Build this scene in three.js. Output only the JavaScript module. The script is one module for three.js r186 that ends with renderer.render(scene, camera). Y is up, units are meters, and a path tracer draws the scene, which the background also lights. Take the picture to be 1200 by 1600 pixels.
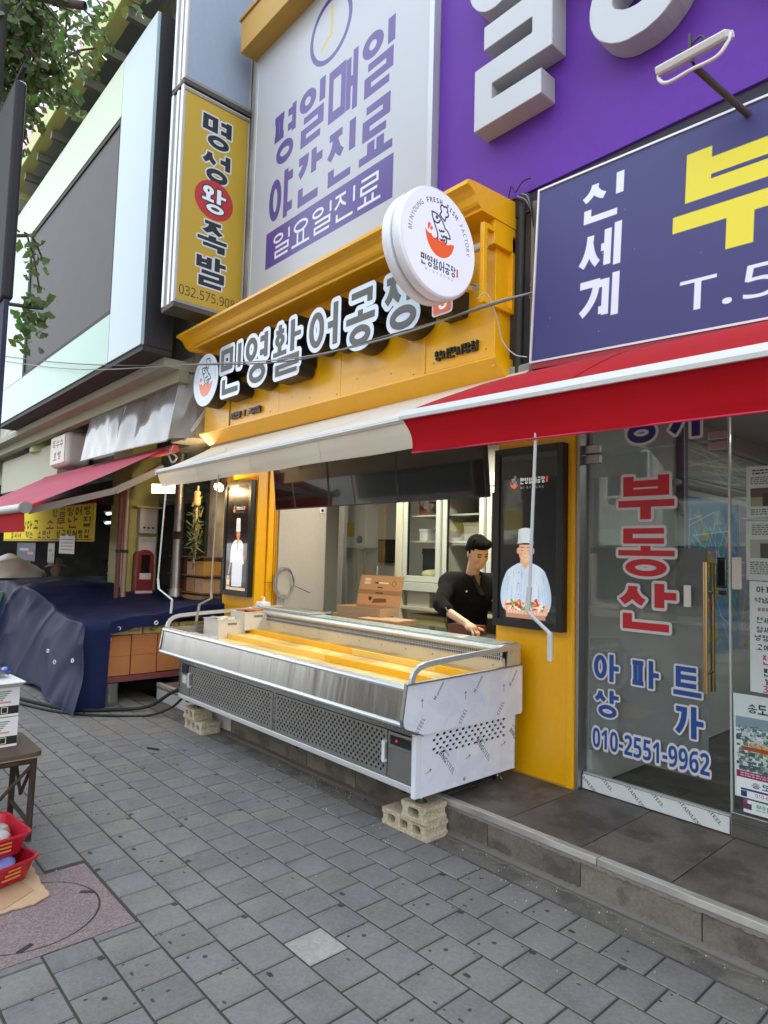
import * as THREE from 'three';
import { mergeGeometries, mergeVertices, toCreasedNormals } from 'three/addons/utils/BufferGeometryUtils.js';
import { RoundedBoxGeometry } from 'three/addons/geometries/RoundedBoxGeometry.js';
import { RectAreaLightUniformsLib } from 'three/addons/lights/RectAreaLightUniformsLib.js';

// ---------------------------------------------------------------- camera, sky, sun, exposure
const scene = new THREE.Scene();
const camera = new THREE.PerspectiveCamera(76.53, 0.75, 0.05, 400);
camera.position.set(0, 1.66, 0);
{
  const r = new THREE.Vector3(0.669, 0.0273, -0.743), f = new THREE.Vector3(-0.742, 0.0666, -0.667).normalize();
  r.addScaledVector(f, -r.dot(f)).normalize();
  const u = new THREE.Vector3().crossVectors(r, f);
  camera.quaternion.setFromRotationMatrix(new THREE.Matrix4().makeBasis(r, u, f.clone().negate()));
  camera.updateMatrixWorld();
}
const sunDir = new THREE.Vector3(-0.3, 0.87, -0.37).normalize();
{
  const W = 512, H = 256, d = new Float32Array(W * H * 4);
  for (let y = 0; y < H; y++) for (let x = 0; x < W; x++) {
    const el = ((y + 0.5) / H - 0.5) * Math.PI, s = Math.max(0, Math.sin(el));
    const t = Math.pow(s, 0.55), i = (y * W + x) * 4, k = 0.98;
    const down = el < 0 ? 0.55 : 1;
    d[i] = k * down * (0.97 * (1 - t) + 0.56 * t); d[i + 1] = k * down * (0.97 * (1 - t) + 0.66 * t); d[i + 2] = k * down * (0.97 * (1 - t) + 0.8 * t); d[i + 3] = 1;
  }
  const t = new THREE.DataTexture(d, W, H, THREE.RGBAFormat, THREE.FloatType);
  t.mapping = THREE.EquirectangularReflectionMapping; t.magFilter = THREE.LinearFilter; t.minFilter = THREE.LinearFilter; t.needsUpdate = true;
  scene.background = t; scene.environment = t;
}
const sun = new THREE.DirectionalLight(new THREE.Color().setRGB(1, 0.95, 0.86), 3.2);
sun.position.copy(sunDir).multiplyScalar(60); sun.castShadow = true; sun.shadow.mapSize.set(2048, 2048);
Object.assign(sun.shadow.camera, { left: -30, right: 30, top: 30, bottom: -30, near: 1, far: 150 });
sun.name = 'sun'; scene.add(sun); scene.add(sun.target);
const renderer = new THREE.WebGLRenderer({ antialias: true });
renderer.setSize(768, 1024); renderer.toneMapping = THREE.LinearToneMapping; renderer.toneMappingExposure = 3.5;
renderer.shadowMap.enabled = true;
RectAreaLightUniformsLib.init();

// ---------------------------------------------------------------- helpers
function rng(seed) { let s = seed | 0; return () => { s = (s + 0x6d2b79f5) | 0; let t = Math.imul(s ^ (s >>> 15), 1 | s); t = (t + Math.imul(t ^ (t >>> 7), 61 | t)) ^ t; return ((t ^ (t >>> 14)) >>> 0) / 4294967296; }; }
const taken = new Map();
function numbered(n) { const k = taken.get(n) ?? 0; taken.set(n, k + 1); return k ? n + '_' + String(k).padStart(3, '0') : n; }
function mesh(name, geo, mat, parent) {
  const m = new THREE.Mesh(Array.isArray(geo) ? merge(geo) : geo, mat);
  m.name = parent ? name : numbered(name); m.castShadow = m.receiveShadow = true; (parent || scene).add(m); return m;
}
function merge(list) {
  return mergeGeometries(list.map((g) => { const n = g.index ? g.toNonIndexed() : g; for (const k of Object.keys(n.attributes)) if (!['position', 'normal', 'uv'].includes(k)) n.deleteAttribute(k); return n; }));
}
function thing(name, label, category, pos = [0, 0, 0], group) {
  const o = new THREE.Group(); o.name = numbered(name); o.position.set(...pos); o.userData = { label, category }; if (group) o.userData.group = group; scene.add(o); return o;
}
function tag(o, label, category, group) { o.userData.label = label; o.userData.category = category; if (group) o.userData.group = group; return o; }
function struct(name, geo, mat) { const m = mesh(name, geo, mat); m.userData.kind = 'structure'; return m; }
function part(parent, name, geo, mat, label) { const m = mesh(name, geo, mat, parent); if (label) m.userData.label = label; return m; }
// uv in metres from the dominant axis of each face
function muv(g, s = 1, ox = 0, oy = 0) {
  const n = g.index ? g.toNonIndexed() : g, p = n.attributes.position, uv = new Float32Array(p.count * 2), a = new THREE.Vector3(), b = new THREE.Vector3(), c = new THREE.Vector3();
  for (let i = 0; i < p.count; i += 3) {
    a.fromBufferAttribute(p, i); b.fromBufferAttribute(p, i + 1); c.fromBufferAttribute(p, i + 2);
    const nn = b.clone().sub(a).cross(c.clone().sub(a)), ax = Math.abs(nn.x), ay = Math.abs(nn.y), az = Math.abs(nn.z);
    [a, b, c].forEach((v, k) => {
      const q = ay >= ax && ay >= az ? [v.x, v.z] : ax >= az ? [v.z, v.y] : [v.x, v.y];
      uv[(i + k) * 2] = (q[0] + ox) * s; uv[(i + k) * 2 + 1] = (q[1] + oy) * s;
    });
  }
  n.setAttribute('uv', new THREE.BufferAttribute(uv, 2)); return n;
}
// box from corner to corner, optionally rounded
function bx(x0, x1, y0, y1, z0, z1, r = 0, seg = 2) {
  const w = x1 - x0, h = y1 - y0, d = z1 - z0;
  const g = r > 0 ? new RoundedBoxGeometry(w, h, d, seg, Math.min(r, w / 2.01, h / 2.01, d / 2.01)) : new THREE.BoxGeometry(w, h, d);
  return g.translate((x0 + x1) / 2, (y0 + y1) / 2, (z0 + z1) / 2);
}
const V = (x, y, z) => new THREE.Vector3(x, y, z);
function tube(pts, r, seg = 0, rad = 8, closed = false) { const c = new THREE.CatmullRomCurve3(pts.map((p) => V(...p)), closed, 'centripetal'); return new THREE.TubeGeometry(c, seg || pts.length * 8, r, rad, closed); }
// straight polyline of rods with ball joints
function rod(a, b, r, rad = 10, r2 = r) { const A = V(...a), B = V(...b), L = A.distanceTo(B); const g = new THREE.CylinderGeometry(r2, r, L, rad); g.translate(0, L / 2, 0); g.applyQuaternion(new THREE.Quaternion().setFromUnitVectors(V(0, 1, 0), B.clone().sub(A).normalize())); return g.translate(...a); }
function bar(a, b, w, h, up = [0, 1, 0]) { // rectangular bar from a to b
  const A = V(...a), B = V(...b), L = A.distanceTo(B), z = B.clone().sub(A).normalize(), x = V(...up).cross(z).normalize(), y = z.clone().cross(x);
  const g = new THREE.BoxGeometry(w, h, L); g.applyMatrix4(new THREE.Matrix4().makeBasis(x, y, z)); return g.translate((A.x + B.x) / 2, (A.y + B.y) / 2, (A.z + B.z) / 2);
}
function extr(pts, depth, holes = [], bevel = 0) { // polygon in xy extruded along +z
  const s = new THREE.Shape(pts.map((p) => new THREE.Vector2(...p)));
  for (const h of holes) s.holes.push(new THREE.Path(h.map((p) => new THREE.Vector2(...p))));
  return new THREE.ExtrudeGeometry(s, { depth, bevelEnabled: bevel > 0, bevelThickness: bevel, bevelSize: bevel, bevelOffset: -bevel, bevelSegments: 2, curveSegments: 8 });
}
// profile [z, y] swept along x from x0 to x1
function sweepX(prof, x0, x1) { const g = extr(prof.map(([z, y]) => [-z, y]), x1 - x0); return g.rotateY(Math.PI / 2).translate(x0, 0, 0); }
function quad(a, b, c, d, nu = 1, nv = 1, f) { // a b (bottom) c d (top: c above b), subdivided, optional displacement f(u,v)->[dx,dy,dz]
  const pos = [], uv = [], idx = [], A = V(...a), B = V(...b), C = V(...c), D = V(...d);
  for (let j = 0; j <= nv; j++) for (let i = 0; i <= nu; i++) {
    const u = i / nu, v = j / nv, p = A.clone().lerp(B, u).lerp(D.clone().lerp(C, u), v), o = f ? f(u, v) : [0, 0, 0];
    pos.push(p.x + o[0], p.y + o[1], p.z + o[2]); uv.push(u, v);
  }
  for (let j = 0; j < nv; j++) for (let i = 0; i < nu; i++) { const k = j * (nu + 1) + i; idx.push(k, k + 1, k + nu + 2, k, k + nu + 2, k + nu + 1); }
  const g = new THREE.BufferGeometry(); g.setAttribute('position', new THREE.Float32BufferAttribute(pos, 3)); g.setAttribute('uv', new THREE.Float32BufferAttribute(uv, 2)); g.setIndex(idx); g.computeVertexNormals(); return g;
}
// periodic value noise
const perm = (() => { const r = rng(77), a = []; for (let i = 0; i < 4096; i++) a.push(r()); return a; })();
const hsh = (x, y) => perm[((x * 73856093) ^ (y * 19349663)) & 4095];
function vn(x, y, px, py = px) { const ix = Math.floor(x), iy = Math.floor(y), fx = x - ix, fy = y - iy, m = (a, b) => ((a % b) + b) % b, s = fx * fx * (3 - 2 * fx), t = fy * fy * (3 - 2 * fy);
  const a = hsh(m(ix, px), m(iy, py)), b = hsh(m(ix + 1, px), m(iy, py)), c = hsh(m(ix, px), m(iy + 1, py)), d = hsh(m(ix + 1, px), m(iy + 1, py)); return a + (b - a) * s + (c - a) * t + (a - b - c + d) * s * t; }
function fbm(u, v, p, oct = 4, py = p) { let s = 0, a = 0.5, n = 0; for (let o = 0; o < oct; o++) { s += a * vn(u * p, v * py, p, py); n += a; a *= 0.5; p *= 2; py *= 2; } return s / n; }
function dtex(w, h, f, srgb = true) { // f(u,v) -> [r,g,b] 0..1
  const d = new Uint8Array(w * h * 4);
  for (let y = 0; y < h; y++) for (let x = 0; x < w; x++) { const c = f(x / w, y / h), i = (y * w + x) * 4; for (let k = 0; k < 3; k++) d[i + k] = Math.max(0, Math.min(255, (c.length ? c[k] : c) * 255)); d[i + 3] = 255; }
  const t = new THREE.DataTexture(d, w, h); t.wrapS = t.wrapT = THREE.RepeatWrapping; t.magFilter = THREE.LinearFilter; t.minFilter = THREE.LinearMipmapLinearFilter; t.generateMipmaps = true; if (srgb) t.colorSpace = THREE.SRGBColorSpace; t.needsUpdate = true; return t;
}
const rgb = (r, g, b) => new THREE.Color().setRGB(r, g, b);
function mat(r, g, b, rough = 0.6, extra = {}) { return new THREE.MeshStandardMaterial({ color: rgb(r, g, b), roughness: rough, ...extra }); }
function phys(r, g, b, rough, extra = {}) { return new THREE.MeshPhysicalMaterial({ color: rgb(r, g, b), roughness: rough, ...extra }); }
function canvasTex(w, h, draw) { const c = document.createElement('canvas'); c.width = w; c.height = h; const x = c.getContext('2d'); draw(x, w, h); const t = new THREE.CanvasTexture(c); t.colorSpace = THREE.SRGBColorSpace; t.magFilter = THREE.LinearFilter; t.anisotropy = 8; return t; }
function printed(w, h, ppm, draw, extra = {}) { // material with a print drawn in metres (y down)
  const W = Math.round(w * ppm), H = Math.round(h * ppm), t = canvasTex(W, H, (x) => { x.scale(ppm, ppm); draw(x, w, h); });
  return new THREE.MeshStandardMaterial({ map: t, roughness: 0.5, ...extra });
}
const FZ = (w, h, x, y, z) => new THREE.PlaneGeometry(w, h).translate(x, y, z);                              // faces +z
const FX = (w, h, x, y, z) => new THREE.PlaneGeometry(w, h).rotateY(Math.PI / 2).translate(x, y, z);         // faces +x

// ---------------------------------------------------------------- Hangul drawn from strokes
const CHO = 'ㄱㄲㄴㄷㄸㄹㅁㅂㅃㅅㅆㅇㅈㅉㅊㅋㅌㅍㅎ', JUNG = 'ㅏㅐㅑㅒㅓㅔㅕㅖㅗㅘㅙㅚㅛㅜㅝㅞㅟㅠㅡㅢㅣ', JONG = ' ㄱㄲㄳㄴㄵㄶㄷㄹㄺㄻㄼㄽㄾㄿㅀㅁㅂㅄㅅㅆㅇㅈㅊㅋㅌㅍㅎ';
const CON = {
  'ㄱ': [[0, 0, 1, 0, 1, 1]], 'ㄱ2': [[0, 0, 1, 0, 'q', 0.98, 0.62, 0.12, 1]], 'ㄴ': [[0, 0, 0, 1, 1, 1]], 'ㄷ': [[1, 0, 0, 0, 0, 1, 1, 1]], 'ㄹ': [[0, 0, 1, 0, 1, 0.5, 0, 0.5, 0, 1, 1, 1]],
  'ㅁ': [[0, 0, 1, 0, 1, 1, 0, 1, 'z']], 'ㅂ': [[0, 0, 0, 1, 1, 1, 1, 0], [0, 0.48, 1, 0.48]], 'ㅅ': [[0.52, 0, 'q', 0.5, 0.62, 0, 1], [0.5, 0.3, 'q', 0.62, 0.78, 1, 1]], 'ㅇ': ['o'],
  'ㅈ': [[0.02, 0, 0.98, 0], [0.5, 0, 'q', 0.5, 0.66, 0, 1], [0.5, 0.34, 'q', 0.64, 0.8, 1, 1]], 'ㅊ': [[0.3, -0.02, 0.7, -0.02], [0.02, 0.28, 0.98, 0.28], [0.5, 0.28, 'q', 0.5, 0.75, 0, 1], [0.5, 0.5, 'q', 0.64, 0.85, 1, 1]],
  'ㅋ': [[0, 0, 1, 0, 1, 1], [0, 0.5, 1, 0.5]], 'ㅌ': [[1, 0, 0, 0, 0, 1, 1, 1], [0, 0.5, 1, 0.5]], 'ㅍ': [[0, 0, 1, 0], [0.28, 0, 0.28, 1], [0.72, 0, 0.72, 1], [0, 1, 1, 1]],
  'ㅎ': [[0.3, 0, 0.7, 0], [0, 0.27, 1, 0.27], 'h'],
};
function strokes(x, list, bx0, by0, bw, bh) {
  for (const s of list) {
    x.beginPath();
    if (s === 'o') x.ellipse(bx0 + bw / 2, by0 + bh / 2, bw / 2, bh / 2, 0, 0, 7);
    else if (s === 'h') x.ellipse(bx0 + bw / 2, by0 + bh * 0.76, bw * 0.38, bh * 0.25, 0, 0, 7);
    else {
      let i = 2; x.moveTo(bx0 + s[0] * bw, by0 + s[1] * bh);
      while (i < s.length) {
        if (s[i] === 'q') { x.quadraticCurveTo(bx0 + s[i + 1] * bw, by0 + s[i + 2] * bh, bx0 + s[i + 3] * bw, by0 + s[i + 4] * bh); i += 5; }
        else if (s[i] === 'z') { x.closePath(); i++; } else { x.lineTo(bx0 + s[i] * bw, by0 + s[i + 1] * bh); i += 2; }
      }
    }
    x.stroke();
  }
}
function con(x, c, L, T, w, h, curved) {
  const dbl = { 'ㄲ': 'ㄱ', 'ㄸ': 'ㄷ', 'ㅃ': 'ㅂ', 'ㅆ': 'ㅅ', 'ㅉ': 'ㅈ' }[c];
  if (dbl) { con(x, dbl, L, T, w * 0.42, h); con(x, dbl, L + w * 0.58, T, w * 0.42, h); return; }
  strokes(x, CON[c === 'ㄱ' && curved ? 'ㄱ2' : c] || CON['ㅁ'], L, T, w, h);
}
//LV
const LV = { 'ㄱ': 2, 'ㄴ': 2, 'ㄷ': 2.1, 'ㄹ': 3, 'ㅁ': 2.3, 'ㅂ': 2.5, 'ㅅ': 2.3, 'ㅇ': 2.3, 'ㅈ': 2.7, 'ㅊ': 3.2, 'ㅋ': 2.3, 'ㅌ': 3, 'ㅍ': 2.3, 'ㅎ': 3.5 }, LX = { 'ㄱ': 1.9, 'ㄴ': 1.9, 'ㄷ': 1.9, 'ㄹ': 2, 'ㅁ': 2.1, 'ㅂ': 2.2, 'ㅅ': 2.4, 'ㅇ': 2.3, 'ㅈ': 2.4, 'ㅊ': 2.4, 'ㅋ': 2, 'ㅌ': 1.9, 'ㅍ': 2.5, 'ㅎ': 2.3 };
function glyph(x0c, ch, X, Y, W, H, lw, add = 0) { // one character in the cell X,Y,W,H; lw = heaviest stroke, add = outline
  const code = ch.charCodeAt(0) - 0xac00;
  if (code < 0 || code > 11171) { const x = x0c; x.save(); x.font = 'bold 100px sans-serif'; x.textAlign = 'center'; const k = H * 1.35 / 100; x.translate(X + W / 2, Y + H); x.scale(Math.min(k, W / (x.measureText(ch).width || 1)), k); x.fillText(ch, 0, 0); x.restore(); return; }
  const one = (c) => ({ 'ㄲ': 'ㄱ', 'ㄸ': 'ㄷ', 'ㅃ': 'ㅂ', 'ㅆ': 'ㅅ', 'ㅉ': 'ㅈ' }[c] || c);
  const l = CHO[Math.floor(code / 588)], v = JUNG[Math.floor((code % 588) / 28)], t = JONG[code % 28], fin = t !== ' ', dbl = one(l) !== l;
  const li = LV[one(l)] || 2.5, lf = fin ? (LV[one(t)] || 2.5) : 0, dv = { 'ㅘ': 'ㅗㅏ', 'ㅝ': 'ㅜㅓ', 'ㅚ': 'ㅗㅣ', 'ㅟ': 'ㅜㅣ', 'ㅢ': 'ㅡㅣ', 'ㅙ': 'ㅗㅐ' }[v], hv = dv ? dv[0] : 'ㅗㅛㅡㅜㅠ'.includes(v) ? v : '', vv = dv ? dv[1] : hv ? '' : v;
  const hu = hv ? ('ㅜㅠ'.includes(hv) ? (fin ? 1.75 : 2.1) : hv === 'ㅡ' ? 1 : (fin ? 1.3 : 1.7)) : 0, vx = { '': 0, 'ㅏ': 1.7, 'ㅑ': 1.7, 'ㅓ': 1.6, 'ㅕ': 1.6, 'ㅣ': 1, 'ㅐ': 2.1, 'ㅔ': 2.5, 'ㅖ': 2.5, 'ㅒ': 2.3 }[vv] || 0;
  const N = Math.max(li, vv && 'ㅑㅕㅖ'.includes(vv) ? 2.6 : 0) + hu + lf, nx = (vv ? (LX[one(l)] || 2) * (dbl ? 1.6 : 1) * (dv ? 0.9 : 1) : Math.max(LX[one(l)] || 2, 2)) + vx;
  const two = vv && 'ㅐㅒㅔㅖ'.includes(vv), ty = Math.min(lw, H / (N * 1.62 - 0.62)), tx = Math.min(lw * 1.04, two ? W * 0.165 : W / (nx * 1.6 - 0.6));
  const w = W - tx, h = H - ty, ox = X + tx / 2, oy = Y + ty / 2, p = h / (N - 1), pxx = w / (nx - 1), c = x0c;
  const x = { beginPath: () => c.beginPath(), moveTo: (a, b) => c.moveTo(a, b), lineTo: (a, b) => c.lineTo(a, b), quadraticCurveTo: (...a) => c.quadraticCurveTo(...a), ellipse: (...a) => c.ellipse(...a), closePath: () => c.closePath(), stroke: () => { c.save(); c.lineWidth = 1; c.scale(tx + add, ty + add); c.stroke(); c.restore(); } };
  const line = (a, b, d, e) => { x.beginPath(); x.moveTo(ox + a, oy + b); x.lineTo(ox + d, oy + e); x.stroke(); };
  const ex = tx / 2, ey = ty / 2, yb = fin ? h - (lf - 1) * p : h; // top of the final consonant
  const vw = vv ? vx * pxx * ('ㅔㅖ'.includes(vv) && l === 'ㄱ' ? 1.06 : 1) : 0, cwid = two ? w * ('ㅔㅖ'.includes(vv) ? 0.47 : 0.52) : vv ? w - vw : w; // width left of the vowel
  const ybot = fin ? yb - p * 0.95 : h; // lowest line of the part above the final
  // initial
  const ih = hv ? (li - 1) * p : fin ? ybot : h * (l === 'ㅇ' ? 0.84 : 0.88), iy = hv || fin ? 0 : (h - ih) / 2, ix = vv ? 0 : (w - w * 0.78) / 2, iw = vv ? cwid * (dv ? 0.86 : 1) : w * 0.78;
  con(x, l, ox + ix + (dv ? cwid * 0.07 : 0), oy + iy, iw, ih, !hv);
  if (hv) {
    const a = -ex, b = (vv ? cwid + pxx * 0.28 : w + ex), mid = vv ? cwid * 0.5 : w / 2, q = w * 0.18; let bar;
    if ('ㅜㅠ'.includes(hv)) { bar = ih + p; line(a, bar, b, bar); const e = fin ? Math.min(yb - p * 0.72, bar + p) : h + ey; if (hv === 'ㅜ') line(mid, bar, mid, e); else { line(mid - q, bar, mid - q, e); line(mid + q, bar, mid + q, e); } }
    else { bar = ybot; line(a, bar, b, bar); const s = ih + p * (l === 'ㅇ' || l === 'ㅎ' ? 0.1 : 0.55); if (hv === 'ㅗ') line(mid, s, mid, bar); if (hv === 'ㅛ') { line(mid - q, s, mid - q, bar); line(mid + q, s, mid + q, bar); } }
  }
  if (vv) {
    const top = -ey, bot = fin ? yb - p * (hv ? 0.72 : 0.62) : h + ey, m = (top + bot) / 2, g = Math.max(p * 0.62, (bot - top) * 0.14);
    const R = w + ex;
    if (vv === 'ㅣ') line(w, top, w, bot);
    if ('ㅏㅑ'.includes(vv)) { const s = w - pxx * 0.72; line(s, top, s, bot); if (vv === 'ㅏ') line(s, m, R, m); else { line(s, m - g, R, m - g); line(s, m + g, R, m + g); } }
    if ('ㅓㅕ'.includes(vv)) { line(w, top, w, bot); const s = w - pxx * 0.62 - ex; if (vv === 'ㅓ') line(s, m, w, m); else { line(s, m - g, w, m - g); line(s, m + g, w, m + g); } }
    if ('ㅐㅒㅔㅖ'.includes(vv)) { line(w, top, w, bot); const s = w * 0.73; line(s, top + ey, s, bot - ey * 0.6); if (vv === 'ㅐ') line(s, m, w, m); if (vv === 'ㅒ') { line(s, m - g, w, m - g); line(s, m + g, w, m + g); } const e = w * 0.55; if (vv === 'ㅔ') line(e, m, s, m); if (vv === 'ㅖ') { line(e, m - g, s, m - g); line(e, m + g, s, m + g); } }
  }
  if (fin) { const o = t === 'ㅇ', fw = w * (o ? 0.68 : 0.84), fx = vv ? (w - fw) * 0.72 : (w - fw) / 2; con(x, t, ox + fx, oy + yb, fw, h - yb); }
}
function word(x, s, X, Y, W, H, lw, gap = 0.06) { const n = s.length, cw = W / n; [...s].forEach((c, i) => c !== ' ' && glyph(x, c, X + i * cw + cw * gap / 2, Y, cw * (1 - gap), H, lw)); }
// contours of a drawing as shapes in metres (y up, origin at the lower left corner of the drawing)
function traced(w, h, ppm, draw, eps = 0.45) {
  const pad = 4 + Math.ceil(0.14 * Math.max(w, h) * ppm), W = Math.ceil(w * ppm) + 2 * pad, H = Math.ceil(h * ppm) + 2 * pad, c = document.createElement('canvas'); c.width = W; c.height = H;
  const x = c.getContext('2d'); x.translate(pad, pad); x.scale(ppm, ppm); x.fillStyle = x.strokeStyle = '#fff'; draw(x, w, h);
  const d = x.getImageData(0, 0, W, H).data, a = (i, j) => d[(j * W + i) * 4 + 3] / 255 - 0.5;
  const seg = new Map(), key = (p) => Math.round(p[0] * 64) + ',' + Math.round(p[1] * 64);
  for (let j = 0; j < H - 1; j++) for (let i = 0; i < W - 1; i++) {
    const A = a(i, j), B = a(i + 1, j), C = a(i + 1, j + 1), D = a(i, j + 1), k = (A > 0 ? 1 : 0) | (B > 0 ? 2 : 0) | (C > 0 ? 4 : 0) | (D > 0 ? 8 : 0);
    if (!k || k === 15) continue;
    const T = () => [i + A / (A - B), j], R = () => [i + 1, j + B / (B - C)], Bo = () => [i + D / (D - C), j + 1], L = () => [i, j + A / (A - D)];
    const put = (p, q) => { const kk = key(p); if (!seg.has(kk)) seg.set(kk, []); seg.get(kk).push([p, q]); };
    // inside on the left of the direction
    switch (k) { case 1: put(T(), L()); break; case 2: put(R(), T()); break; case 3: put(R(), L()); break; case 4: put(Bo(), R()); break; case 5: put(T(), R()); put(Bo(), L()); break; case 6: put(Bo(), T()); break; case 7: put(Bo(), L()); break; case 8: put(L(), Bo()); break; case 9: put(T(), Bo()); break; case 10: put(R(), Bo()); put(L(), T()); break; case 11: put(R(), Bo()); break; case 12: put(L(), R()); break; case 13: put(T(), R()); break; case 14: put(L(), T()); break; }
  }
  const loops = [];
  for (const [k0, list] of seg) while (list.length) {
    let [p, q] = list.pop(); const loop = [p]; let guard = 0;
    while (guard++ < 1e5) { loop.push(q); const nx = seg.get(key(q)); if (!nx || !nx.length) break;[p, q] = nx.pop(); if (key(p) === k0 && loop.length > 2 && key(q) === key(loop[1])) break; }
    if (loop.length > 8) loops.push(loop);
  }
  const rdp = (P, e) => { if (P.length < 3) return P; const [a0, b0] = [P[0], P[P.length - 1]], dx = b0[0] - a0[0], dy = b0[1] - a0[1], L = Math.hypot(dx, dy) || 1e-9; let m = 0, at = 0; for (let i = 1; i < P.length - 1; i++) { const q = Math.hypot(dx, dy) < 1e-6 ? Math.hypot(P[i][0] - a0[0], P[i][1] - a0[1]) : Math.abs((P[i][0] - a0[0]) * dy - (P[i][1] - a0[1]) * dx) / L; if (q > m) { m = q; at = i; } } return m <= e ? [a0, b0] : [...rdp(P.slice(0, at + 1), e).slice(0, -1), ...rdp(P.slice(at), e)]; };
  const polys = loops.map((l) => { const h2 = l.length >> 1, s = [...rdp(l.slice(0, h2 + 1), eps).slice(0, -1), ...rdp(l.slice(h2), eps)]; s.pop(); return s.map(([px, py]) => new THREE.Vector2((px + 0.5 - pad) / ppm, h - (py + 0.5 - pad) / ppm)); }).filter((p) => p.length > 2);
  const area = (p) => THREE.ShapeUtils.area(p), inside = (pt, poly) => { let r = false; for (let i = 0, j = poly.length - 1; i < poly.length; j = i++) if ((poly[i].y > pt.y) !== (poly[j].y > pt.y) && pt.x < (poly[j].x - poly[i].x) * (pt.y - poly[i].y) / (poly[j].y - poly[i].y) + poly[i].x) r = !r; return r; };
  const depth = polys.map((p, i) => polys.filter((q, j) => j !== i && inside(p[0], q)).length), shapes = [], at = [];
  polys.forEach((p, i) => { if (depth[i] % 2 === 0 && Math.abs(area(p)) > 1e-7) { if (area(p) < 0) p.reverse(); const s = new THREE.Shape(p); shapes.push(s); at.push([p, s, depth[i]]); } });
  polys.forEach((p, i) => { if (depth[i] % 2) { const o = at.find(([q, , dd]) => dd === depth[i] - 1 && inside(p[0], q)); if (o) { if (area(p) > 0) p.reverse(); o[1].holes.push(new THREE.Path(p)); } } });
  return shapes;
}
function say(x, s, px, py, size, style = '', fam = 'sans-serif', width = 0) { x.save(); x.translate(px, py); x.font = style + ' 100px ' + fam; const k = size / 100, w = x.measureText(s).width; x.scale(width ? width / w : k, k); x.fillText(s, 0, 0); if (x._ol) x.strokeText(s, 0, 0); x.restore(); }
function grown(x, r, draw) { for (let i = 0; i < 28; i++) { x.save(); x.translate(r * Math.cos(i / 28 * 6.2832), r * Math.sin(i / 28 * 6.2832)); draw(); x.restore(); } draw(); }
const solid = (shapes, depth, bevel = 0) => new THREE.ExtrudeGeometry(shapes, { depth, bevelEnabled: bevel > 0, bevelThickness: bevel, bevelSize: bevel, bevelOffset: -bevel, bevelSegments: 1 });
// ---------------------------------------------------------------- shared materials
const grainT = dtex(256, 256, (u, v) => { const n = 0.95 + 0.03 * fbm(u, v, 3, 3) + 0.035 * fbm(u, v, 40, 3); return [n, n, n]; });
const dirtT = dtex(512, 512, (u, v) => { const a = fbm(u, v, 4, 6), b = fbm(u + 0.3, v, 12, 4), n = 0.62 + 0.56 * a - 0.2 * Math.max(0, b - 0.52); return [n, n * 0.99, n * 0.97]; });
const grimeT = dtex(1024, 1024, (u, v) => { const a = fbm(u, v, 6, 6), b = fbm(u + 0.37, v + 0.11, 9, 5), c = fbm(u, v + 0.5, 120, 2); let n = 0.68 + 0.34 * a + 0.16 * (c - 0.5); if (b > 0.54) n *= 1 - Math.min(0.16, (b - 0.54) * 1.1); return [n, n * 0.985, n * 0.96]; });
const bumpT = dtex(256, 256, (u, v) => { const n = fbm(u, v, 16, 4); return [n, n, n]; }, false);
const brushT = dtex(512, 256, (u, v) => { const n = 0.78 + 0.22 * (0.6 * fbm(u, v, 3, 3, 128) + 0.4 * fbm(u, v, 4, 3)); return [n, n, n]; });
const brushR = dtex(512, 256, (u, v) => { const n = 0.12 + 0.16 * fbm(u + 0.4, v, 3, 3, 128) + 0.14 * fbm(u, v, 3, 3); return [n, n, n]; }, false);
const weaveT = dtex(128, 128, (u, v) => { const n = 0.95 + 0.035 * Math.sin(u * 128 * Math.PI / 2) * Math.sin(v * 128 * Math.PI / 2) + 0.07 * (fbm(u, v, 6, 4) - 0.5); return [n, n, n]; });
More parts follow.
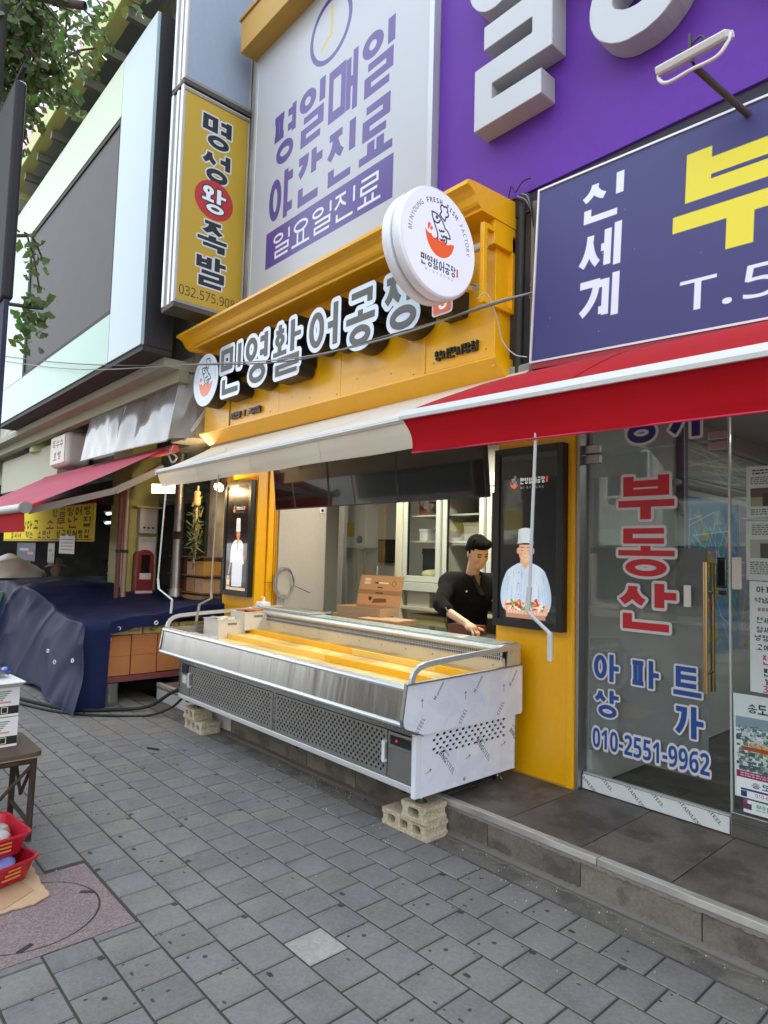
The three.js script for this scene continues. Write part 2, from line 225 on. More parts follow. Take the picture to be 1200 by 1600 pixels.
const MT = {
  steel: new THREE.MeshStandardMaterial({ color: rgb(0.56, 0.56, 0.54), metalness: 1, roughness: 1, roughnessMap: brushR, map: brushT }),
  sheet: new THREE.MeshStandardMaterial({ color: rgb(0.47, 0.47, 0.455), metalness: 1, roughness: 0.24, bumpMap: dtex(512, 64, (u, v) => { const n = fbm(u, v, 24, 3, 2); return [n, n, n]; }, false), bumpScale: 0.004 }),
  perf: mat(0.5, 0.49, 0.47, 0.42, { metalness: 0.85, map: brushT }),
  chrome: mat(0.75, 0.75, 0.74, 0.16, { metalness: 1 }),
  dullsteel: mat(0.42, 0.42, 0.41, 0.42, { metalness: 1, map: grainT }),
  alu: mat(0.66, 0.68, 0.67, 0.38, { metalness: 0.6, map: grainT }),
  yellow: phys(0.93, 0.46, 0.001, 0.42, { clearcoat: 0.3, clearcoatRoughness: 0.13, map: grainT }),
  yellowm: phys(0.93, 0.46, 0.001, 0.38, { clearcoat: 0.25, clearcoatRoughness: 0.25, map: grainT }),
  black: mat(0.012, 0.012, 0.013, 0.35), blackm: mat(0.02, 0.02, 0.02, 0.7), screen: phys(0.006, 0.006, 0.008, 0.12, { clearcoat: 1, clearcoatRoughness: 0.03 }),
  white: mat(0.74, 0.75, 0.75, 0.45), cream: phys(0.84, 0.77, 0.64, 0.9, { map: weaveT, transmission: 0.22, thickness: 0 }), red: phys(0.46, 0.006, 0.013, 0.95, { map: weaveT, specularIntensity: 0.25, transmission: 0.15, thickness: 0 }), pink: mat(0.46, 0.06, 0.1, 0.8, { map: weaveT }),
  dark: mat(0.03, 0.028, 0.026, 0.8, { map: dirtT }), wall: mat(0.42, 0.41, 0.38, 0.85, { map: dirtT }), conc: mat(0.2, 0.195, 0.185, 0.92, { map: dirtT, bumpMap: bumpT, bumpScale: 0.004 }),
  card: mat(0.44, 0.27, 0.14, 0.9, { map: grainT }), cardo: mat(0.42, 0.16, 0.05, 0.85, { map: grainT }), wood: mat(0.2, 0.075, 0.03, 0.5, { map: grainT }),
  glass: new THREE.MeshPhysicalMaterial({ color: rgb(0.93, 0.95, 0.94), transmission: 1, thickness: 0, roughness: 0.02, ior: 1.5 }),
  acrylic: phys(0.8, 0.82, 0.86, 0.3, { clearcoat: 0.6, clearcoatRoughness: 0.1 }),
  brass: mat(0.46, 0.3, 0.13, 0.3, { metalness: 1 }), rust: mat(0.06, 0.035, 0.025, 0.85, { map: dirtT }), green: mat(0.33, 0.34, 0.1, 0.6, { map: grainT }), paleg: mat(0.5, 0.52, 0.42, 0.75, { map: dirtT }),
  grey: mat(0.25, 0.25, 0.25, 0.6), lgrey: mat(0.5, 0.5, 0.5, 0.5), navy: mat(0.02, 0.022, 0.06, 0.6), rubber: mat(0.015, 0.015, 0.015, 0.8),
};
// ---------------------------------------------------------------- ground, paving, step
const GZ0 = -3.02, PH = 0.2; // riser plane and height of the step
struct('ground', muv(bx(-120, 80, -0.6, -0.16, -60, 80)), mat(0.12, 0.12, 0.115, 0.95, { map: dirtT }));
struct('road', muv(bx(-60, 40, -0.15, -0.1, 2.2, 10.5), 0.5), mat(0.1, 0.098, 0.094, 0.9, { map: dirtT }));
{
  const pv = new THREE.Group(); pv.name = 'pavement'; pv.userData.kind = 'structure'; scene.add(pv);
  part(pv, 'bedding', muv(bx(-16, 4, -0.159, -0.006, -2.9, 2.2)), mat(0.045, 0.041, 0.033, 0.98, { map: grainT, bumpMap: bumpT, bumpScale: 0.004 }));
  // stone texture: fine speckle, large stains and old gum spots
  const R = rng(5), gum = []; for (let i = 0; i < 40; i++) gum.push([R(), R(), 0.005 + 0.019 * R() * R(), 0.65 + 0.6 * R(), R()]);
  const stone = (seed, tint) => dtex(1024, 1024, (u, v) => {
    let n = 0.76 + 0.18 * fbm(u + seed, v, 5, 4) + 0.14 * (fbm(u, v + seed, 90, 3) - 0.5) + 0.1 * (hsh((u * 1024 | 0) + seed * 991 | 0, v * 1024 | 0) - 0.5);
    if (hsh((u * 512 | 0) * 3 + 1, (v * 512 | 0) + (seed * 77 | 0)) > 0.993) n += 0.18;
    for (const g of gum) { let dx = u - g[0], dy = v - g[1]; dx -= Math.round(dx); dy -= Math.round(dy); const r = Math.hypot(dx * g[3], dy / g[3]) * (1 + 0.5 * (vn(u * 160, v * 160, 160) - 0.5)); if (r < g[2]) n *= 0.45 + 0.2 * g[4]; }
    return [n * tint[0], n * tint[1], n * tint[2]];
  });
  const tex = [stone(0.1, [0.99, 0.995, 1.0]), stone(0.43, [1, 0.995, 0.985])];
  const P = (r, g, b, t, ro) => mat(r, g, b, ro, { map: tex[t], bumpMap: bumpT, bumpScale: 0.0012 });
  const mats = [P(0.232, 0.222, 0.205, 0, 0.85), P(0.24, 0.229, 0.209, 1, 0.87), P(0.222, 0.213, 0.199, 0, 0.84), P(0.236, 0.225, 0.206, 1, 0.86), P(0.227, 0.218, 0.204, 0, 0.84)], pale = P(0.42, 0.405, 0.37, 1, 0.9);
  const paver = (w, d, ou, ov) => { // chamfered slab, top at y 0
    const c = 0.005, h = 0.045, a = w / 2, b = d / 2, g = new THREE.BufferGeometry(), p = [], uv = [];
    const q = (A, B, C, D) => { for (const v of [A, B, C, A, C, D]) { p.push(...v); uv.push(v[0] + ou, v[2] + ov); } };
    const t = [[-a + c, 0, -b + c], [-a + c, 0, b - c], [a - c, 0, b - c], [a - c, 0, -b + c]], m = [[-a, -c, -b], [-a, -c, b], [a, -c, b], [a, -c, -b]], l = m.map(([x, , z]) => [x, -h, z]);
    q(...t); for (let i = 0; i < 4; i++) { const j = (i + 1) % 4; q(t[j], t[i], m[i], m[j]); q(m[j], m[i], l[i], l[j]); }
    g.setAttribute('position', new THREE.Float32BufferAttribute(p, 3)); g.setAttribute('uv', new THREE.Float32BufferAttribute(uv, 2)); g.computeVertexNormals(); return g;
  };
  const PW = 0.1905, variants = []; for (let i = 0; i < 14; i++) variants.push(paver(PW, PW, i * 0.37, i * 0.23));
  const half = []; for (let i = 0; i < 3; i++) half.push(paver(PW / 2 - 0.004, PW, i * 0.41, 0.5 + i * 0.3));
  const list = [], rr = rng(21), fr = new THREE.Frustum().setFromProjectionMatrix(new THREE.Matrix4().multiplyMatrices(camera.projectionMatrix, camera.matrixWorldInverse.copy(camera.matrixWorld).invert()));
  const sq = [-3.66, -2.95, -1.235, -0.52]; // stone cover let into the paving
  for (let k = 0; k < 25; k++) {
    const z = -2.845 + 0.2 * (k + 0.5), off = k % 2 ? 0.1 : 0;
    for (let i = -80; i < 18; i++) {
      const x = -1.9 + off + 0.2 * (i + 0.5), j = rr(), j2 = rr(), j3 = rr(), j4 = rr();
      const inZ = z > sq[2] - 0.09 && z < sq[3] + 0.09; let x0 = x - 0.1, x1 = x + 0.1;
      if (inZ) { if (x1 > sq[0] && x1 < sq[1] && x0 < sq[0]) x1 = sq[0]; else if (x0 < sq[1] && x1 > sq[1]) x0 = sq[1]; else if (x0 >= sq[0] - 1e-6 && x1 <= sq[1] + 1e-6) continue; }
      const isHalf = x1 - x0 < 0.17; if (x1 - x0 < 0.05) continue;
      const g = isHalf ? half[j * 3 | 0] : variants[j * 14 | 0], m = x > -2.42 && x < -2.2 && z > -1.86 && z < -1.64 && k % 2 === 1 ? pale : mats[j2 * 5 | 0];
      list.push({ g, m, x: (x0 + x1) / 2, y: -0.0015 * j3, z, r: (j4 - 0.5) * 0.012, tx: (j3 - 0.5) * 0.008, seen: fr.containsPoint(V(x, 0, z)), d: Math.hypot(x, z), s: isHalf ? (x1 - x0 - 0.007) / (PW / 2 - 0.004) : 1 });
    }
  }
  list.sort((a, b) => (b.seen - a.seen) || a.d - b.d);
  const rest = mats.map(() => []);
  list.forEach((o, i) => {
    if (i < 300) { const b = part(pv, 'paving_stone', o.g, o.m); b.position.set(o.x, o.y, o.z); b.rotation.set(o.tx, o.r, 0); b.scale.x = o.s; }
    else rest[Math.max(0, mats.indexOf(o.m))].push(o.g.clone().scale(o.s, 1, 1).rotateY(o.r).translate(o.x, o.y, o.z));
  });
  rest.forEach((l, i) => { if (l.length) part(pv, 'far_paving_stones', l, mats[i]).userData.kind = 'stuff'; });
  // rough stone cover with a round lid and two lifting notches
  const cov = thing('manhole_cover', 'square pinkish granite manhole cover with round lid seam in the pavement', 'manhole cover', [-3.305, 0, -0.878]);
  const gran = dtex(512, 512, (u, v) => { const n = 0.62 + 0.3 * fbm(u, v, 60, 3), s = hsh(u * 256 | 0, v * 256 | 0); const k = n + (s > 0.9 ? 0.3 : s < 0.12 ? -0.2 : 0); return [k, k * 0.93, k * 0.92]; });
  const granm = mat(0.42, 0.36, 0.35, 0.8, { map: gran, bumpMap: gran, bumpScale: 0.006 });
  const circ = (r, n = 64) => Array.from({ length: n }, (_, i) => [r * Math.cos(i / n * 6.28318), r * Math.sin(i / n * 6.28318)]);
  part(cov, 'frame_slab', muv(extr([[-0.352, -0.352], [0.352, -0.352], [0.352, 0.352], [-0.352, 0.352]], 0.05, [circ(0.303)]).rotateX(-Math.PI / 2).translate(0, -0.052, 0), 2.2), granm);
  part(cov, 'lid', muv(new THREE.CylinderGeometry(0.293, 0.293, 0.05, 64).translate(0, -0.0275, 0), 2.2), granm);
  part(cov, 'seam_floor', new THREE.CylinderGeometry(0.305, 0.305, 0.02, 48).translate(0, -0.035, 0), MT.dark);
  for (const [a, b] of [[0.9, 1.02], [-1.1, -0.9]]) part(cov, 'lifting_notch', bx(-0.035, 0.035, -0.02, 0.0005, -0.012, 0.012, 0.004).rotateY(a).translate(0.272 * Math.sin(a + 2.4), 0, 0.272 * Math.cos(a + 2.4)), MT.dark);
}
struct('gutter_strip', muv(bx(-16, 4, -0.158, 0.002, GZ0 - 0.05, -2.848)), mat(0.185, 0.176, 0.162, 0.93, { map: grimeT, bumpMap: bumpT, bumpScale: 0.006 }));
{
  const st = new THREE.Group(); st.name = 'step_platform'; st.userData.kind = 'structure'; scene.add(st);
  part(st, 'core', muv(bx(-7.0, 4, 0, 0.188, -4.4, GZ0 - 0.014)), mat(0.1, 0.095, 0.085, 0.95, { map: dirtT }));
  const top = [mat(0.155, 0.144, 0.13, 0.62, { map: grimeT }), mat(0.14, 0.133, 0.126, 0.58, { map: grimeT }), mat(0.17, 0.157, 0.138, 0.66, { map: grimeT })];
  const ris = [mat(0.23, 0.205, 0.172, 0.8, { map: grimeT }), mat(0.2, 0.182, 0.158, 0.8, { map: grimeT })], wt = mat(0.62, 0.61, 0.57, 0.4, { map: grainT });
  let i = 0;
  for (let x = -6.92; x < 3.8; x += 0.462, i++) part(st, 'floor_tile', muv(bx(x, x + 0.457, 0.176, PH, -3.86, GZ0 - 0.043, 0.003, 1), 1, i * 0.31, i * 0.17), top[i % 3]);
  for (let x = -6.92; x < 3.8; x += 0.462, i++) part(st, 'floor_tile', muv(bx(x, x + 0.457, 0.176, PH, -4.39, -3.865, 0.003, 1), 1, i * 0.31, i * 0.17), top[(i * 2 + 1) % 3]);
  for (let x = -6.54, k = 0; x < 3.6; x += 0.591, k++) part(st, 'riser_tile', muv(bx(x, x + 0.587, -0.01, 0.163, GZ0 - 0.014, GZ0, 0.003, 1), 1, k * 0.43, k * 0.2), x < -5.4 ? wt : ris[k % 2]);
  part(st, 'riser_tile', bx(-7.0, -6.545, -0.01, 0.163, GZ0 - 0.014, GZ0, 0.003, 1), wt);
  // metal nosing with a ragged mortar line below it
  for (let x = -7.0, k = 0; x < 3.8; x += 1.32, k++) part(st, 'nosing_strip', muv(bx(x, x + 1.316, 0.168, PH + 0.004, GZ0 - 0.04, GZ0 + 0.006, 0.004), 1, k * 0.3, 0), mat(0.5, 0.49, 0.46, 0.5, { metalness: 0.2, map: dirtT }));
  part(st, 'mortar_line', quad([-7, 0.148, GZ0 + 0.004], [3.8, 0.148, GZ0 + 0.004], [3.8, 0.168, GZ0 + 0.003], [-7, 0.168, GZ0 + 0.003], 2600, 2, (u, v) => [0, v < 0.3 ? 0.008 * (vn(u * 1300, 3, 4096) - 0.5) + 0.005 * (vn(u * 400, 7, 999) - 0.5) : 0, 0.004 * (vn(u * 700, v * 3, 999) - 0.5)]), mat(0.2, 0.185, 0.165, 0.95, { map: grainT }));
  // dried cement and dust along the foot of the step
  part(st, 'mortar_fillet', quad([-7, 0.003, GZ0 + 0.05], [3.8, 0.003, GZ0 + 0.05], [3.8, 0.028, GZ0 + 0.001], [-7, 0.028, GZ0 + 0.001], 2000, 3, (u, v) => [0, v > 0.9 ? 0.01 * (vn(u * 900, 9, 999) - 0.6) : 0, v < 0.1 ? 0.03 * (vn(u * 260, 5, 999) - 0.4) + 0.012 * (vn(u * 990, 5, 999) - 0.5) : 0]), mat(0.15, 0.14, 0.125, 0.95, { map: dirtT }));
  const rs = rng(44), chips = []; for (let c = 0; c < 160; c++) { const x = -4.4 + 4.6 * rs(), z = -2.98 + 0.2 * rs() * rs() * 2, s = 0.002 + 0.004 * rs(); chips.push(new THREE.TetrahedronGeometry(s).rotateX(rs() * 6).rotateY(rs() * 6).translate(x, 0.003 + s * 0.4, z)); }
  for (let c = 0; c < 120; c++) { const x = -6 + 5.4 * rs(), z = -2.8 + 2.0 * rs(), s = 0.0015 + 0.003 * rs(); chips.push(new THREE.TetrahedronGeometry(s).rotateX(rs() * 6).rotateY(rs() * 6).translate(x, s * 0.3, z)); }
  const gr = mesh('grit', chips, mat(0.5, 0.47, 0.42, 0.9)); gr.userData = { kind: 'stuff', label: 'pale grit and litter crumbs scattered on the paving', category: 'grit' };
}
// ---------------------------------------------------------------- refrigerated display case
{
  const c = thing('display_case', 'long stainless steel refrigerated display case with yellow shelf strips in front of the yellow shop', 'display case', [0, 0, 0]);
  const XL = -5.98, XR = -2.66, zf = -2.745, zb = -3.645;
  const inX = (L, w) => L.map(([z, y]) => [-z, y]); // polygons in (-z, y); extruded along +x after turning
  const side = (pts, x, t, holes = []) => extr(inX(pts), t, holes.map(inX)).rotateY(Math.PI / 2).translate(x, 0, 0);
  // carcass; near-black body block paints in the dark seen through the door holes
  part(c, 'body', [bx(XL + 0.13, XR - 0.05, 0.3, 0.62, zb + 0.01, zf - 0.06)], mat(0.004, 0.004, 0.004, 0.95));
  part(c, 'body_frame', [bx(XL + 0.11, XR - 0.05, 0.605, 0.64, zf - 0.02, zf), bx(XL + 0.11, XL + 0.14, 0.32, 0.605, zf - 0.02, zf + 0.001), bx(-4.245, -4.215, 0.32, 0.605, zf - 0.02, zf + 0.001)].map((g) => muv(g)), MT.steel);
  part(c, 'bottom_rail', muv(bx(XL + 0.11, XR - 0.05, 0.281, 0.32, zf - 0.04, zf + 0.008, 0.006)), mat(0.66, 0.67, 0.67, 0.35, { metalness: 0.3 }));
  part(c, 'bottom_pan', muv(bx(XL + 0.12, XR - 0.03, 0.272, 0.281, zb, zf - 0.01)), MT.dullsteel);
  part(c, 'back_panel', muv(bx(XL + 0.02, XR - 0.02, 0.28, 0.93, zb - 0.01, zb + 0.005)), MT.dullsteel);
  // perforated doors
  const perforated = (x0, x1, y0, y1) => {
    const holes = [], px = 0.0445, py = 0.0223, r = 0.0094; let row = 0;
    for (let y = y0 + 0.03; y < y1 - 0.02; y += py, row++) for (let x = x0 + 0.035 + (row % 2 ? px / 2 : 0); x < x1 - 0.03; x += px) holes.push(Array.from({ length: 8 }, (_, k) => [x + r * Math.cos(k * 0.785 + 0.39), y + r * Math.sin(k * 0.785 + 0.39)]));
    return muv(extr([[x0, y0], [x1, y0], [x1, y1], [x0, y1]], 0.002, holes).translate(0, 0, zf));
  };
  part(c, 'perforated_door', perforated(-5.64, -4.25, 0.325, 0.6), MT.perf);
  part(c, 'perforated_door', perforated(-4.21, -2.965, 0.325, 0.6), MT.perf);
  for (const [a, b] of [[-5.835, -5.65], [-2.955, -2.7]]) part(c, 'control_panel', muv(bx(a, b, 0.325, 0.6, zf - 0.01, zf + 0.004)), MT.dullsteel);
  const hd = (x) => part(c, 'handle', [bx(x - 0.012, x + 0.012, 0.41, 0.54, zf + 0.018, zf + 0.03, 0.004), bx(x - 0.01, x + 0.01, 0.525, 0.54, zf, zf + 0.02), bx(x - 0.01, x + 0.01, 0.41, 0.425, zf, zf + 0.02)], MT.white);
  hd(-5.63); hd(-2.975);
  const cb = part(c, 'thermostat', bx(-2.94, -2.72, 0.505, 0.6, zf + 0.004, zf + 0.018, 0.006), MT.dullsteel);
  part(cb, 'display', bx(-2.92, -2.745, 0.53, 0.585, zf + 0.018, zf + 0.021), MT.screen);
  part(cb, 'indicator_lamp', new THREE.SphereGeometry(0.006, 10, 8).translate(-2.862, 0.558, zf + 0.022), mat(0.5, 0.01, 0.02, 0.4, { emissive: rgb(1, 0.02, 0.05), emissiveIntensity: 0.5 }));
  const cl = part(c, 'thermostat', bx(-5.8, -5.68, 0.52, 0.6, zf + 0.004, zf + 0.014, 0.004), MT.black);
  part(cl, 'sticker', bx(-5.79, -5.71, 0.43, 0.5, zf + 0.004, zf + 0.006), MT.white);
  // slanted front panel between two bright rails
  part(c, 'front_panel', muv(sweepX([[-2.612, 0.9], [-2.59, 0.72], [-2.6, 0.72], [-2.622, 0.9]], XL + 0.03, XR - 0.03), 0.55), MT.sheet);
  const railProf = (z, y, w, h) => Array.from({ length: 14 }, (_, i) => [z + w * Math.cos(i / 14 * 6.2832), y + h * Math.sin(i / 14 * 6.2832)]);
  part(c, 'top_rail', muv(sweepX([[-2.598, 0.895], [-2.594, 0.908], [-2.6, 0.92], [-2.615, 0.926], [-2.655, 0.926], [-2.662, 0.9], [-2.62, 0.893]], XL + 0.02, XR - 0.018)), MT.alu);
  part(c, 'lower_rail', muv(sweepX([[-2.575, 0.7], [-2.572, 0.712], [-2.578, 0.722], [-2.6, 0.724], [-2.6, 0.7]], XL + 0.02, XR - 0.018)), MT.alu);
  part(c, 'lower_skirt', muv(sweepX([[-2.585, 0.7], [-2.73, 0.638], [-2.735, 0.645], [-2.59, 0.708]], XL + 0.04, XR - 0.04)), MT.dullsteel);
  // end panels, still wrapped in printed film
  const up = [[-2.612, 0.926], [-3.69, 0.943], [-3.692, 0.64], [-3.68, 0.627], [-2.742, 0.635], [-2.6, 0.69], [-2.582, 0.71], [-2.58, 0.74]];
  const mkFilm = (w, h, z0, y0, big) => printed(w, h, 760, (x) => {
    x.fillStyle = '#e3e7f1'; x.fillRect(0, 0, w, h); const R = rng(big ? 3 : 9);
    for (let i = 0; i < 40; i++) { x.fillStyle = R() > 0.5 ? 'rgba(214,222,238,.35)' : 'rgba(240,242,246,.35)'; x.beginPath(); x.ellipse(R() * w, R() * h, 0.02 + 0.12 * R(), 0.01 + 0.05 * R(), R() * 3, 0, 7); x.fill(); }
    const txt = (s, px, py, a, sz, bold) => { x.save(); x.translate(px, py); x.rotate(a); x.fillStyle = '#4a4e57'; say(x, s, 0, 0, sz, bold ? 'bold' : ''); x.restore(); };
    const arrow = (px, py, a) => { x.save(); x.translate(px, py); x.rotate(a); x.strokeStyle = '#5a5e67'; x.lineWidth = 0.004; x.beginPath(); x.moveTo(0, 0.03); x.lineTo(0, -0.02); x.moveTo(-0.01, -0.006); x.lineTo(0, -0.02); x.lineTo(0.01, -0.006); x.stroke(); x.restore(); };
    if (big) { for (let k = 0; k < 3; k++) { txt('BNG', 0.2 + k * 0.34, 0.145 - k * 0.015, 0.85, 0.042, true); txt('STEEL', 0.26 + k * 0.34, 0.213 - k * 0.015, 0.85, 0.04); txt('HYUNDAI', 0.23 + k * 0.34, 0.115 - k * 0.015, 0.85, 0.02); arrow(0.12 + k * 0.35, 0.23 - 0.02 * k, 1.2); txt('H', 0.42, 0.34, 0.6, 0.03, true); } }
    else { for (let k = 0; k < 3; k++) { txt('STEEL', 0.12 + k * 0.37, 0.31, -0.95, 0.04); txt('H', 0.26 + k * 0.36, 0.135, -0.95, 0.035, true); txt('HYUNDAI', 0.28 + k * 0.36, 0.11, -0.95, 0.02, true); arrow(0.15 + k * 0.38, 0.13, 0); } }
  }, { roughness: 0.32 });
  const filmUv = (g, z0, y0, w, h) => { const n = g.index ? g.toNonIndexed() : g, p = n.attributes.position, u = n.attributes.uv; for (let i = 0; i < p.count; i++) u.setXY(i, (z0 - p.getZ(i)) / w, (p.getY(i) - y0) / h); return n; };
  const film = mkFilm(1.12, 0.33, 0, 0, false), film2 = mkFilm(0.96, 0.36, 0, 0, true);
  const ep = part(c, 'end_panel', filmUv(side(up, XR - 0.014, 0.012), -2.58, 0.62, 1.12, 0.33), film, 'upper end panel in printed white protective film');
  part(ep, 'edge_trim', [side([[-2.6, 0.928], [-3.69, 0.945], [-3.69, 0.953], [-2.6, 0.937]], XR - 0.02, 0.026), side([[-2.578, 0.74], [-2.582, 0.705], [-2.6, 0.688], [-2.744, 0.632], [-2.744, 0.626], [-2.6, 0.682], [-2.575, 0.7], [-2.57, 0.74], [-2.6, 0.936], [-2.61, 0.936]], XR - 0.02, 0.022)], MT.dullsteel);
  const slots = [];
  for (let r = 0; r < 5; r++) for (let k = 0; k < 12; k++) { const z = -2.86 - k * 0.0575 - (r % 2 ? 0 : 0.029), y = 0.607 - r * 0.026; if (z < -3.53) continue; slots.push(Array.from({ length: 10 }, (_, i) => [z + 0.0155 * Math.sign(Math.cos(i * 0.628)) * Math.pow(Math.abs(Math.cos(i * 0.628)), 0.55), y + 0.0085 * Math.sin(i * 0.628)])); }
  part(c, 'lower_end_panel', filmUv(side([[-2.748, 0.272], [zb, 0.272], [zb, 0.66], [-2.748, 0.66]], XR - 0.03, 0.008, slots), -2.7, 0.28, 0.96, 0.36), film2, 'lower end panel in film with rows of slots');
  part(c, 'corner_strip', bx(XR - 0.055, XR - 0.022, 0.272, 0.634, -2.748, -2.705, 0.003), mat(0.74, 0.76, 0.82, 0.3));
  part(c, 'end_panel', side(up, XL, 0.016), MT.steel);
  part(c, 'lower_end_panel', muv(side([[zf, 0.272], [zb, 0.272], [zb, 0.64], [zf, 0.64]], XL + 0.1, 0.014)), MT.steel);
  // bent end rails
  const bandPath = [[-2.632, 0.932], [-2.638, 0.965], [-2.66, 1.003], [-2.7, 1.032], [-2.76, 1.047], [-2.95, 1.06], [-3.2, 1.071], [-3.45, 1.08], [-3.67, 1.088]];
  const band = (x) => { const o = [], q = []; bandPath.forEach((p, i) => { const a = bandPath[Math.max(0, i - 1)], b = bandPath[Math.min(bandPath.length - 1, i + 1)], dx = b[0] - a[0], dy = b[1] - a[1], L = Math.hypot(dx, dy); o.push([p[0] - dy / L * 0.0, p[1]]); q.push([p[0] - (dy / L) * 0.032 * (i < 3 ? 1 : 1), p[1] + (dx / L) * 0.032]); }); return muv(side([...o, ...q.reverse()], x, 0.022)); };
  part(c, 'end_rail', band(XR - 0.024), MT.alu); part(c, 'end_rail', band(XL + 0.002), MT.alu);
  for (const x of [XR - 0.02, XL + 0.006]) { const g = part(c, 'rail_gusset', muv(bx(x, x + 0.012, 0.946, 1.07, -3.672, -3.54)), MT.alu); part(g, 'bolt', new THREE.CylinderGeometry(0.011, 0.011, 0.012, 14).rotateZ(Math.PI / 2).translate(x + 0.014, 1.04, -3.57), MT.chrome); }
  // tub: stepped deck, back wall with grilles, rear ledge
  const tubm = mat(0.72, 0.63, 0.44, 0.45, { map: grainT }), deckm = mat(0.85, 0.6, 0.2, 0.5, { map: dirtT }), inn = XL + 0.03, out = XR - 0.03;
  part(c, 'tub_front', muv(sweepX([[-2.625, 0.895], [-2.662, 0.895], [-2.7, 0.79], [-2.69, 0.785]], inn, out)), MT.dullsteel);
  part(c, 'tub_floor', muv(bx(inn, out, 0.78, 0.792, -3.5, -2.68)), deckm);
  [[-2.86, 0.835, -3.09], [-3.1, 0.868, -3.33], [-3.34, 0.9, -3.53]].forEach(([z, y, z2], i) => {
    const sh = part(c, 'deck_step', muv(bx(inn + 0.16, out, y - 0.012, y, z2, z, 0.003, 1)), deckm);
    let x = inn + 0.18, k = 0; const R = rng(60 + i);
    while (x < out - 0.02) { const L = Math.min(0.35 + 0.7 * R(), out - x); part(sh, 'price_strip', bx(x, x + L - 0.003, y - 0.04, y + 0.014, z - 0.002, z + 0.014, 0.003, 1), R() < 0.45 ? mat(0.85, 0.44, 0.005, 0.35) : mat(0.86, 0.55, 0.1, 0.4)); x += L; }
  });
  part(c, 'tub_back', muv(sweepX([[-3.52, 0.9], [-3.5, 1.0], [-3.53, 1.0], [-3.55, 0.9]], inn, out)), tubm);
  for (const [y0, y1] of [[0.985, 1.012], [1.018, 1.043]]) { const gr = part(c, 'air_grille', muv(bx(inn, out, y0, y1, -3.508, -3.496, 0.002, 1)), MT.lgrey); const n = []; for (let x = inn + 0.02; x < out - 0.02; x += 0.0165) n.push(bx(x, x + 0.0095, y0 + 0.005, y1 - 0.005, -3.4965, -3.4945)); const s = part(gr, 'slots', n, MT.black); s.userData.kind = 'stuff'; }
  const scr = []; for (let x = inn + 0.1; x < out; x += 0.28) scr.push(new THREE.SphereGeometry(0.006, 8, 6).translate(x, 0.95, -3.51)); part(c, 'rivets', scr, MT.grey).userData.kind = 'stuff';
  part(c, 'rear_ledge', muv(sweepX([[-3.485, 1.046], [-3.478, 1.062], [-3.49, 1.082], [-3.515, 1.09], [-3.69, 1.09], [-3.69, 0.93], [-3.67, 0.93], [-3.67, 1.05], [-3.5, 1.046]], inn - 0.005, out + 0.005)), MT.alu);
  const gm = new THREE.MeshPhysicalMaterial({ color: rgb(0.75, 0.86, 0.82), transmission: 0.35, roughness: 0.08, thickness: 0, ior: 1.5 });
  for (const [a, b] of [[-5.9, -4.75], [-4.74, -3.72], [-3.71, -2.72]]) part(c, 'glass_shelf', bx(a, b, 1.092, 1.098, -3.66, -3.5), gm);
  // adjustable feet
  for (const [x, z, y0] of [[-2.78, -2.86, 0.2], [-5.72, -2.86, 0.2], [-2.76, -3.56, 0.2], [-5.72, -3.56, 0.2]]) part(c, 'foot', [new THREE.CylinderGeometry(0.009, 0.009, 0.07, 12).translate(x, y0 + 0.045, z), new THREE.CylinderGeometry(0.012, 0.036, 0.02, 20).translate(x, y0 + 0.0125, z), new THREE.CylinderGeometry(0.018, 0.018, 0.008, 6).translate(x, y0 + 0.045, z)], MT.chrome);
  for (const x of [-2.86, -4.0, -5.78]) part(c, 'caster', new THREE.CylinderGeometry(0.022, 0.022, 0.02, 16).rotateZ(1.57).translate(x, 0.262, -2.8), MT.rubber);
}
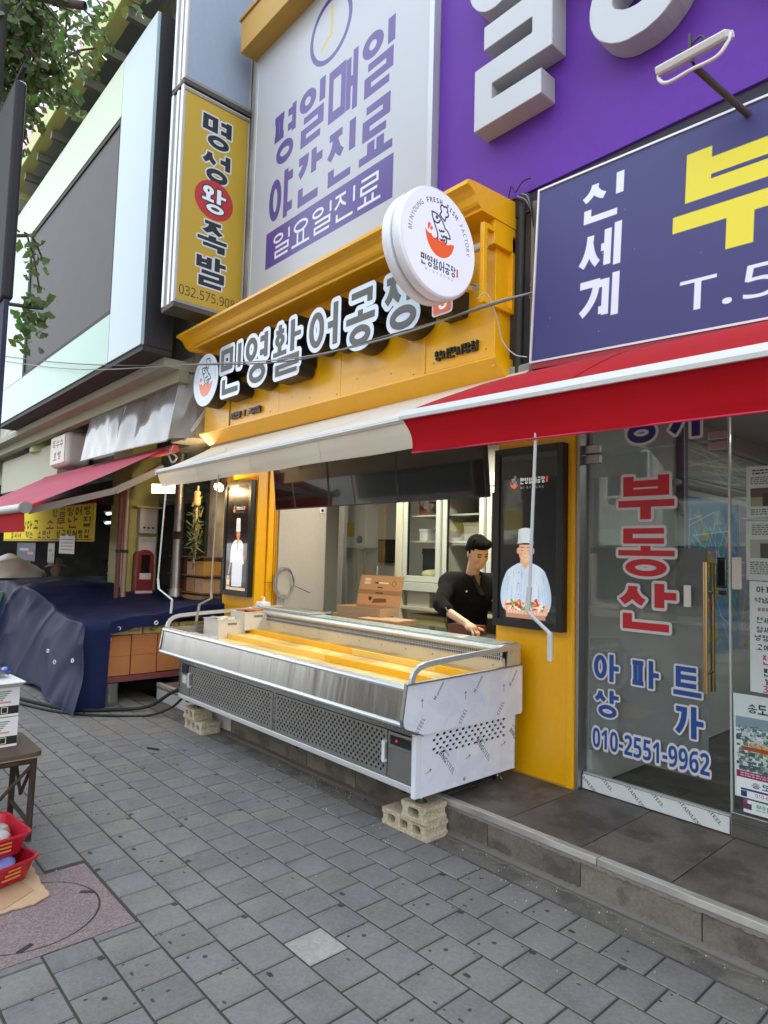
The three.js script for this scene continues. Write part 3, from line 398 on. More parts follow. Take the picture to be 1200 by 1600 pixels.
// ---------------------------------------------------------------- hollow blocks under the case
{
  const bt = dtex(256, 256, (u, v) => { const n = 0.66 + 0.34 * fbm(u, v, 40, 3) + 0.12 * (fbm(u, v, 4, 3) - 0.5); return [n, n * 0.97, n * 0.9]; });
  const bm = mat(0.72, 0.65, 0.54, 0.95, { map: bt, bumpMap: bt, bumpScale: 0.0015 });
  const rr = (x0, x1, y0, y1, r) => { const p = []; for (const [cx, cy, a] of [[x1 - r, y1 - r, 0], [x0 + r, y1 - r, 1.5708], [x0 + r, y0 + r, 3.1416], [x1 - r, y0 + r, 4.7124]]) for (let i = 0; i <= 4; i++) p.push([cx + r * Math.cos(a + i * 0.3927), cy + r * Math.sin(a + i * 0.3927)]); return p; };
  const block = (L, n, label, pos, turn, h = 0.098) => {
    const s = [[-L / 2, 0], [L / 2, 0], [L / 2, 0.026], [L / 2 - 0.012, 0.036], [L / 2 - 0.012, h - 0.036], [L / 2, h - 0.026], [L / 2, h], [-L / 2, h], [-L / 2, h - 0.026], [-L / 2 + 0.012, h - 0.036], [-L / 2 + 0.012, 0.036], [-L / 2, 0.026]];
    const holes = []; const w = (L - 0.06) / n; for (let i = 0; i < n; i++) { const c = -L / 2 + 0.03 + w * (i + 0.5); holes.push(rr(c - w * 0.31, c + w * 0.31, 0.024, h - 0.024, 0.016)); }
    const m = mesh('concrete_block', muv(extr(s, 0.182, holes, 0.002).translate(0, 0, -0.091), 3, pos[0], pos[2]), bm); m.position.set(...pos); m.rotation.y = turn; tag(m, label, 'concrete block', 'hollow blocks under the display case'); return m;
  };
  block(0.385, 3, 'long hollow concrete block on the paving under the right front corner of the display case', [-2.878, 0.001, -2.905], 0.01);
  block(0.2, 1, 'short hollow concrete block, upper of the two under the right front corner of the case', [-2.785, 0.1, -2.89], 0.03, 0.1);
  block(0.36, 3, 'long hollow concrete block on the paving under the left front corner of the display case', [-5.66, 0.001, -2.895], -0.02);
  block(0.22, 2, 'short hollow concrete block, upper of the two under the left front corner of the case', [-5.73, 0.1, -2.88], 0.0, 0.1);
}
// ---------------------------------------------------------------- bins standing in the case
{
  const shell = (w, h, d, t, r = 0.01) => [bx(-w / 2, w / 2, 0, t, -d / 2, d / 2), bx(-w / 2, -w / 2 + t, t, h, -d / 2, d / 2), bx(w / 2 - t, w / 2, t, h, -d / 2, d / 2), bx(-w / 2 + t, w / 2 - t, t, h, -d / 2, -d / 2 + t), bx(-w / 2 + t, w / 2 - t, t, h, d / 2 - t, d / 2)];
  const bin = (label, pos, cont, turn) => {
    const t = thing('storage_bin', label, 'bin', pos, 'white bins in the display case'); t.rotation.y = turn; const w = 0.27, h = 0.17, d = 0.3;
    part(t, 'tub', [...shell(w, h, d, 0.006), bx(-w / 2 - 0.008, w / 2 + 0.008, h, h + 0.006, d / 2 - 0.004, d / 2 + 0.008), bx(-w / 2 - 0.008, w / 2 + 0.008, h, h + 0.006, -d / 2 - 0.008, -d / 2 + 0.004), bx(-w / 2 - 0.008, -w / 2 + 0.004, h, h + 0.006, -d / 2, d / 2), bx(w / 2 - 0.004, w / 2 + 0.008, h, h + 0.006, -d / 2, d / 2)], phys(0.72, 0.68, 0.6, 0.4, { transmission: 0.12, thickness: 0 }));
    part(t, 'handle_slot', bx(w / 2 - 0.004, w / 2 + 0.0025, h - 0.05, h - 0.028, -0.05, 0.05, 0.008), mat(0.2, 0.16, 0.13, 0.7));
    const R = rng(cont), lst = []; for (let i = 0; i < 16; i++) lst.push(bx(-0.05, 0.05, -0.006, 0.006, -0.035, 0.035, 0.003, 1).rotateY(R() * 3).rotateX(R() * 0.5 - 0.25).translate((R() - 0.5) * 0.15, h - 0.012 + R() * 0.025, (R() - 0.5) * 0.18));
    part(t, 'contents', lst, cont === 1 ? mat(0.6, 0.56, 0.5, 0.7) : mat(0.5, 0.14, 0.02, 0.5)); part(t, 'fill', bx(-w / 2 + 0.01, w / 2 - 0.01, 0.01, h - 0.02, -d / 2 + 0.01, d / 2 - 0.01), cont === 1 ? mat(0.55, 0.5, 0.45, 0.8) : mat(0.35, 0.12, 0.03, 0.7));
  };
  bin('white plastic bin with pale contents at the left end of the display case', [-5.75, 0.835, -3.13], 1, 0.05);
  bin('white plastic bin heaped with orange wrappers at the left end of the display case', [-5.72, 0.9, -3.4], 2, 0.02);
  const cp = phys(0.75, 0.8, 0.88, 0.25, { transmission: 0.45, thickness: 0 });
  for (const [i, x, z] of [[0, -5.76, -2.78], [1, -5.56, -2.86]]) {
    const b = thing('clear_tray', i ? 'clear plastic tray of small cups beside the white bins in the case' : 'frosted clear plastic tray nearest the left front corner of the case', 'tray', [x, 0.793, z], 'clear trays in the display case');
    part(b, 'shell', shell(0.19, 0.09, i ? 0.12 : 0.16, 0.004), cp); part(b, 'contents', Array.from({ length: 6 }, (_, k) => new THREE.CylinderGeometry(0.022, 0.017, 0.05, 10).translate(-0.06 + (k % 3) * 0.055, 0.032, k < 3 ? -0.03 : 0.025)), mat(0.6, 0.65, 0.72, 0.4));
  }
  // two plates of steel lying at the back, small white bottle
  const lid = thing('steel_tray_lid', 'flat grey tray lying on the rear ledge of the case beside the coiled cable', 'tray', [-5.3, 1.1, -3.62]);
  part(lid, 'plate', muv(bx(-0.42, 0.42, 0, 0.006, -0.14, 0.12, 0.003, 1)), MT.dullsteel); part(lid, 'rim', [bx(-0.42, 0.42, 0.006, 0.018, 0.108, 0.12), bx(-0.42, -0.408, 0.006, 0.018, -0.14, 0.108), bx(0.408, 0.42, 0.006, 0.018, -0.14, 0.108)], MT.alu);
  const bo = thing('dispenser', 'small white dispenser on the rear ledge of the case near the left pillar', 'dispenser', [-5.83, 1.1, -3.6]);
  part(bo, 'base', bx(-0.07, 0.07, 0, 0.05, -0.05, 0.05, 0.012), MT.white); part(bo, 'nozzle', [new THREE.CylinderGeometry(0.012, 0.018, 0.04, 12).translate(0.01, 0.07, 0), bx(-0.03, 0.02, 0.085, 0.1, -0.01, 0.01, 0.004)], MT.white);
}
// ---------------------------------------------------------------- logo and figures that are printed on signs and displays
function logo(x, cx, cy, r, ink, orange, ring) { // fish with a cook's hat over an orange wave; r = half width of the mark
  x.save(); x.translate(cx, cy); x.scale(r, r); x.lineCap = x.lineJoin = 'round'; x.strokeStyle = ink; x.fillStyle = orange;
  x.beginPath(); x.moveTo(-0.62, 0.02); x.quadraticCurveTo(-0.5, 0.18, -0.36, 0.1); x.quadraticCurveTo(-0.28, 0.3, -0.1, 0.12); x.quadraticCurveTo(0, 0.3, 0.2, 0.14); x.quadraticCurveTo(0.32, 0.32, 0.48, 0.16); x.quadraticCurveTo(0.55, 0.2, 0.64, 0.12); x.bezierCurveTo(0.62, 0.5, 0.3, 0.72, 0, 0.72); x.bezierCurveTo(-0.32, 0.72, -0.6, 0.42, -0.62, 0.02); x.fill();
  for (const [a, b, c] of [[-0.46, -0.12, 0.06], [-0.36, -0.05, 0.05], [-0.48, -0.02, 0.035]]) { x.beginPath(); x.ellipse(a, b, c, c * 1.3, 0.5, 0, 7); x.fill(); }
  x.lineWidth = 0.05;
  x.beginPath(); x.moveTo(-0.1, 0.2); x.bezierCurveTo(-0.02, -0.05, -0.3, -0.2, -0.36, -0.56); x.bezierCurveTo(-0.1, -0.62, 0.12, -0.46, 0.22, -0.24); x.quadraticCurveTo(0.4, -0.2, 0.46, 0.0); x.quadraticCurveTo(0.34, 0.05, 0.26, 0.0); x.quadraticCurveTo(0.34, 0.14, 0.26, 0.22); x.stroke();
  x.beginPath(); x.moveTo(-0.3, -0.36); x.quadraticCurveTo(-0.1, -0.2, 0.0, -0.42); x.stroke(); x.beginPath(); x.arc(-0.14, -0.46, 0.03, 0, 7); x.stroke();
  for (const [a, b] of [[0.02, -0.14], [0.12, 0.0], [0.06, 0.12]]) { x.beginPath(); x.arc(a, b, 0.06, 0.2, 2.6); x.stroke(); x.beginPath(); x.arc(a + 0.11, b - 0.02, 0.05, 0.2, 2.6); x.stroke(); }
  x.beginPath(); x.moveTo(-0.02, -0.58); x.lineTo(0.06, -0.72); x.bezierCurveTo(-0.08, -0.86, 0.1, -0.98, 0.16, -0.88); x.bezierCurveTo(0.24, -0.98, 0.38, -0.86, 0.3, -0.78); x.bezierCurveTo(0.42, -0.74, 0.34, -0.6, 0.26, -0.62); x.lineTo(0.2, -0.46); x.closePath(); x.stroke();
  x.restore();
}
function chefFront(x, w, h) { // bust of a cook holding a tray of sliced fish; drawn in a w by h field
  const cx = w * 0.47, s = w / 0.5; x.save(); x.translate(cx, 0); x.scale(s, s); const B = h / s; // B bottom
  
  const gd = (x0, y0, x1, y1, ...c) => { const g = x.createLinearGradient(x0, y0, x1, y1); c.forEach((k, i) => g.addColorStop(i / (c.length - 1), k)); return g; };
  x.fillStyle = gd(-0.22, 0, 0.22, 0, '#b9cfe6', '#d3e3f5', '#c6daf0', '#d8e7f7', '#aec6e2'); x.beginPath(); x.moveTo(-0.19, B - 0.06); x.bezierCurveTo(-0.25, B - 0.14, -0.2, B - 0.28, -0.16, B - 0.34); x.quadraticCurveTo(-0.1, B - 0.385, -0.045, B - 0.4); x.lineTo(0.045, B - 0.4); x.quadraticCurveTo(0.12, B - 0.385, 0.165, B - 0.34); x.bezierCurveTo(0.21, B - 0.26, 0.245, B - 0.14, 0.2, B - 0.06); x.closePath(); x.fill();
  x.fillStyle = '#b4cdea'; x.beginPath(); x.moveTo(-0.13, B - 0.1); x.lineTo(-0.12, B - 0.26); x.lineTo(-0.105, B - 0.1); x.fill(); x.beginPath(); x.moveTo(0.13, B - 0.1); x.lineTo(0.118, B - 0.26); x.lineTo(0.1, B - 0.1); x.fill();
  x.strokeStyle = '#a9bfdc'; x.lineWidth = 0.003; for (const a of [-0.03, 0.035]) { x.beginPath(); x.moveTo(a, B - 0.39); x.lineTo(a * 1.1, B - 0.12); x.stroke(); }
  x.fillStyle = '#3a4048'; for (let k = 0; k < 3; k++) for (const a of [-0.055, 0.04]) { x.beginPath(); x.arc(a, B - 0.33 + k * 0.08, 0.0045, 0, 7); x.fill(); }
  x.fillStyle = '#e2b48f'; x.beginPath(); x.moveTo(-0.045, B - 0.4); x.lineTo(0, B - 0.355); x.lineTo(0.045, B - 0.4); x.lineTo(0.04, B - 0.45); x.lineTo(-0.04, B - 0.45); x.fill();
  x.fillStyle = gd(-0.07, 0, 0.07, 0, '#dba27e', '#f0c3a0', '#f2c8a6', '#d69c78'); x.beginPath(); x.moveTo(-0.061, B - 0.53); x.bezierCurveTo(-0.068, B - 0.46, -0.05, B - 0.41, 0, B - 0.4); x.bezierCurveTo(0.05, B - 0.41, 0.068, B - 0.46, 0.061, B - 0.53); x.closePath(); x.fill(); x.beginPath(); x.ellipse(-0.066, B - 0.485, 0.011, 0.022, 0, 0, 7); x.ellipse(0.066, B - 0.485, 0.011, 0.022, 0, 0, 7); x.fill();
  x.fillStyle = '#2b211c'; x.fillRect(-0.066, B - 0.545, 0.012, 0.035); x.fillRect(0.054, B - 0.545, 0.012, 0.035); x.strokeStyle = '#5b4334'; x.lineWidth = 0.0035; for (const a of [-0.027, 0.027]) { x.beginPath(); x.moveTo(a - 0.011, B - 0.486); x.quadraticCurveTo(a, B - 0.493, a + 0.011, B - 0.486); x.stroke(); x.lineWidth = 0.005; x.beginPath(); x.moveTo(a - 0.015, B - 0.507); x.quadraticCurveTo(a, B - 0.514, a + 0.015, B - 0.508); x.stroke(); x.lineWidth = 0.0035; }
  x.fillStyle = '#c9866f'; x.beginPath(); x.ellipse(0, B - 0.444, 0.021, 0.007, 0, 0, 7); x.fill(); x.fillStyle = '#f4ece6'; x.beginPath(); x.ellipse(0, B - 0.446, 0.016, 0.004, 0, 0, 7); x.fill(); x.fillStyle = 'rgba(190,120,90,.25)'; for (const a of [-0.038, 0.038]) { x.beginPath(); x.ellipse(a, B - 0.462, 0.016, 0.012, 0, 0, 7); x.fill(); } x.strokeStyle = '#d39a78'; x.beginPath(); x.moveTo(0.002, B - 0.49); x.lineTo(-0.006, B - 0.466); x.lineTo(0.006, B - 0.464); x.stroke();
  x.strokeStyle = 'rgba(120,150,190,.45)'; x.lineWidth = 0.003; { const Q = rng(77); for (let i = 0; i < 46; i++) { const a = (Q() - 0.5) * 0.36, b = B - 0.35 + 0.24 * Q(); x.beginPath(); x.moveTo(a, b); x.quadraticCurveTo(a + 0.012 * (Q() - 0.5), b + 0.02, a + 0.02 * (Q() - 0.5), b + 0.03 + 0.05 * Q()); x.stroke(); } }
  x.fillStyle = gd(-0.07, 0, 0.07, 0, '#b4c8d4', '#dbe9f2', '#e2eef5', '#a9bfce'); x.beginPath(); x.moveTo(-0.07, B - 0.535); x.lineTo(-0.062, B - 0.64); x.quadraticCurveTo(0, B - 0.665, 0.056, B - 0.64); x.lineTo(0.07, B - 0.535); x.quadraticCurveTo(0, B - 0.55, -0.07, B - 0.535); x.fill();
  x.fillStyle = '#e7b895'; x.beginPath(); x.ellipse(-0.165, B - 0.085, 0.02, 0.04, 0, 0, 7); x.ellipse(0.175, B - 0.07, 0.02, 0.04, 0, 0, 7); x.fill();
  x.fillStyle = '#d9a98a'; x.fillRect(-0.165, B - 0.075, 0.34, 0.06); x.fillStyle = '#b98a6a'; x.fillRect(-0.165, B - 0.03, 0.34, 0.03);
  const R = rng(12), cols = ['#d64a2c', '#e98b5a', '#f3e2d2', '#6aa63a', '#3f7a2c', '#e9c34a', '#5a3b34', '#f0d9c8', '#c93a3a', '#f7f1ea'];
  for (let g = 0; g < 64; g++) { const gx = -0.145 + 0.3 * R(), gy = B - 0.125 + 0.06 * R(), c = cols[R() * cols.length | 0], ta = R() * 3; for (let i = 0; i < 9; i++) { x.fillStyle = c; x.globalAlpha = 0.6 + 0.4 * R(); x.beginPath(); x.ellipse(gx + 0.006 * (i - 4) * Math.cos(ta) + 0.004 * R(), gy + 0.004 * (i - 4) * Math.sin(ta) + 0.004 * R(), 0.006 + 0.008 * R(), 0.003 + 0.005 * R(), ta + R(), 0, 7); x.fill(); } } x.globalAlpha = 1;
  for (let i = 0; i < 26; i++) { x.fillStyle = i % 2 ? '#f2c7bd' : '#e6a79b'; x.fillRect(-0.16 + i * 0.0128, B - 0.058, 0.01, 0.024); }
  x.restore();
}
function chefStanding(x, w, h) {
  x.save(); x.translate(w * 0.5, h); x.scale(w / 0.5, w / 0.5);
  x.fillStyle = '#dfe7ee'; x.beginPath(); x.moveTo(-0.1, -0.04); x.lineTo(-0.1, -0.3); x.lineTo(-0.155, -0.3); x.lineTo(-0.14, -0.44); x.quadraticCurveTo(-0.12, -0.53, -0.04, -0.555); x.lineTo(0.05, -0.555); x.quadraticCurveTo(0.12, -0.54, 0.14, -0.47); x.lineTo(0.16, -0.3); x.lineTo(0.125, -0.28); x.lineTo(0.12, -0.04); x.fill();
  x.strokeStyle = '#bccbdd'; x.lineWidth = 0.004; for (const a of [-0.05, 0.02, 0.09]) { x.beginPath(); x.moveTo(a, -0.28); x.lineTo(a * 1.2, -0.05); x.stroke(); }
  x.fillStyle = '#efe9e4'; x.beginPath(); x.moveTo(-0.03, -0.555); x.lineTo(0.01, -0.42); x.lineTo(0.05, -0.555); x.fill(); x.fillStyle = '#3b4048'; x.fillRect(0.0, -0.54, 0.014, 0.1); x.fillRect(0.07, -0.45, 0.025, 0.01);
  x.fillStyle = '#c7906d'; x.beginPath(); x.moveTo(-0.155, -0.3); x.lineTo(-0.19, -0.18); x.lineTo(-0.165, -0.16); x.lineTo(-0.12, -0.29); x.fill(); x.fillStyle = '#a0523f'; x.beginPath(); x.moveTo(0.125, -0.5); x.lineTo(0.17, -0.35); x.lineTo(0.15, -0.3); x.lineTo(0.125, -0.4); x.fill();
  x.fillStyle = '#d49a72'; x.beginPath(); x.ellipse(0.012, -0.615, 0.042, 0.058, 0, 0, 7); x.fill(); x.fillRect(-0.01, -0.57, 0.045, 0.03);
  x.strokeStyle = '#3a2a22'; x.lineWidth = 0.005; x.beginPath(); x.moveTo(-0.02, -0.625); x.lineTo(0, -0.627); x.moveTo(0.024, -0.627); x.lineTo(0.044, -0.625); x.stroke(); x.strokeStyle = '#8a4a3c'; x.beginPath(); x.moveTo(-0.005, -0.588); x.lineTo(0.03, -0.588); x.stroke();
  x.fillStyle = '#e4ecf2'; x.beginPath(); x.moveTo(-0.04, -0.645); x.lineTo(-0.036, -0.79); x.quadraticCurveTo(0.01, -0.8, 0.05, -0.79); x.lineTo(0.056, -0.645); x.fill(); x.strokeStyle = '#c3d0de'; for (let k = 0; k < 5; k++) { x.beginPath(); x.moveTo(-0.026 + k * 0.018, -0.66); x.lineTo(-0.026 + k * 0.018, -0.785); x.stroke(); }
  x.fillStyle = '#d9a048'; x.beginPath(); x.roundRect(-0.215, -0.135, 0.075, 0.11, 0.012); x.fill(); x.fillStyle = '#f0e6cf'; x.fillRect(-0.205, -0.1, 0.055, 0.045); x.fillStyle = '#b9c4cf'; x.fillRect(-0.21, -0.155, 0.065, 0.02);
  x.fillStyle = '#e6cda6'; x.fillRect(-0.22, -0.03, 0.42, 0.03); x.fillStyle = '#c24030'; x.fillRect(0.06, -0.045, 0.07, 0.018);
  x.restore();
}
// ---------------------------------------------------------------- yellow shop: pillars, header, room behind
const ZP = -3.771;
{
  const s = thing('yellow_shop_front', 'bright yellow painted shop front with two pillars around a wide serving opening', 'shop front');
  const pl = part(s, 'pillar', muv(bx(-2.955, -2.325, PH, 3.0, -4.15, ZP, 0.004)), MT.yellowm); part(pl, 'corner_fold', muv(bx(-2.372, -2.33, PH + 0.002, 2.99, ZP - 0.02, ZP + 0.006, 0.003)), MT.yellowm);
  const p2 = part(s, 'pillar', muv(bx(-7.02, -6.3, PH, 3.0, -3.9, ZP, 0.004)), MT.yellowm); part(p2, 'return_panel', muv(bx(-6.9, -6.27, PH, 3.0, -4.03, -3.902, 0.004)), MT.yellowm);
  part(p2, 'edge_trim', [bx(-6.272, -6.262, PH, 3.0, -3.985, -3.975), bx(-6.272, -6.262, PH, 3.0, -4.02, -4.0)], mat(0.5, 0.22, 0.004, 0.4));
  part(s, 'header', muv(bx(-6.3, -2.955, 2.72, 3.0, -3.95, ZP)), MT.yellowm);
  part(s, 'base_trim', bx(-2.96, -2.32, PH + 0.001, PH + 0.012, -3.8, ZP + 0.004), mat(0.5, 0.28, 0.02, 0.5));
  // room
  const rw = mat(0.55, 0.55, 0.48, 0.8, { map: grainT });
  struct('interior_floor', muv(bx(-7.6, -2.33, 0.06, 0.19, -6.2, -4.4)), mat(0.16, 0.14, 0.12, 0.6, { map: dirtT }));
  struct('interior_ceiling', muv(bx(-7.6, -2.33, 2.78, 2.9, -6.2, -3.952)), mat(0.6, 0.6, 0.58, 0.9));
  struct('interior_wall_back', muv(bx(-7.6, -2.33, 0.19, 2.78, -6.2, -6.05)), rw);
  struct('interior_wall_left', muv(bx(-7.7, -7.5, 0.19, 2.78, -6.05, -4.1)), rw);
  struct('interior_wall_right', muv(bx(-2.5, -2.33, 0.19, 2.78, -6.05, -4.152)), mat(0.33, 0.29, 0.1, 0.8, { map: grainT }));
  const wl = struct('interior_partition', muv(bx(-6.6, -6.25, 0.19, 2.78, -4.69, -4.032)), mat(0.5, 0.45, 0.38, 0.8, { map: grainT }));
  const oc = thing('wall_outlet', 'white twin electric outlet high on the beige partition under the screens', 'outlet', [-6.25, 2.2, -4.62]); part(oc, 'plate', bx(0, 0.012, -0.06, 0.06, -0.035, 0.035, 0.004), MT.white); for (const y of [-0.027, 0.027]) part(oc, 'socket', new THREE.CylinderGeometry(0.019, 0.019, 0.006, 16).rotateZ(1.5708).translate(0.012, y, 0), MT.black);
  // lamps
  for (const [x, z, w, d, k] of [[-3.6, -4.35, 1.2, 0.3, 0], [-3.3, -5.5, 1.0, 0.3, 1], [-5.2, -4.4, 1.2, 0.25, 2]]) {
    const t = thing('ceiling_lamp', ['flat white ceiling lamp above the cook in the yellow shop', 'flat white ceiling lamp over the cabinet in the yellow shop', 'flat white ceiling lamp behind the hanging screens'][k], 'lamp', [x, 2.78, z], 'ceiling lamps in the yellow shop');
    part(t, 'housing', bx(-w / 2, w / 2, -0.03, 0, -d / 2, d / 2, 0.005), MT.white); part(t, 'diffuser', bx(-w / 2 + 0.015, w / 2 - 0.015, -0.036, -0.03, -d / 2 + 0.015, d / 2 - 0.015), mat(0.8, 0.8, 0.8, 0.5, { emissive: rgb(1, 0.97, 0.86), emissiveIntensity: 1.4 }));
    const L = new THREE.RectAreaLight(rgb(1, 0.96, 0.84), k === 2 ? 6 : 10, w, d); L.position.set(0, -0.045, 0); L.rotation.x = -Math.PI / 2; L.name = 'lamp_light'; t.add(L);
  }
  // counter
  const ct = thing('prep_counter', 'dark reflective steel counter behind the display case', 'counter', [-4.58, 0.2, -4.03]);
  part(ct, 'top', muv(bx(-1.6, 1.6, 0.8, 0.83, -0.32, 0.3, 0.006)), mat(0.22, 0.23, 0.23, 0.16, { metalness: 0.9, map: brushT })); part(ct, 'apron', bx(-1.55, 1.55, 0, 0.8, -0.26, 0.26), MT.dullsteel);
  // cabinet with aluminium framed glass doors
  const cb = thing('glass_cabinet', 'tall cabinet with white aluminium framed glass doors behind the cook', 'cabinet', [0, 0.19, -4.95]); const al = mat(0.62, 0.68, 0.6, 0.4, { metalness: 0.2 });
  part(cb, 'side_post', bx(-5.27, -5.17, 0, 2.58, -0.08, 0.03, 0.004), mat(0.62, 0.6, 0.45, 0.5)); part(cb, 'back_board', bx(-5.2, -2.51, 0, 2.58, -0.56, -0.54), mat(0.34, 0.33, 0.27, 0.8)); part(cb, 'top_board', bx(-5.2, -2.51, 2.3, 2.58, -0.54, -0.05), mat(0.4, 0.4, 0.36, 0.7));
  part(cb, 'top_rail', bx(-5.17, -2.51, 2.17, 2.3, -0.05, 0.02, 0.004), al); part(cb, 'sill', bx(-5.17, -2.51, 1.1, 1.19, -0.06, 0.04, 0.004), al);
  [[-5.16, -4.62], [-4.58, -4.04], [-4.0, -3.46], [-3.42, -2.9]].forEach(([a, b], i) => {
    const f = part(cb, 'door', [bx(a, a + 0.055, 1.2, 2.16, -0.03, 0.015, 0.003), bx(b - 0.055, b, 1.2, 2.16, -0.03, 0.015, 0.003), bx(a + 0.055, b - 0.055, 1.2, 1.26, -0.03, 0.014, 0.003), bx(a + 0.055, b - 0.055, 2.1, 2.16, -0.03, 0.014, 0.003)], al);
    part(f, 'pane', bx(a + 0.05, b - 0.05, 1.25, 2.11, -0.012, -0.008), MT.glass); part(f, 'gasket', [bx(a + 0.055, a + 0.064, 1.26, 2.1, -0.02, 0.005), bx(b - 0.064, b - 0.055, 1.26, 2.1, -0.02, 0.005)], MT.black);
  });
  for (const y of [1.2, 1.62, 1.9]) part(cb, 'shelf', bx(-5.16, -2.52, y, y + 0.018, -0.53, -0.08), mat(0.5, 0.5, 0.42, 0.6)); for (const x of [-4.6, -4.02, -3.44]) part(cb, 'divider', bx(x - 0.01, x + 0.01, 1.2, 2.3, -0.53, -0.07), mat(0.45, 0.44, 0.38, 0.7));
  for (const y of [0.62, 0.9]) part(cb, 'lower_shelf', bx(-5.16, -2.52, y, y + 0.03, -0.5, 0.02), mat(0.55, 0.52, 0.36, 0.6));
  const items = [['black_box', 'black appliance box on the lowest shelf behind the glass', [-4.9, 1.408, -5.25], [0.34, 0.34, 0.2], MT.blackm], ['white_box', 'small white box printed in black on the middle cabinet shelf', [-5.02, 1.828, -5.18], [0.12, 0.13, 0.15], MT.white], ['brown_carton', 'brown carton on the top cabinet shelf', [-5.02, 2.108, -5.2], [0.14, 0.16, 0.2], MT.wood], ['grey_appliance', 'grey box on the cabinet shelf behind the cook', [-4.3, 1.828, -5.22], [0.3, 0.2, 0.2], MT.grey], ['storage_box', 'clear plastic drawer box on the shelf below the cabinet doors', [-4.95, 1.12, -5.1], [0.34, 0.17, 0.25], mat(0.62, 0.62, 0.55, 0.3)], ['storage_box', 'green edged plastic drawer box on the shelf below the cabinet doors', [-4.5, 1.12, -5.1], [0.4, 0.17, 0.25], mat(0.3, 0.42, 0.3, 0.3)], ['yellow_crate', 'dull yellow crate on the low shelf under the cabinet', [-4.8, 0.84, -5.1], [0.5, 0.2, 0.26], mat(0.45, 0.42, 0.2, 0.6)]];
  for (const [n, l, p, d, m] of items) { const o = mesh(n, [bx(-d[0] / 2, d[0] / 2, 0, d[1] * 0.82, -d[2] / 2, d[2] / 2, 0.006), bx(-d[0] / 2 - 0.006, d[0] / 2 + 0.006, d[1] * 0.82, d[1], -d[2] / 2 - 0.006, d[2] / 2 + 0.006, 0.004)], m); o.position.set(...p); tag(o, l, 'box'); }
  const bag = mesh('bread_bag', (() => { const g = new THREE.SphereGeometry(1, 24, 14), p = g.attributes.position; for (let i = 0; i < p.count; i++) { const x = p.getX(i), y = p.getY(i), z = p.getZ(i), k = 1 + 0.18 * (vn(x * 5 + 9, z * 5 + 9, 99) - 0.5) + 0.1 * (vn(y * 9 + 9, x * 9 + 3, 99) - 0.5); p.setXYZ(i, 0.15 * x * k, Math.max(-0.055, 0.06 * y * k), 0.09 * z * k); } g.computeVertexNormals(); return g.translate(0, 0.055, 0); })(), mat(0.62, 0.58, 0.3, 0.6)); bag.position.set(-4.82, 1.408, -5.07); tag(bag, 'pale yellow knotted plastic bag inside the glass cabinet', 'bag');
  // boiler, monitor, steel post, dark fridge in the back corner
  const bl = thing('wall_boiler', 'white gas boiler with yellow sticker and round dial on the back wall', 'boiler', [-7.05, 1.75, -6.05]);
  part(bl, 'casing', bx(-0.22, 0.22, 0, 0.72, 0, 0.24, 0.02), mat(0.6, 0.63, 0.58, 0.4)); part(bl, 'sticker', bx(-0.19, -0.02, 0.16, 0.36, 0.24, 0.243), mat(0.6, 0.42, 0.03, 0.6)); part(bl, 'dial', new THREE.CylinderGeometry(0.055, 0.055, 0.02, 20).rotateX(1.57).translate(0.1, 0.12, 0.245), MT.black);
  part(bl, 'pipe', [rod([-0.12, 0, 0.1], [-0.12, -0.5, 0.1], 0.012), rod([0.05, 0, 0.1], [0.05, -0.7, 0.1], 0.012)], MT.brass);
  const mo = thing('wall_monitor', 'small black monitor on the back wall next to the boiler', 'monitor', [-6.55, 1.72, -6.04]); part(mo, 'frame', bx(-0.22, 0.22, -0.16, 0.16, 0, 0.05, 0.008), MT.black); part(mo, 'panel', bx(-0.2, 0.2, -0.14, 0.14, 0.05, 0.052), MT.screen);
  const fp = thing('steel_post', 'brushed steel post between the partition and the boiler', 'post', [-5.96, 0.19, -4.72]); part(fp, 'shaft', muv(bx(-0.045, 0.045, 0, 2.59, -0.03, 0.03, 0.004)), MT.dullsteel); part(fp, 'foot_plate', bx(-0.08, 0.08, 0, 0.01, -0.06, 0.06), MT.dullsteel);
  for (const [k, x] of [[0, -5.62], [1, -5.36]]) { }
  const hn = thing('glass_door', 'dark glass door with slim steel handle beside the cabinet', 'door', [-5.62, 0.19, -4.8]); part(hn, 'pane', bx(-0.31, 0.31, 0.01, 2.56, -0.006, 0.006), MT.glass); part(hn, 'handle', [rod([0.24, 0.85, 0.04], [0.24, 1.35, 0.04], 0.011), rod([0.24, 0.9, 0.0], [0.24, 0.9, 0.04], 0.008), rod([0.24, 1.3, 0.0], [0.24, 1.3, 0.04], 0.008)], MT.chrome);
  for (const [k, x, h] of [[0, -6.9, 0.62], [1, -6.45, 0.75]]) { const o = mesh('storage_carton', [bx(-0.2, 0.2, 0, h, -0.2, 0.2), bx(-0.203, 0.203, h, h + 0.004, -0.03, 0.03)], k ? MT.wood : mat(0.12, 0.06, 0.03, 0.8)); o.position.set(x, 0.19, -5.75); tag(o, k ? 'dark brown carton below the wall monitor' : 'dark brown carton below the gas boiler', 'carton'); }
  // kraft boxes on the counter
  const kb = thing('kraft_box', 'open kraft takeaway box with printed lid standing on the counter', 'box', [-4.78, 1.09, -4.12]); kb.rotation.y = 0.12;
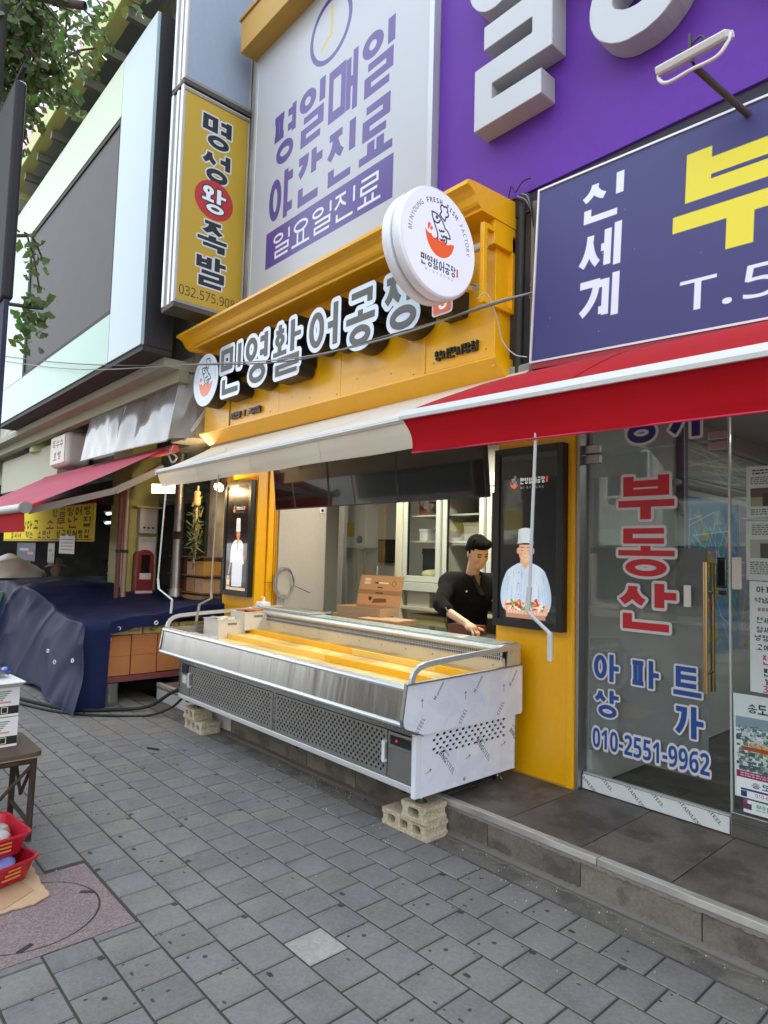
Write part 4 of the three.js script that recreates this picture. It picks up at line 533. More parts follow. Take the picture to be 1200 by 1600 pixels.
  const lidm = printed(0.56, 0.32, 900, (x, w, h) => { x.fillStyle = '#b98a5c'; x.fillRect(0, 0, w, h); x.fillStyle = '#d8c4a4'; x.fillRect(0.06, 0.03, 0.08, 0.03); x.fillRect(0.06, 0.07, 0.08, 0.025); x.fillStyle = '#4a3a26'; x.fillRect(0.2, 0.07, 0.05, 0.018); x.fillStyle = '#e8dcae'; x.fillRect(0.25, 0.07, 0.13, 0.014); x.fillStyle = '#3d2c1c'; x.strokeStyle = '#6b4c30'; x.lineWidth = 0.006; x.beginPath(); x.arc(0.45, 0.08, 0.026, 0, 7); x.stroke(); x.fillRect(0.24, 0.12, 0.07, 0.012); x.fillRect(0.23, 0.18, 0.1, 0.014); x.beginPath(); x.arc(0.17, 0.25, 0.022, 0, 7); x.fill(); x.fillStyle = '#6b4526'; x.beginPath(); x.moveTo(0.2, 0.3); x.lineTo(0.22, 0.25); x.lineTo(0.38, 0.24); x.lineTo(0.39, 0.28); x.fill(); x.fillStyle = 'rgba(90,60,34,.35)'; x.fillRect(0, 0.155, w, 0.05); }, { roughness: 0.9 });
  part(kb, 'tray', [bx(-0.28, 0.28, 0, 0.006, -0.14, 0.14), bx(-0.28, -0.275, 0.006, 0.075, -0.14, 0.14), bx(0.275, 0.28, 0.006, 0.075, -0.14, 0.14), bx(-0.275, 0.275, 0.006, 0.075, 0.135, 0.14), bx(-0.275, 0.275, 0.006, 0.075, -0.14, -0.135)], MT.card);
  part(kb, 'lid', bx(-0.28, 0.28, 0, 0.3, -0.003, 0.003).rotateX(-0.22).translate(0, 0.075, -0.14), MT.card); part(kb, 'lid_print', FZ(0.555, 0.295, 0, 0.15, 0.0045).rotateX(-0.22).translate(0, 0.075, -0.14), lidm); part(kb, 'lid_flap', [bx(-0.034, 0, 0.02, 0.27, -0.06, -0.055).rotateX(-0.22).translate(-0.27, 0.075, -0.1)], MT.card);
  for (const [k, x, z, w, ro] of [[0, -4.86, -4.1, 0.5, 0.1], [1, -4.38, -4.0, 0.46, 0.16]]) { const o = mesh('flat_kraft_box', [bx(-w / 2, w / 2, 0, 0.056, -0.14, 0.14, 0.003, 1), bx(-w / 2 - 0.001, w / 2 + 0.001, 0.03, 0.034, -0.142, 0.142)], MT.card); o.position.set(x, 1.032, z); o.rotation.y = ro; tag(o, k ? 'closed flat kraft box on the counter nearest the cook' : 'closed flat kraft box lying under the open one', 'box', 'kraft boxes on the counter'); }
  // coil of grey cable on the reveal
  const coil = thing('cable_coil', 'coil of grey cable tied up on the yellow reveal beside the beige partition', 'cable', [-6.235, 1.32, -4.1]); const lps = [], R = rng(8);
  for (let i = 0; i < 6; i++) lps.push(tube(Array.from({ length: 20 }, (_, k) => { const a = k / 20 * 6.2832, r = 0.115 + 0.025 * R() * 0.5 + 0.006 * i; return [0.012 + 0.01 * R() + i * 0.004, r * Math.sin(a) * 1.15, r * 0.92 * Math.cos(a) + 0.006 * (i - 3)]; }), 0.0045, 80, 6, true));
  part(coil, 'loops', lps, mat(0.3, 0.28, 0.27, 0.6)); part(coil, 'cable_tie', rod([0.02, 0, 0.13], [0.02, 0.01, 0.26], 0.003), MT.black); part(coil, 'cable_end', rod([0.03, -0.03, -0.12], [0.03, -0.12, -0.36], 0.004), MT.black); part(coil, 'plug', new THREE.CylinderGeometry(0.008, 0.006, 0.05, 8).translate(0.03, -0.2, -0.02), MT.lgrey);
}
// ---------------------------------------------------------------- lit picture displays on the pillars
{
  const disp = (label, x0, x1, y0, y1, draw) => {
    const t = thing('poster_display', label, 'display', [(x0 + x1) / 2, y0, ZP + 0.002], 'tall black picture displays on the yellow pillars'), w = x1 - x0, h = y1 - y0;
    part(t, 'frame', [bx(-w / 2, w / 2, 0, h, 0, 0.05, 0.004), bx(-w / 2, -w / 2 + 0.045, 0, h, 0.05, 0.066, 0.003), bx(w / 2 - 0.045, w / 2, 0, h, 0.05, 0.066, 0.003), bx(-w / 2 + 0.045, w / 2 - 0.045, 0, 0.05, 0.05, 0.066, 0.003), bx(-w / 2 + 0.045, w / 2 - 0.045, h - 0.05, h, 0.05, 0.066, 0.003)], MT.black);
    const iw = w - 0.09, ih = h - 0.1, tx = canvasTex(512, Math.round(512 * ih / iw), (x, W, H) => { x.scale(W / iw, W / iw); draw(x, iw, ih); });
    part(t, 'picture', FZ(iw, ih, 0, h / 2, 0.0525), new THREE.MeshPhysicalMaterial({ map: tx, roughness: 0.25, clearcoat: 1, clearcoatRoughness: 0.03, emissive: rgb(1, 1, 1), emissiveMap: tx, emissiveIntensity: 0.12 }));
  };
  const brand = (x, cx, y, w) => { logo(x, cx - w * 0.36, y, w * 0.16, '#d8dade', '#f06a28'); x.strokeStyle = '#f1f3f2'; x.fillStyle = '#f1f3f2'; word(x, '민영활어공장', cx - w * 0.2, y - w * 0.1, w * 0.62, w * 0.13, w * 0.022, 0.12); x.fillStyle = '#e65a2a'; x.fillRect(cx + w * 0.44, y - w * 0.1, w * 0.045, w * 0.12); x.fillStyle = '#c9cbcc'; [...'MINYOUNG'].forEach((c, i) => say(x, c, cx - w * 0.19 + i * w * 0.076, y + w * 0.13, w * 0.06)); };
  disp('black picture display of a cook holding a fish tray on the right pillar', -2.938, -2.372, 1.19, 2.44, (x, w, h) => { x.fillStyle = '#16171a'; x.fillRect(0, 0, w, h); brand(x, w * 0.5, 0.2, 0.33); x.save(); x.translate(0, h - 0.66); chefFront(x, w, 0.645); x.restore(); });
  disp('black framed picture display of a standing cook in white on the left pillar', -6.93, -6.335, 1.16, 2.46, (x, w, h) => { x.fillStyle = '#141418'; x.fillRect(0, 0, w, h); brand(x, w * 0.55, 0.27, 0.3); x.save(); x.translate(w * 0.02, h - 0.84); chefStanding(x, w * 1.02, 0.83); x.restore(); });
}
// ---------------------------------------------------------------- three screens under the awning
[[-5.78, -4.862, 'left'], [-4.855, -3.922, 'middle'], [-3.915, -2.985, 'right']].forEach(([a, b, w]) => {
  const t = thing('hanging_screen', w + ' one of the three black menu screens hung in a row over the counter', 'screen', [(a + b) / 2, 2.1, -3.68], 'menu screens over the serving opening'), W = b - a; t.rotation.x = 0.12;
  part(t, 'housing', bx(-W / 2, W / 2, 0, 0.53, -0.05, -0.004, 0.006), MT.blackm); part(t, 'bezel', [bx(-W / 2, W / 2, 0, 0.012, -0.004, 0.002), bx(-W / 2, W / 2, 0.518, 0.53, -0.004, 0.002), bx(-W / 2, -W / 2 + 0.01, 0.012, 0.518, -0.004, 0.002), bx(W / 2 - 0.01, W / 2, 0.012, 0.518, -0.004, 0.002)], MT.black);
  part(t, 'glass_front', bx(-W / 2 + 0.01, W / 2 - 0.01, 0.012, 0.518, -0.004, 0), MT.screen); part(t, 'bracket', [bx(-0.1, 0.1, 0.2, 0.4, -0.075, -0.05), rod([0, 0.3, -0.07], [0, 0.66, -0.15], 0.02)], MT.blackm);
});
// ---------------------------------------------------------------- yellow sign box over the shop
{
  const s = thing('shop_sign', 'yellow cornice sign box with raised white and grey Hangul letters', 'sign', [0, 0, 0]); const zF = -3.32, L = -6.76, R = -2.65;
  part(s, 'box', muv(bx(L, R, 2.93, 3.9, -3.49, zF - 0.02)), MT.yellow);
  part(s, 'side_panel', muv(bx(L, -6.21, 2.99, 3.9, zF - 0.02, zF, 0.003)), MT.yellow); part(s, 'side_panel', muv(bx(-3.3, R, 2.99, 3.9, zF - 0.02, zF, 0.003)), MT.yellow);
  part(s, 'seam_strip', [bx(-6.225, -6.195, 2.97, 3.9, zF, zF + 0.008, 0.002)], MT.yellow); part(s, 'seam_strip', [bx(-3.315, -3.285, 2.95, 3.9, zF, zF + 0.008, 0.002)], MT.yellow);
  for (const [a, b] of [[-6.194, -5.25], [-5.246, -4.3], [-4.296, -3.316]]) part(s, 'face_panel', muv(bx(a, b, 2.99, 3.9, zF - 0.019, zF - 0.008, 0.002, 1)), MT.yellow);
  part(s, 'end_return', muv(bx(R - 0.02, R + 0.002, 2.92, 3.9, -3.49, zF - 0.002)), MT.yellow);
  part(s, 'cornice', muv(sweepX([[-3.49, 3.888], [-3.12, 3.888], [-3.115, 3.905], [-3.09, 3.915], [-3.075, 3.93], [-3.055, 3.97], [-3.025, 3.995], [-2.985, 4.008], [-2.975, 4.008], [-2.975, 4.034], [-2.985, 4.04], [-3.05, 4.05], [-3.49, 4.08]], -6.84, -2.61)), MT.yellow);
  part(s, 'cornice_return', muv(bx(-2.7, -2.615, 3.72, 3.886, -3.49, -3.26, 0.003)), MT.yellow);
  part(s, 'bottom_trim', muv(sweepX([[zF - 0.03, 2.99], [zF + 0.028, 2.978], [zF + 0.03, 2.965], [zF - 0.1, 2.86], [-3.49, 2.86], [-3.49, 2.99]], -6.83, -2.62)), MT.yellow);
  for (let i = 0; i < 9; i++) part(s, 'rivet', new THREE.SphereGeometry(0.006, 8, 6).translate(-6.05 + i * 0.335 + 0.05 * Math.sin(i * 3), 3.06 + 0.05 * Math.cos(i * 2), zF - 0.008), mat(0.3, 0.2, 0.05, 0.6)); for (const x of [-6.7, -6.3, -3.2, -2.72]) for (const y of [3.05, 3.82]) part(s, 'rivet', new THREE.SphereGeometry(0.006, 8, 6).translate(x, y, zF), mat(0.3, 0.2, 0.05, 0.6));
  // raised letters: black sided white plates with grey strokes
  const plate = [phys(0.6, 0.69, 0.79, 0.22, { clearcoat: 0.8, clearcoatRoughness: 0.08 }), mat(0.012, 0.012, 0.013, 0.35)], stroke = mat(0.105, 0.1, 0.092, 0.5), zb = zF + 0.01, zt = -3.145;
  const letter = (ch, x0, x1, y0, y1) => {
    const w = x1 - x0, h = y1 - y0, bd = 0.042, lw = 0.054, ln = (k) => (x) => { x.lineJoin = 'miter'; const d = () => glyph(x, ch, bd, bd, w - 2 * bd, h - 2 * bd, lw); k ? grown(x, bd, d) : d(); };
    const a = part(s, 'letter', solid(traced(w, h, 420, ln(1)), zt - zb).translate(x0, y0, zb), plate); part(a, 'stroke', solid(traced(w, h, 420, ln(0)), 0.004).translate(x0, y0, zt), stroke);
  };
  letter('민', -6.13, -5.645, 3.215, 3.775); letter('영', -5.63, -5.15, 3.225, 3.775); letter('활', -5.125, -4.61, 3.215, 3.775); letter('어', -4.56, -4.085, 3.33, 3.765); letter('공', -4.05, -3.625, 3.245, 3.765); letter('장', -3.605, -3.145, 3.255, 3.76);
  // red seal and round mark
  const rr = (w, h, r) => { const q = new THREE.Shape(); q.moveTo(r, 0); q.lineTo(w - r, 0); q.quadraticCurveTo(w, 0, w, r); q.lineTo(w, h - r); q.quadraticCurveTo(w, h, w - r, h); q.lineTo(r, h); q.quadraticCurveTo(0, h, 0, h - r); q.lineTo(0, r); q.quadraticCurveTo(0, 0, r, 0); return q; };
  const seal = part(s, 'seal', solid([rr(0.19, 0.4, 0.03)], zt - zb).translate(-3.06, 3.3, zb), plate);
  part(seal, 'seal_print', FZ(0.165, 0.375, -2.965, 3.5, zt + 0.002), printed(0.165, 0.375, 900, (x, w, h) => { x.fillStyle = '#ee6a3c'; x.beginPath(); x.roundRect(0, 0, w, h, 0.02); x.fill(); x.strokeStyle = x.fillStyle = '#fff'; glyph(x, '직', 0.03, 0.025, 0.105, 0.15, 0.02); glyph(x, '영', 0.03, 0.2, 0.105, 0.15, 0.02); }, { transparent: true, roughness: 0.35 }));
  const dz = part(s, 'round_mark', new THREE.CylinderGeometry(0.285, 0.285, zt - zb, 56).rotateX(Math.PI / 2).translate(-6.425, 3.49, (zt + zb) / 2), MT.black);
  part(dz, 'mark_print', new THREE.CircleGeometry(0.284, 56).translate(-6.425, 3.49, zt + 0.002), printed(0.57, 0.57, 900, (x, w) => { x.fillStyle = '#dce9f5'; x.fillRect(0, 0, w, w); logo(x, w / 2, w / 2, 0.25, '#2c3038', '#f2764a'); ringText(x, w / 2, w / 2, 0.225, 'MINYOUNG FRESH FISH FACTORY', 0.03, '#8fa0b4'); }, { roughness: 0.25 }));
  // small flat cut letters
  const small = (txt, x0, x1, y0, y1, tilt) => { const n = txt.length, cw = (x1 - x0) / n;[...txt].forEach((ch, i) => { if (ch === ' ') return; const sh = traced(cw * 0.92, y1 - y0, 1400, (x) => { glyph(x, ch, 0, 0, cw * 0.92, y1 - y0, 0.0095); }); if (sh.length) part(s, 'small_letter', solid(sh, 0.02).translate(x0 + i * cw, y0, zF + 0.002), MT.black); }); };
  small('정서진시장점', -3.18, -2.775, 3.055, 3.125); small('매장문의 I 개설상담', -6.15, -5.54, 3.045, 3.11);
}
function ringText(x, cx, cy, r, txt, size, col) { x.save(); x.fillStyle = col; x.textAlign = 'center'; const n = txt.length; [...txt].forEach((ch, i) => { const a = -2.55 + (i + 0.5) / n * 5.1 - 0.0; x.save(); x.translate(cx + r * Math.sin(a * 0.62), cy - r * Math.cos(a * 0.62)); x.rotate(a * 0.62); say(x, ch, 0, size * 0.36, size, i > 7 && i < 19 ? 'bold' : ''); x.restore(); }); x.restore(); }
// ---------------------------------------------------------------- round projecting sign
{
  const t = thing('round_sign', 'round white projecting sign with a fish in a cook hat over an orange wave', 'sign', [-2.66, 3.57, -2.79]); const r = 0.342;
  const shell = (s) => { const g = new THREE.LatheGeometry([[0, 0], [r - 0.02, 0], [r, -0.012], [r, -0.06], [r - 0.012, -0.07], [0, -0.07]].map((p) => new THREE.Vector2(...p)), 64); return g.rotateZ(-Math.PI / 2); };
  part(t, 'front_shell', shell(), MT.acrylic); part(t, 'drum', new THREE.CylinderGeometry(r - 0.045, r - 0.045, 0.09, 48).rotateZ(Math.PI / 2).translate(-0.1, 0, 0), MT.chrome); part(t, 'back_shell', shell().translate(-0.09, 0, 0), MT.acrylic);
  const tx = canvasTex(768, 768, (x, W) => { x.scale(W / 0.68, W / 0.68); x.fillStyle = '#eef3fb'; x.fillRect(0, 0, 0.68, 0.68); logo(x, 0.335, 0.28, 0.215, '#2b3040', '#f0652a'); ringText(x, 0.34, 0.34, 0.272, 'MINYOUNG FRESH FISH FACTORY', 0.044, '#2b3040'); x.strokeStyle = x.fillStyle = '#33384a'; word(x, '민영활어공장', 0.165, 0.455, 0.33, 0.072, 0.0105, 0.12); x.fillStyle = '#e8705a'; x.fillRect(0.5, 0.462, 0.018, 0.055); x.fillStyle = '#555b6c'; x.textAlign = 'center'; [...'MINYOUNG'].forEach((c, i) => say(x, c, 0.215 + i * 0.035, 0.555, 0.022)); });
  part(t, 'print', new THREE.CircleGeometry(r - 0.02, 64).rotateY(Math.PI / 2).translate(0.002, 0, 0), new THREE.MeshPhysicalMaterial({ map: tx, roughness: 0.3, clearcoat: 0.5, clearcoatRoughness: 0.1, emissive: rgb(1, 1, 1), emissiveMap: tx, emissiveIntensity: 0.05 }));
  const f = thing('sign_bracket', 'yellow square tube bracket holding the round sign to the sign box', 'bracket', [-2.632, 0, 0]); const q = 0.034;
  for (const z of [-3.17, -3.47]) part(f, 'upright', bx(-0.017, 0.017, 3.3, 3.83, z - 0.017, z + 0.017, 0.002), MT.yellow); for (const y of [3.317, 3.813]) part(f, 'crossbar', bx(-0.0165, 0.0165, y - 0.017, y + 0.017, -3.453, -3.187, 0.002), MT.yellow);
  for (const y of [3.43, 3.7]) { const a = part(f, 'arm', bx(-0.145, -0.11, y - 0.017, y + 0.017, -3.2, -3.06, 0.002), MT.yellow); part(a, 'clip', bx(-0.11, 0.0, y - 0.02, y + 0.02, -3.215, -3.187), MT.alu); }
  part(f, 'wire', tube([[-0.1, 3.55, -3.05], [-0.07, 3.5, -3.1], [-0.08, 3.44, -3.13], [-0.05, 3.42, -3.16]], 0.004), MT.wood);
}
// ---------------------------------------------------------------- awnings
function sag(a) { return (u, v) => [0, -a * Math.sin(v * Math.PI) * (0.7 + 0.3 * Math.sin(u * 9)), 0]; }
{
  const wv = thing('white_awning', 'cream retractable awning with plain valance under the yellow sign', 'awning', [-6.8, 2.485, -2.84]); wv.rotation.z = 0.012; const W = 4.36;
  part(wv, 'canopy', quad([0, 0.02, 0], [W, 0.02, 0], [W, 0.36, -0.62], [0, 0.36, -0.62], 24, 8, sag(0.02)), MT.cream); part(wv, 'front_bar', [sweepX([[0.03, -0.02], [0.035, 0.01], [0.02, 0.03], [-0.02, 0.03], [-0.025, -0.02]], 0, W), rod([0, -0.005, 0.034], [W, -0.005, 0.034], 0.008)], mat(0.62, 0.62, 0.6, 0.4));
  part(wv, 'valance', quad([0.02, -0.16, -0.01], [W, -0.19, -0.015], [W, -0.012, 0.02], [0.01, -0.012, 0.02], 40, 5, (u, v) => [v < 0.1 ? 0 : 0, 0, (1 - v) * 0.012 * Math.sin(u * 22) - 0.02 * (1 - v) * (1 - v)]), MT.cream); part(wv, 'cassette', bx(-0.05, W, 0.32, 0.4, -0.66, -0.6, 0.02), mat(0.3, 0.3, 0.28, 0.6));
  for (const x of [0.4, 2.4]) part(wv, 'arm', [bar([x, 0, -0.02], [x + 0.5, 0.14, -0.3], 0.03, 0.05), bar([x + 0.5, 0.14, -0.3], [x + 0.05, 0.3, -0.6], 0.03, 0.05)], MT.lgrey); part(wv, 'end_cap', bx(-0.014, 0.004, -0.025, 0.034, -0.03, 0.037, 0.004), MT.lgrey);
  for (const x of [0.9, 1.9, 2.9]) part(wv, 'seam', quad([x, 0.024, -0.002], [x + 0.018, 0.024, -0.002], [x + 0.018, 0.364, -0.622], [x, 0.364, -0.622], 1, 8, sag(0.018)), MT.cream); for (const x of [0.9, 1.9, 2.9]) part(wv, 'valance_seam', bar([x, -0.014, 0.0235], [x, -0.165, -0.008], 0.014, 0.0015, [0, 0, 1]), MT.cream);
  const ra = thing('red_awning', 'bright red awning with white front bar over the glass door', 'awning', [-2.44, 2.385, -2.32]); ra.rotation.z = -0.017; const w2 = 5;
  part(ra, 'canopy', quad([0, 0.028, 0], [w2, 0.028, 0], [w2, 0.44, -1.1], [0, 0.44, -1.1], 40, 12, (u, v) => [0, 0.06 * Math.sin(v * Math.PI) - 0.03 * Math.exp(-u * 30) * Math.sin(v * Math.PI), 0]), MT.red);
  part(ra, 'front_bar', sweepX([[0.028, -0.016], [0.034, 0.0], [0.03, 0.028], [-0.02, 0.03], [-0.022, -0.016]], -0.012, w2), mat(0.74, 0.76, 0.76, 0.4)); part(ra, 'valance', quad([0.035, -0.185, -0.03], [w2, -0.185, -0.03], [w2, -0.012, 0.016], [0, -0.012, 0.016], 60, 8, (u, v) => [0.02 * Math.sin((1 - v) * 3.1) * Math.exp(-u * 60), 0, (1 - v) * 0.008 * Math.sin(u * 34) - 0.01 * Math.sin(v * 3.14)]), MT.red);
  part(ra, 'hem', tube([[0.035, -0.186, -0.03], [2, -0.186, -0.028], [w2, -0.186, -0.03]], 0.0045, 60), mat(0.55, 0.02, 0.08, 0.7)); for (const x of [0.6, 3]) part(ra, 'arm', [bar([x, 0, -0.03], [x + 0.6, 0.22, -0.5], 0.03, 0.05), bar([x + 0.6, 0.2, -0.5], [x, 0.38, -1.05], 0.03, 0.05)], MT.lgrey);
  for (const x of [0.95, 1.95, 2.95]) part(ra, 'seam', quad([x, 0.031, 0], [x + 0.018, 0.031, 0], [x + 0.018, 0.443, -1.1], [x, 0.443, -1.1], 1, 12, (u, v) => [0, 0.0605 * Math.sin(v * Math.PI), 0]), MT.red);
  part(ra, 'roller', bx(-0.02, w2, 0.4, 0.46, -1.14, -1.07, 0.02), mat(0.25, 0.05, 0.05, 0.6));
}
// crank rods hanging from the awnings
{
  const crank = (label, pts, m) => { const t = thing('awning_crank', label, 'crank rod', [0, 0, 0], 'hand cranks hanging from the awnings'); part(t, 'shaft', rod(pts[0], pts[1], 0.0075), m); const h = part(t, 'joint', rod(pts[1], pts[2], 0.012), m); part(t, 'bent_arm', [rod(pts[2], pts[3], 0.0085), new THREE.SphereGeometry(0.0095, 12, 8).translate(...pts[3])], m); part(t, 'grip', rod(pts[3], pts[4], 0.012), m); };
  const cm = mat(0.46, 0.46, 0.45, 0.5), wm = mat(0.62, 0.64, 0.62, 0.5), bm = mat(0.36, 0.32, 0.26, 0.6);
  crank('grey bent crank rod hanging from the red awning in front of the right display', [[-1.648, 2.21, -2.36], [-1.671, 1.54, -2.36], [-1.68, 1.435, -2.36], [-1.566, 1.352, -2.36], [-1.565, 1.24, -2.36]], cm);
  crank('white bent crank rod at the left end of the cream awning', [[-6.62, 2.36, -2.85], [-6.69, 1.35, -2.84], [-6.66, 1.245, -2.84], [-6.32, 1.155, -2.84], [-6.335, 1.02, -2.84]], wm);
  crank('brownish bent crank rod hanging from the cream awning over the white bins', [[-5.48, 2.36, -2.85], [-5.5, 1.3, -2.84], [-5.49, 1.225, -2.84], [-5.72, 1.15, -2.84], [-5.77, 0.99, -2.84]], bm);
}
// overhead cables in front of the sign
[[-0.03, 'upper'], [0.03, 'lower']].forEach(([d, w], i) => tag(mesh('overhead_cable', tube([[-14, 5.2 - d * 1.5, -2.5], [-8.1, 3.83 - d, -2.52], [-6.52, 3.62, -2.9], [-4.46, 3.285 + d * 0.3, -3.02], [-3.45, 3.23 - d * 0.3, -3.05], [-2.82, 3.215, -3.06], [-2.5, 3.235 + d * 0.2, -3.1], [-2.39, 3.35, -3.36]], 0.0065, 120, 6), i ? mat(0.3, 0.29, 0.27, 0.7) : mat(0.12, 0.115, 0.11, 0.7)), w + ' of two thin cables strung across the yellow sign', 'cable', 'cables across the sign'));
tag(mesh('loose_wire', tube([[-2.62, 3.3, -3.1], [-2.57, 3.33, -3.12], [-2.545, 3.2, -3.2], [-2.55, 3.05, -3.28], [-2.5, 2.97, -3.34], [-2.42, 2.94, -3.36]], 0.0035, 60, 6), mat(0.5, 0.5, 0.48, 0.5)), 'thin pale wire looping down the right end of the yellow sign', 'wire');
// ---------------------------------------------------------------- building above the shops, its signboards, the glass office front
const ZW = -3.5;
{
  const b = thing('clinic_building', 'multi storey building with purple and white signboards above the shops', 'building');
  part(b, 'upper_wall', muv(bx(-6.95, 9, 3.0, 9.4, -13, ZW)), MT.wall); part(b, 'side_wall', muv(bx(1.6, 9, 0, 3.0, -13, -3.7)), MT.wall); part(b, 'back_wall', muv(bx(-7.7, 1.6, 0, 3.0, -13, -9.0)), MT.wall); part(b, 'party_wall', muv(bx(-7.9, -7.7, 0, 3.0, -9.0, -4.0)), MT.wall);
  // white clinic board
  const wb = thing('white_signboard', 'white clinic signboard with purple Hangul lines and a clock drawing', 'signboard', [-4.69, 4.2, ZW]);
  part(wb, 'box', bx(-1.34, 1.34, 0, 3.1, 0, 0.11), MT.alu); for (const a of [-1.352, 1.3]) part(wb, 'edge_frame', bx(a, a + 0.052, -0.01, 3.11, 0, 0.118, 0.004), mat(0.52, 0.53, 0.55, 0.4, { metalness: 0.4 }));
  const P = '#4c3385', pw = 2.6, ph = 3.08;
  part(wb, 'print', FZ(pw, ph, 0, 1.545, 0.113), printed(pw, ph, 420, (x) => {
    x.fillStyle = '#b6b9bf'; x.fillRect(0, 0, pw, ph); const X = (wx) => wx + 4.69 + pw / 2, Y = (wy) => 4.2 + 0.005 + ph - wy; x.strokeStyle = x.fillStyle = P;
    const row = (t, x0, x1, y0, y1, lw) => { const n = t.length, c = (x1 - x0) / n; [...t].forEach((ch, i) => glyph(x, ch, X(x0 + i * c) + c * 0.06, Y(y1), c * 0.88, y1 - y0, lw)); };
    row('평일매일', -5.68, -3.76, 5.58, 6.14, 0.098); row('야간진료', -5.7, -3.76, 4.99, 5.49, 0.092);
    x.fillRect(X(-5.7), Y(4.93), 1.93, 0.38); x.strokeStyle = '#d8d9e2'; row('일요일진료', -5.58, -3.9, 4.61, 4.86, 0.026);
    x.strokeStyle = P; x.lineWidth = 0.05; x.beginPath(); x.arc(X(-4.7), Y(6.56), 0.3, 0, 7); x.stroke(); x.strokeStyle = '#c8b06a'; x.lineWidth = 0.045; x.beginPath(); x.moveTo(X(-4.68), Y(6.78)); x.lineTo(X(-4.68), Y(6.5)); x.lineTo(X(-4.84), Y(6.42)); x.stroke();
  }, { roughness: 0.28 }));
  // ochre beam
  const ob = thing('ochre_beam', 'ochre yellow painted beam along the top of the white signboard', 'beam', [-4.6, 7.02, ZW]); part(ob, 'face', muv(bx(-1.48, 1.3, 0, 0.36, 0, 0.3, 0.01)), mat(0.5, 0.29, 0.05, 0.55, { map: grainT })); part(ob, 'flashing', bx(-1.5, 1.32, 0.36, 0.4, 0, 0.32, 0.005), mat(0.42, 0.25, 0.06, 0.5));
  // purple board with channel letters
  const pb = thing('purple_signboard', 'purple signboard with large silver white channel letters', 'signboard', [-3.33, 4.1, ZW]); const pm = phys(0.125, 0.034, 0.34, 0.55, { specularIntensity: 0.4, map: grainT });
  part(pb, 'panel', muv(bx(0, 6.2, 0, 3.4, 0, 0.045)), pm); part(pb, 'gap_shade_strip', bx(0, 6.2, -0.13, -0.005, 0, 0.03), mat(0.02, 0.015, 0.03, 0.7));  // dark strip paints in the shaded gap below the panel
  const side = mat(0.4, 0.4, 0.39, 0.5), face = phys(0.47, 0.49, 0.52, 0.35, { clearcoat: 0.4, clearcoatRoughness: 0.15 });
  for (const [ch, x0, w] of [['일', 0.42, 0.72], ['병', 1.22, 0.8], ['원', 2.16, 0.8]]) { const a = part(pb, 'channel_letter', solid(traced(w, 1.36, 160, (x) => { x.lineJoin = 'miter'; glyph(x, ch, 0, 0, w, 1.36, 0.2); }), 0.15, 0.004).translate(x0, 0.5, 0.05), [face, side]); }
  // blue estate agent board
  const bb = thing('blue_signboard', 'navy blue estate agent signboard with white and yellow Hangul', 'signboard', [-2.4, 2.91, ZW + 0.01]); bb.rotation.z = -0.046; const bw = 3.9, bh = 1.1;
  part(bb, 'box', bx(0, bw, 0, bh, 0, 0.108), MT.lgrey); part(bb, 'frame', [bx(-0.012, 0, -0.012, bh + 0.012, 0, 0.118), bx(0, bw, bh, bh + 0.012, 0, 0.118), bx(0, bw, -0.012, 0, 0, 0.118)], mat(0.7, 0.7, 0.7, 0.4, { metalness: 0.3 }));
  part(bb, 'under_trim', bx(0, bw, -0.05, -0.013, 0, 0.112), mat(0.3, 0.02, 0.04, 0.5));
  part(bb, 'print', FZ(bw - 0.004, bh - 0.004, bw / 2, bh / 2, 0.11), printed(bw, bh, 380, (x) => {
    x.fillStyle = '#383772'; x.fillRect(0, 0, bw, bh); const R = rng(4); x.strokeStyle = x.fillStyle = '#e4e7f3'; ['신', '세', '계'].forEach((c, i) => glyph(x, c, 0.3, 0.075 + i * 0.295, 0.275, 0.25, 0.046));
    x.strokeStyle = x.fillStyle = '#e9dc35'; ['부', '동', '산'].forEach((c, i) => glyph(x, c, 0.87 + i * 0.86, 0.09, 0.68, 0.62, 0.125));
    x.fillStyle = '#e4e7f3'; say(x, 'T.5', 0.92, 0.99, 0.23, '', 'sans-serif', 0.5);
    for (let i = 0; i < 60; i++) { x.fillStyle = R() > 0.5 ? 'rgba(220,222,235,.5)' : 'rgba(30,30,60,.35)'; x.fillRect(R() * bw, R() * bh, 0.002 + 0.004 * R(), 0.004 + 0.012 * R() * R()); }
  }, { roughness: 0.45 }));
  // floodlight on an arm above the blue board
  const fl = thing('flood_lamp', 'slim white floodlight with wire bracket on a black arm above the blue signboard', 'floodlight', [-1.24, 4.09, -3.02]);
  const hd = part(fl, 'head', bx(-0.165, 0.165, -0.018, 0.018, -0.06, 0.06, 0.008).rotateX(0.5), mat(0.72, 0.72, 0.7, 0.4)); part(hd, 'lens_plate', bx(-0.155, 0.155, -0.023, -0.018, -0.05, 0.05).rotateX(0.5), mat(0.6, 0.6, 0.58, 0.3));
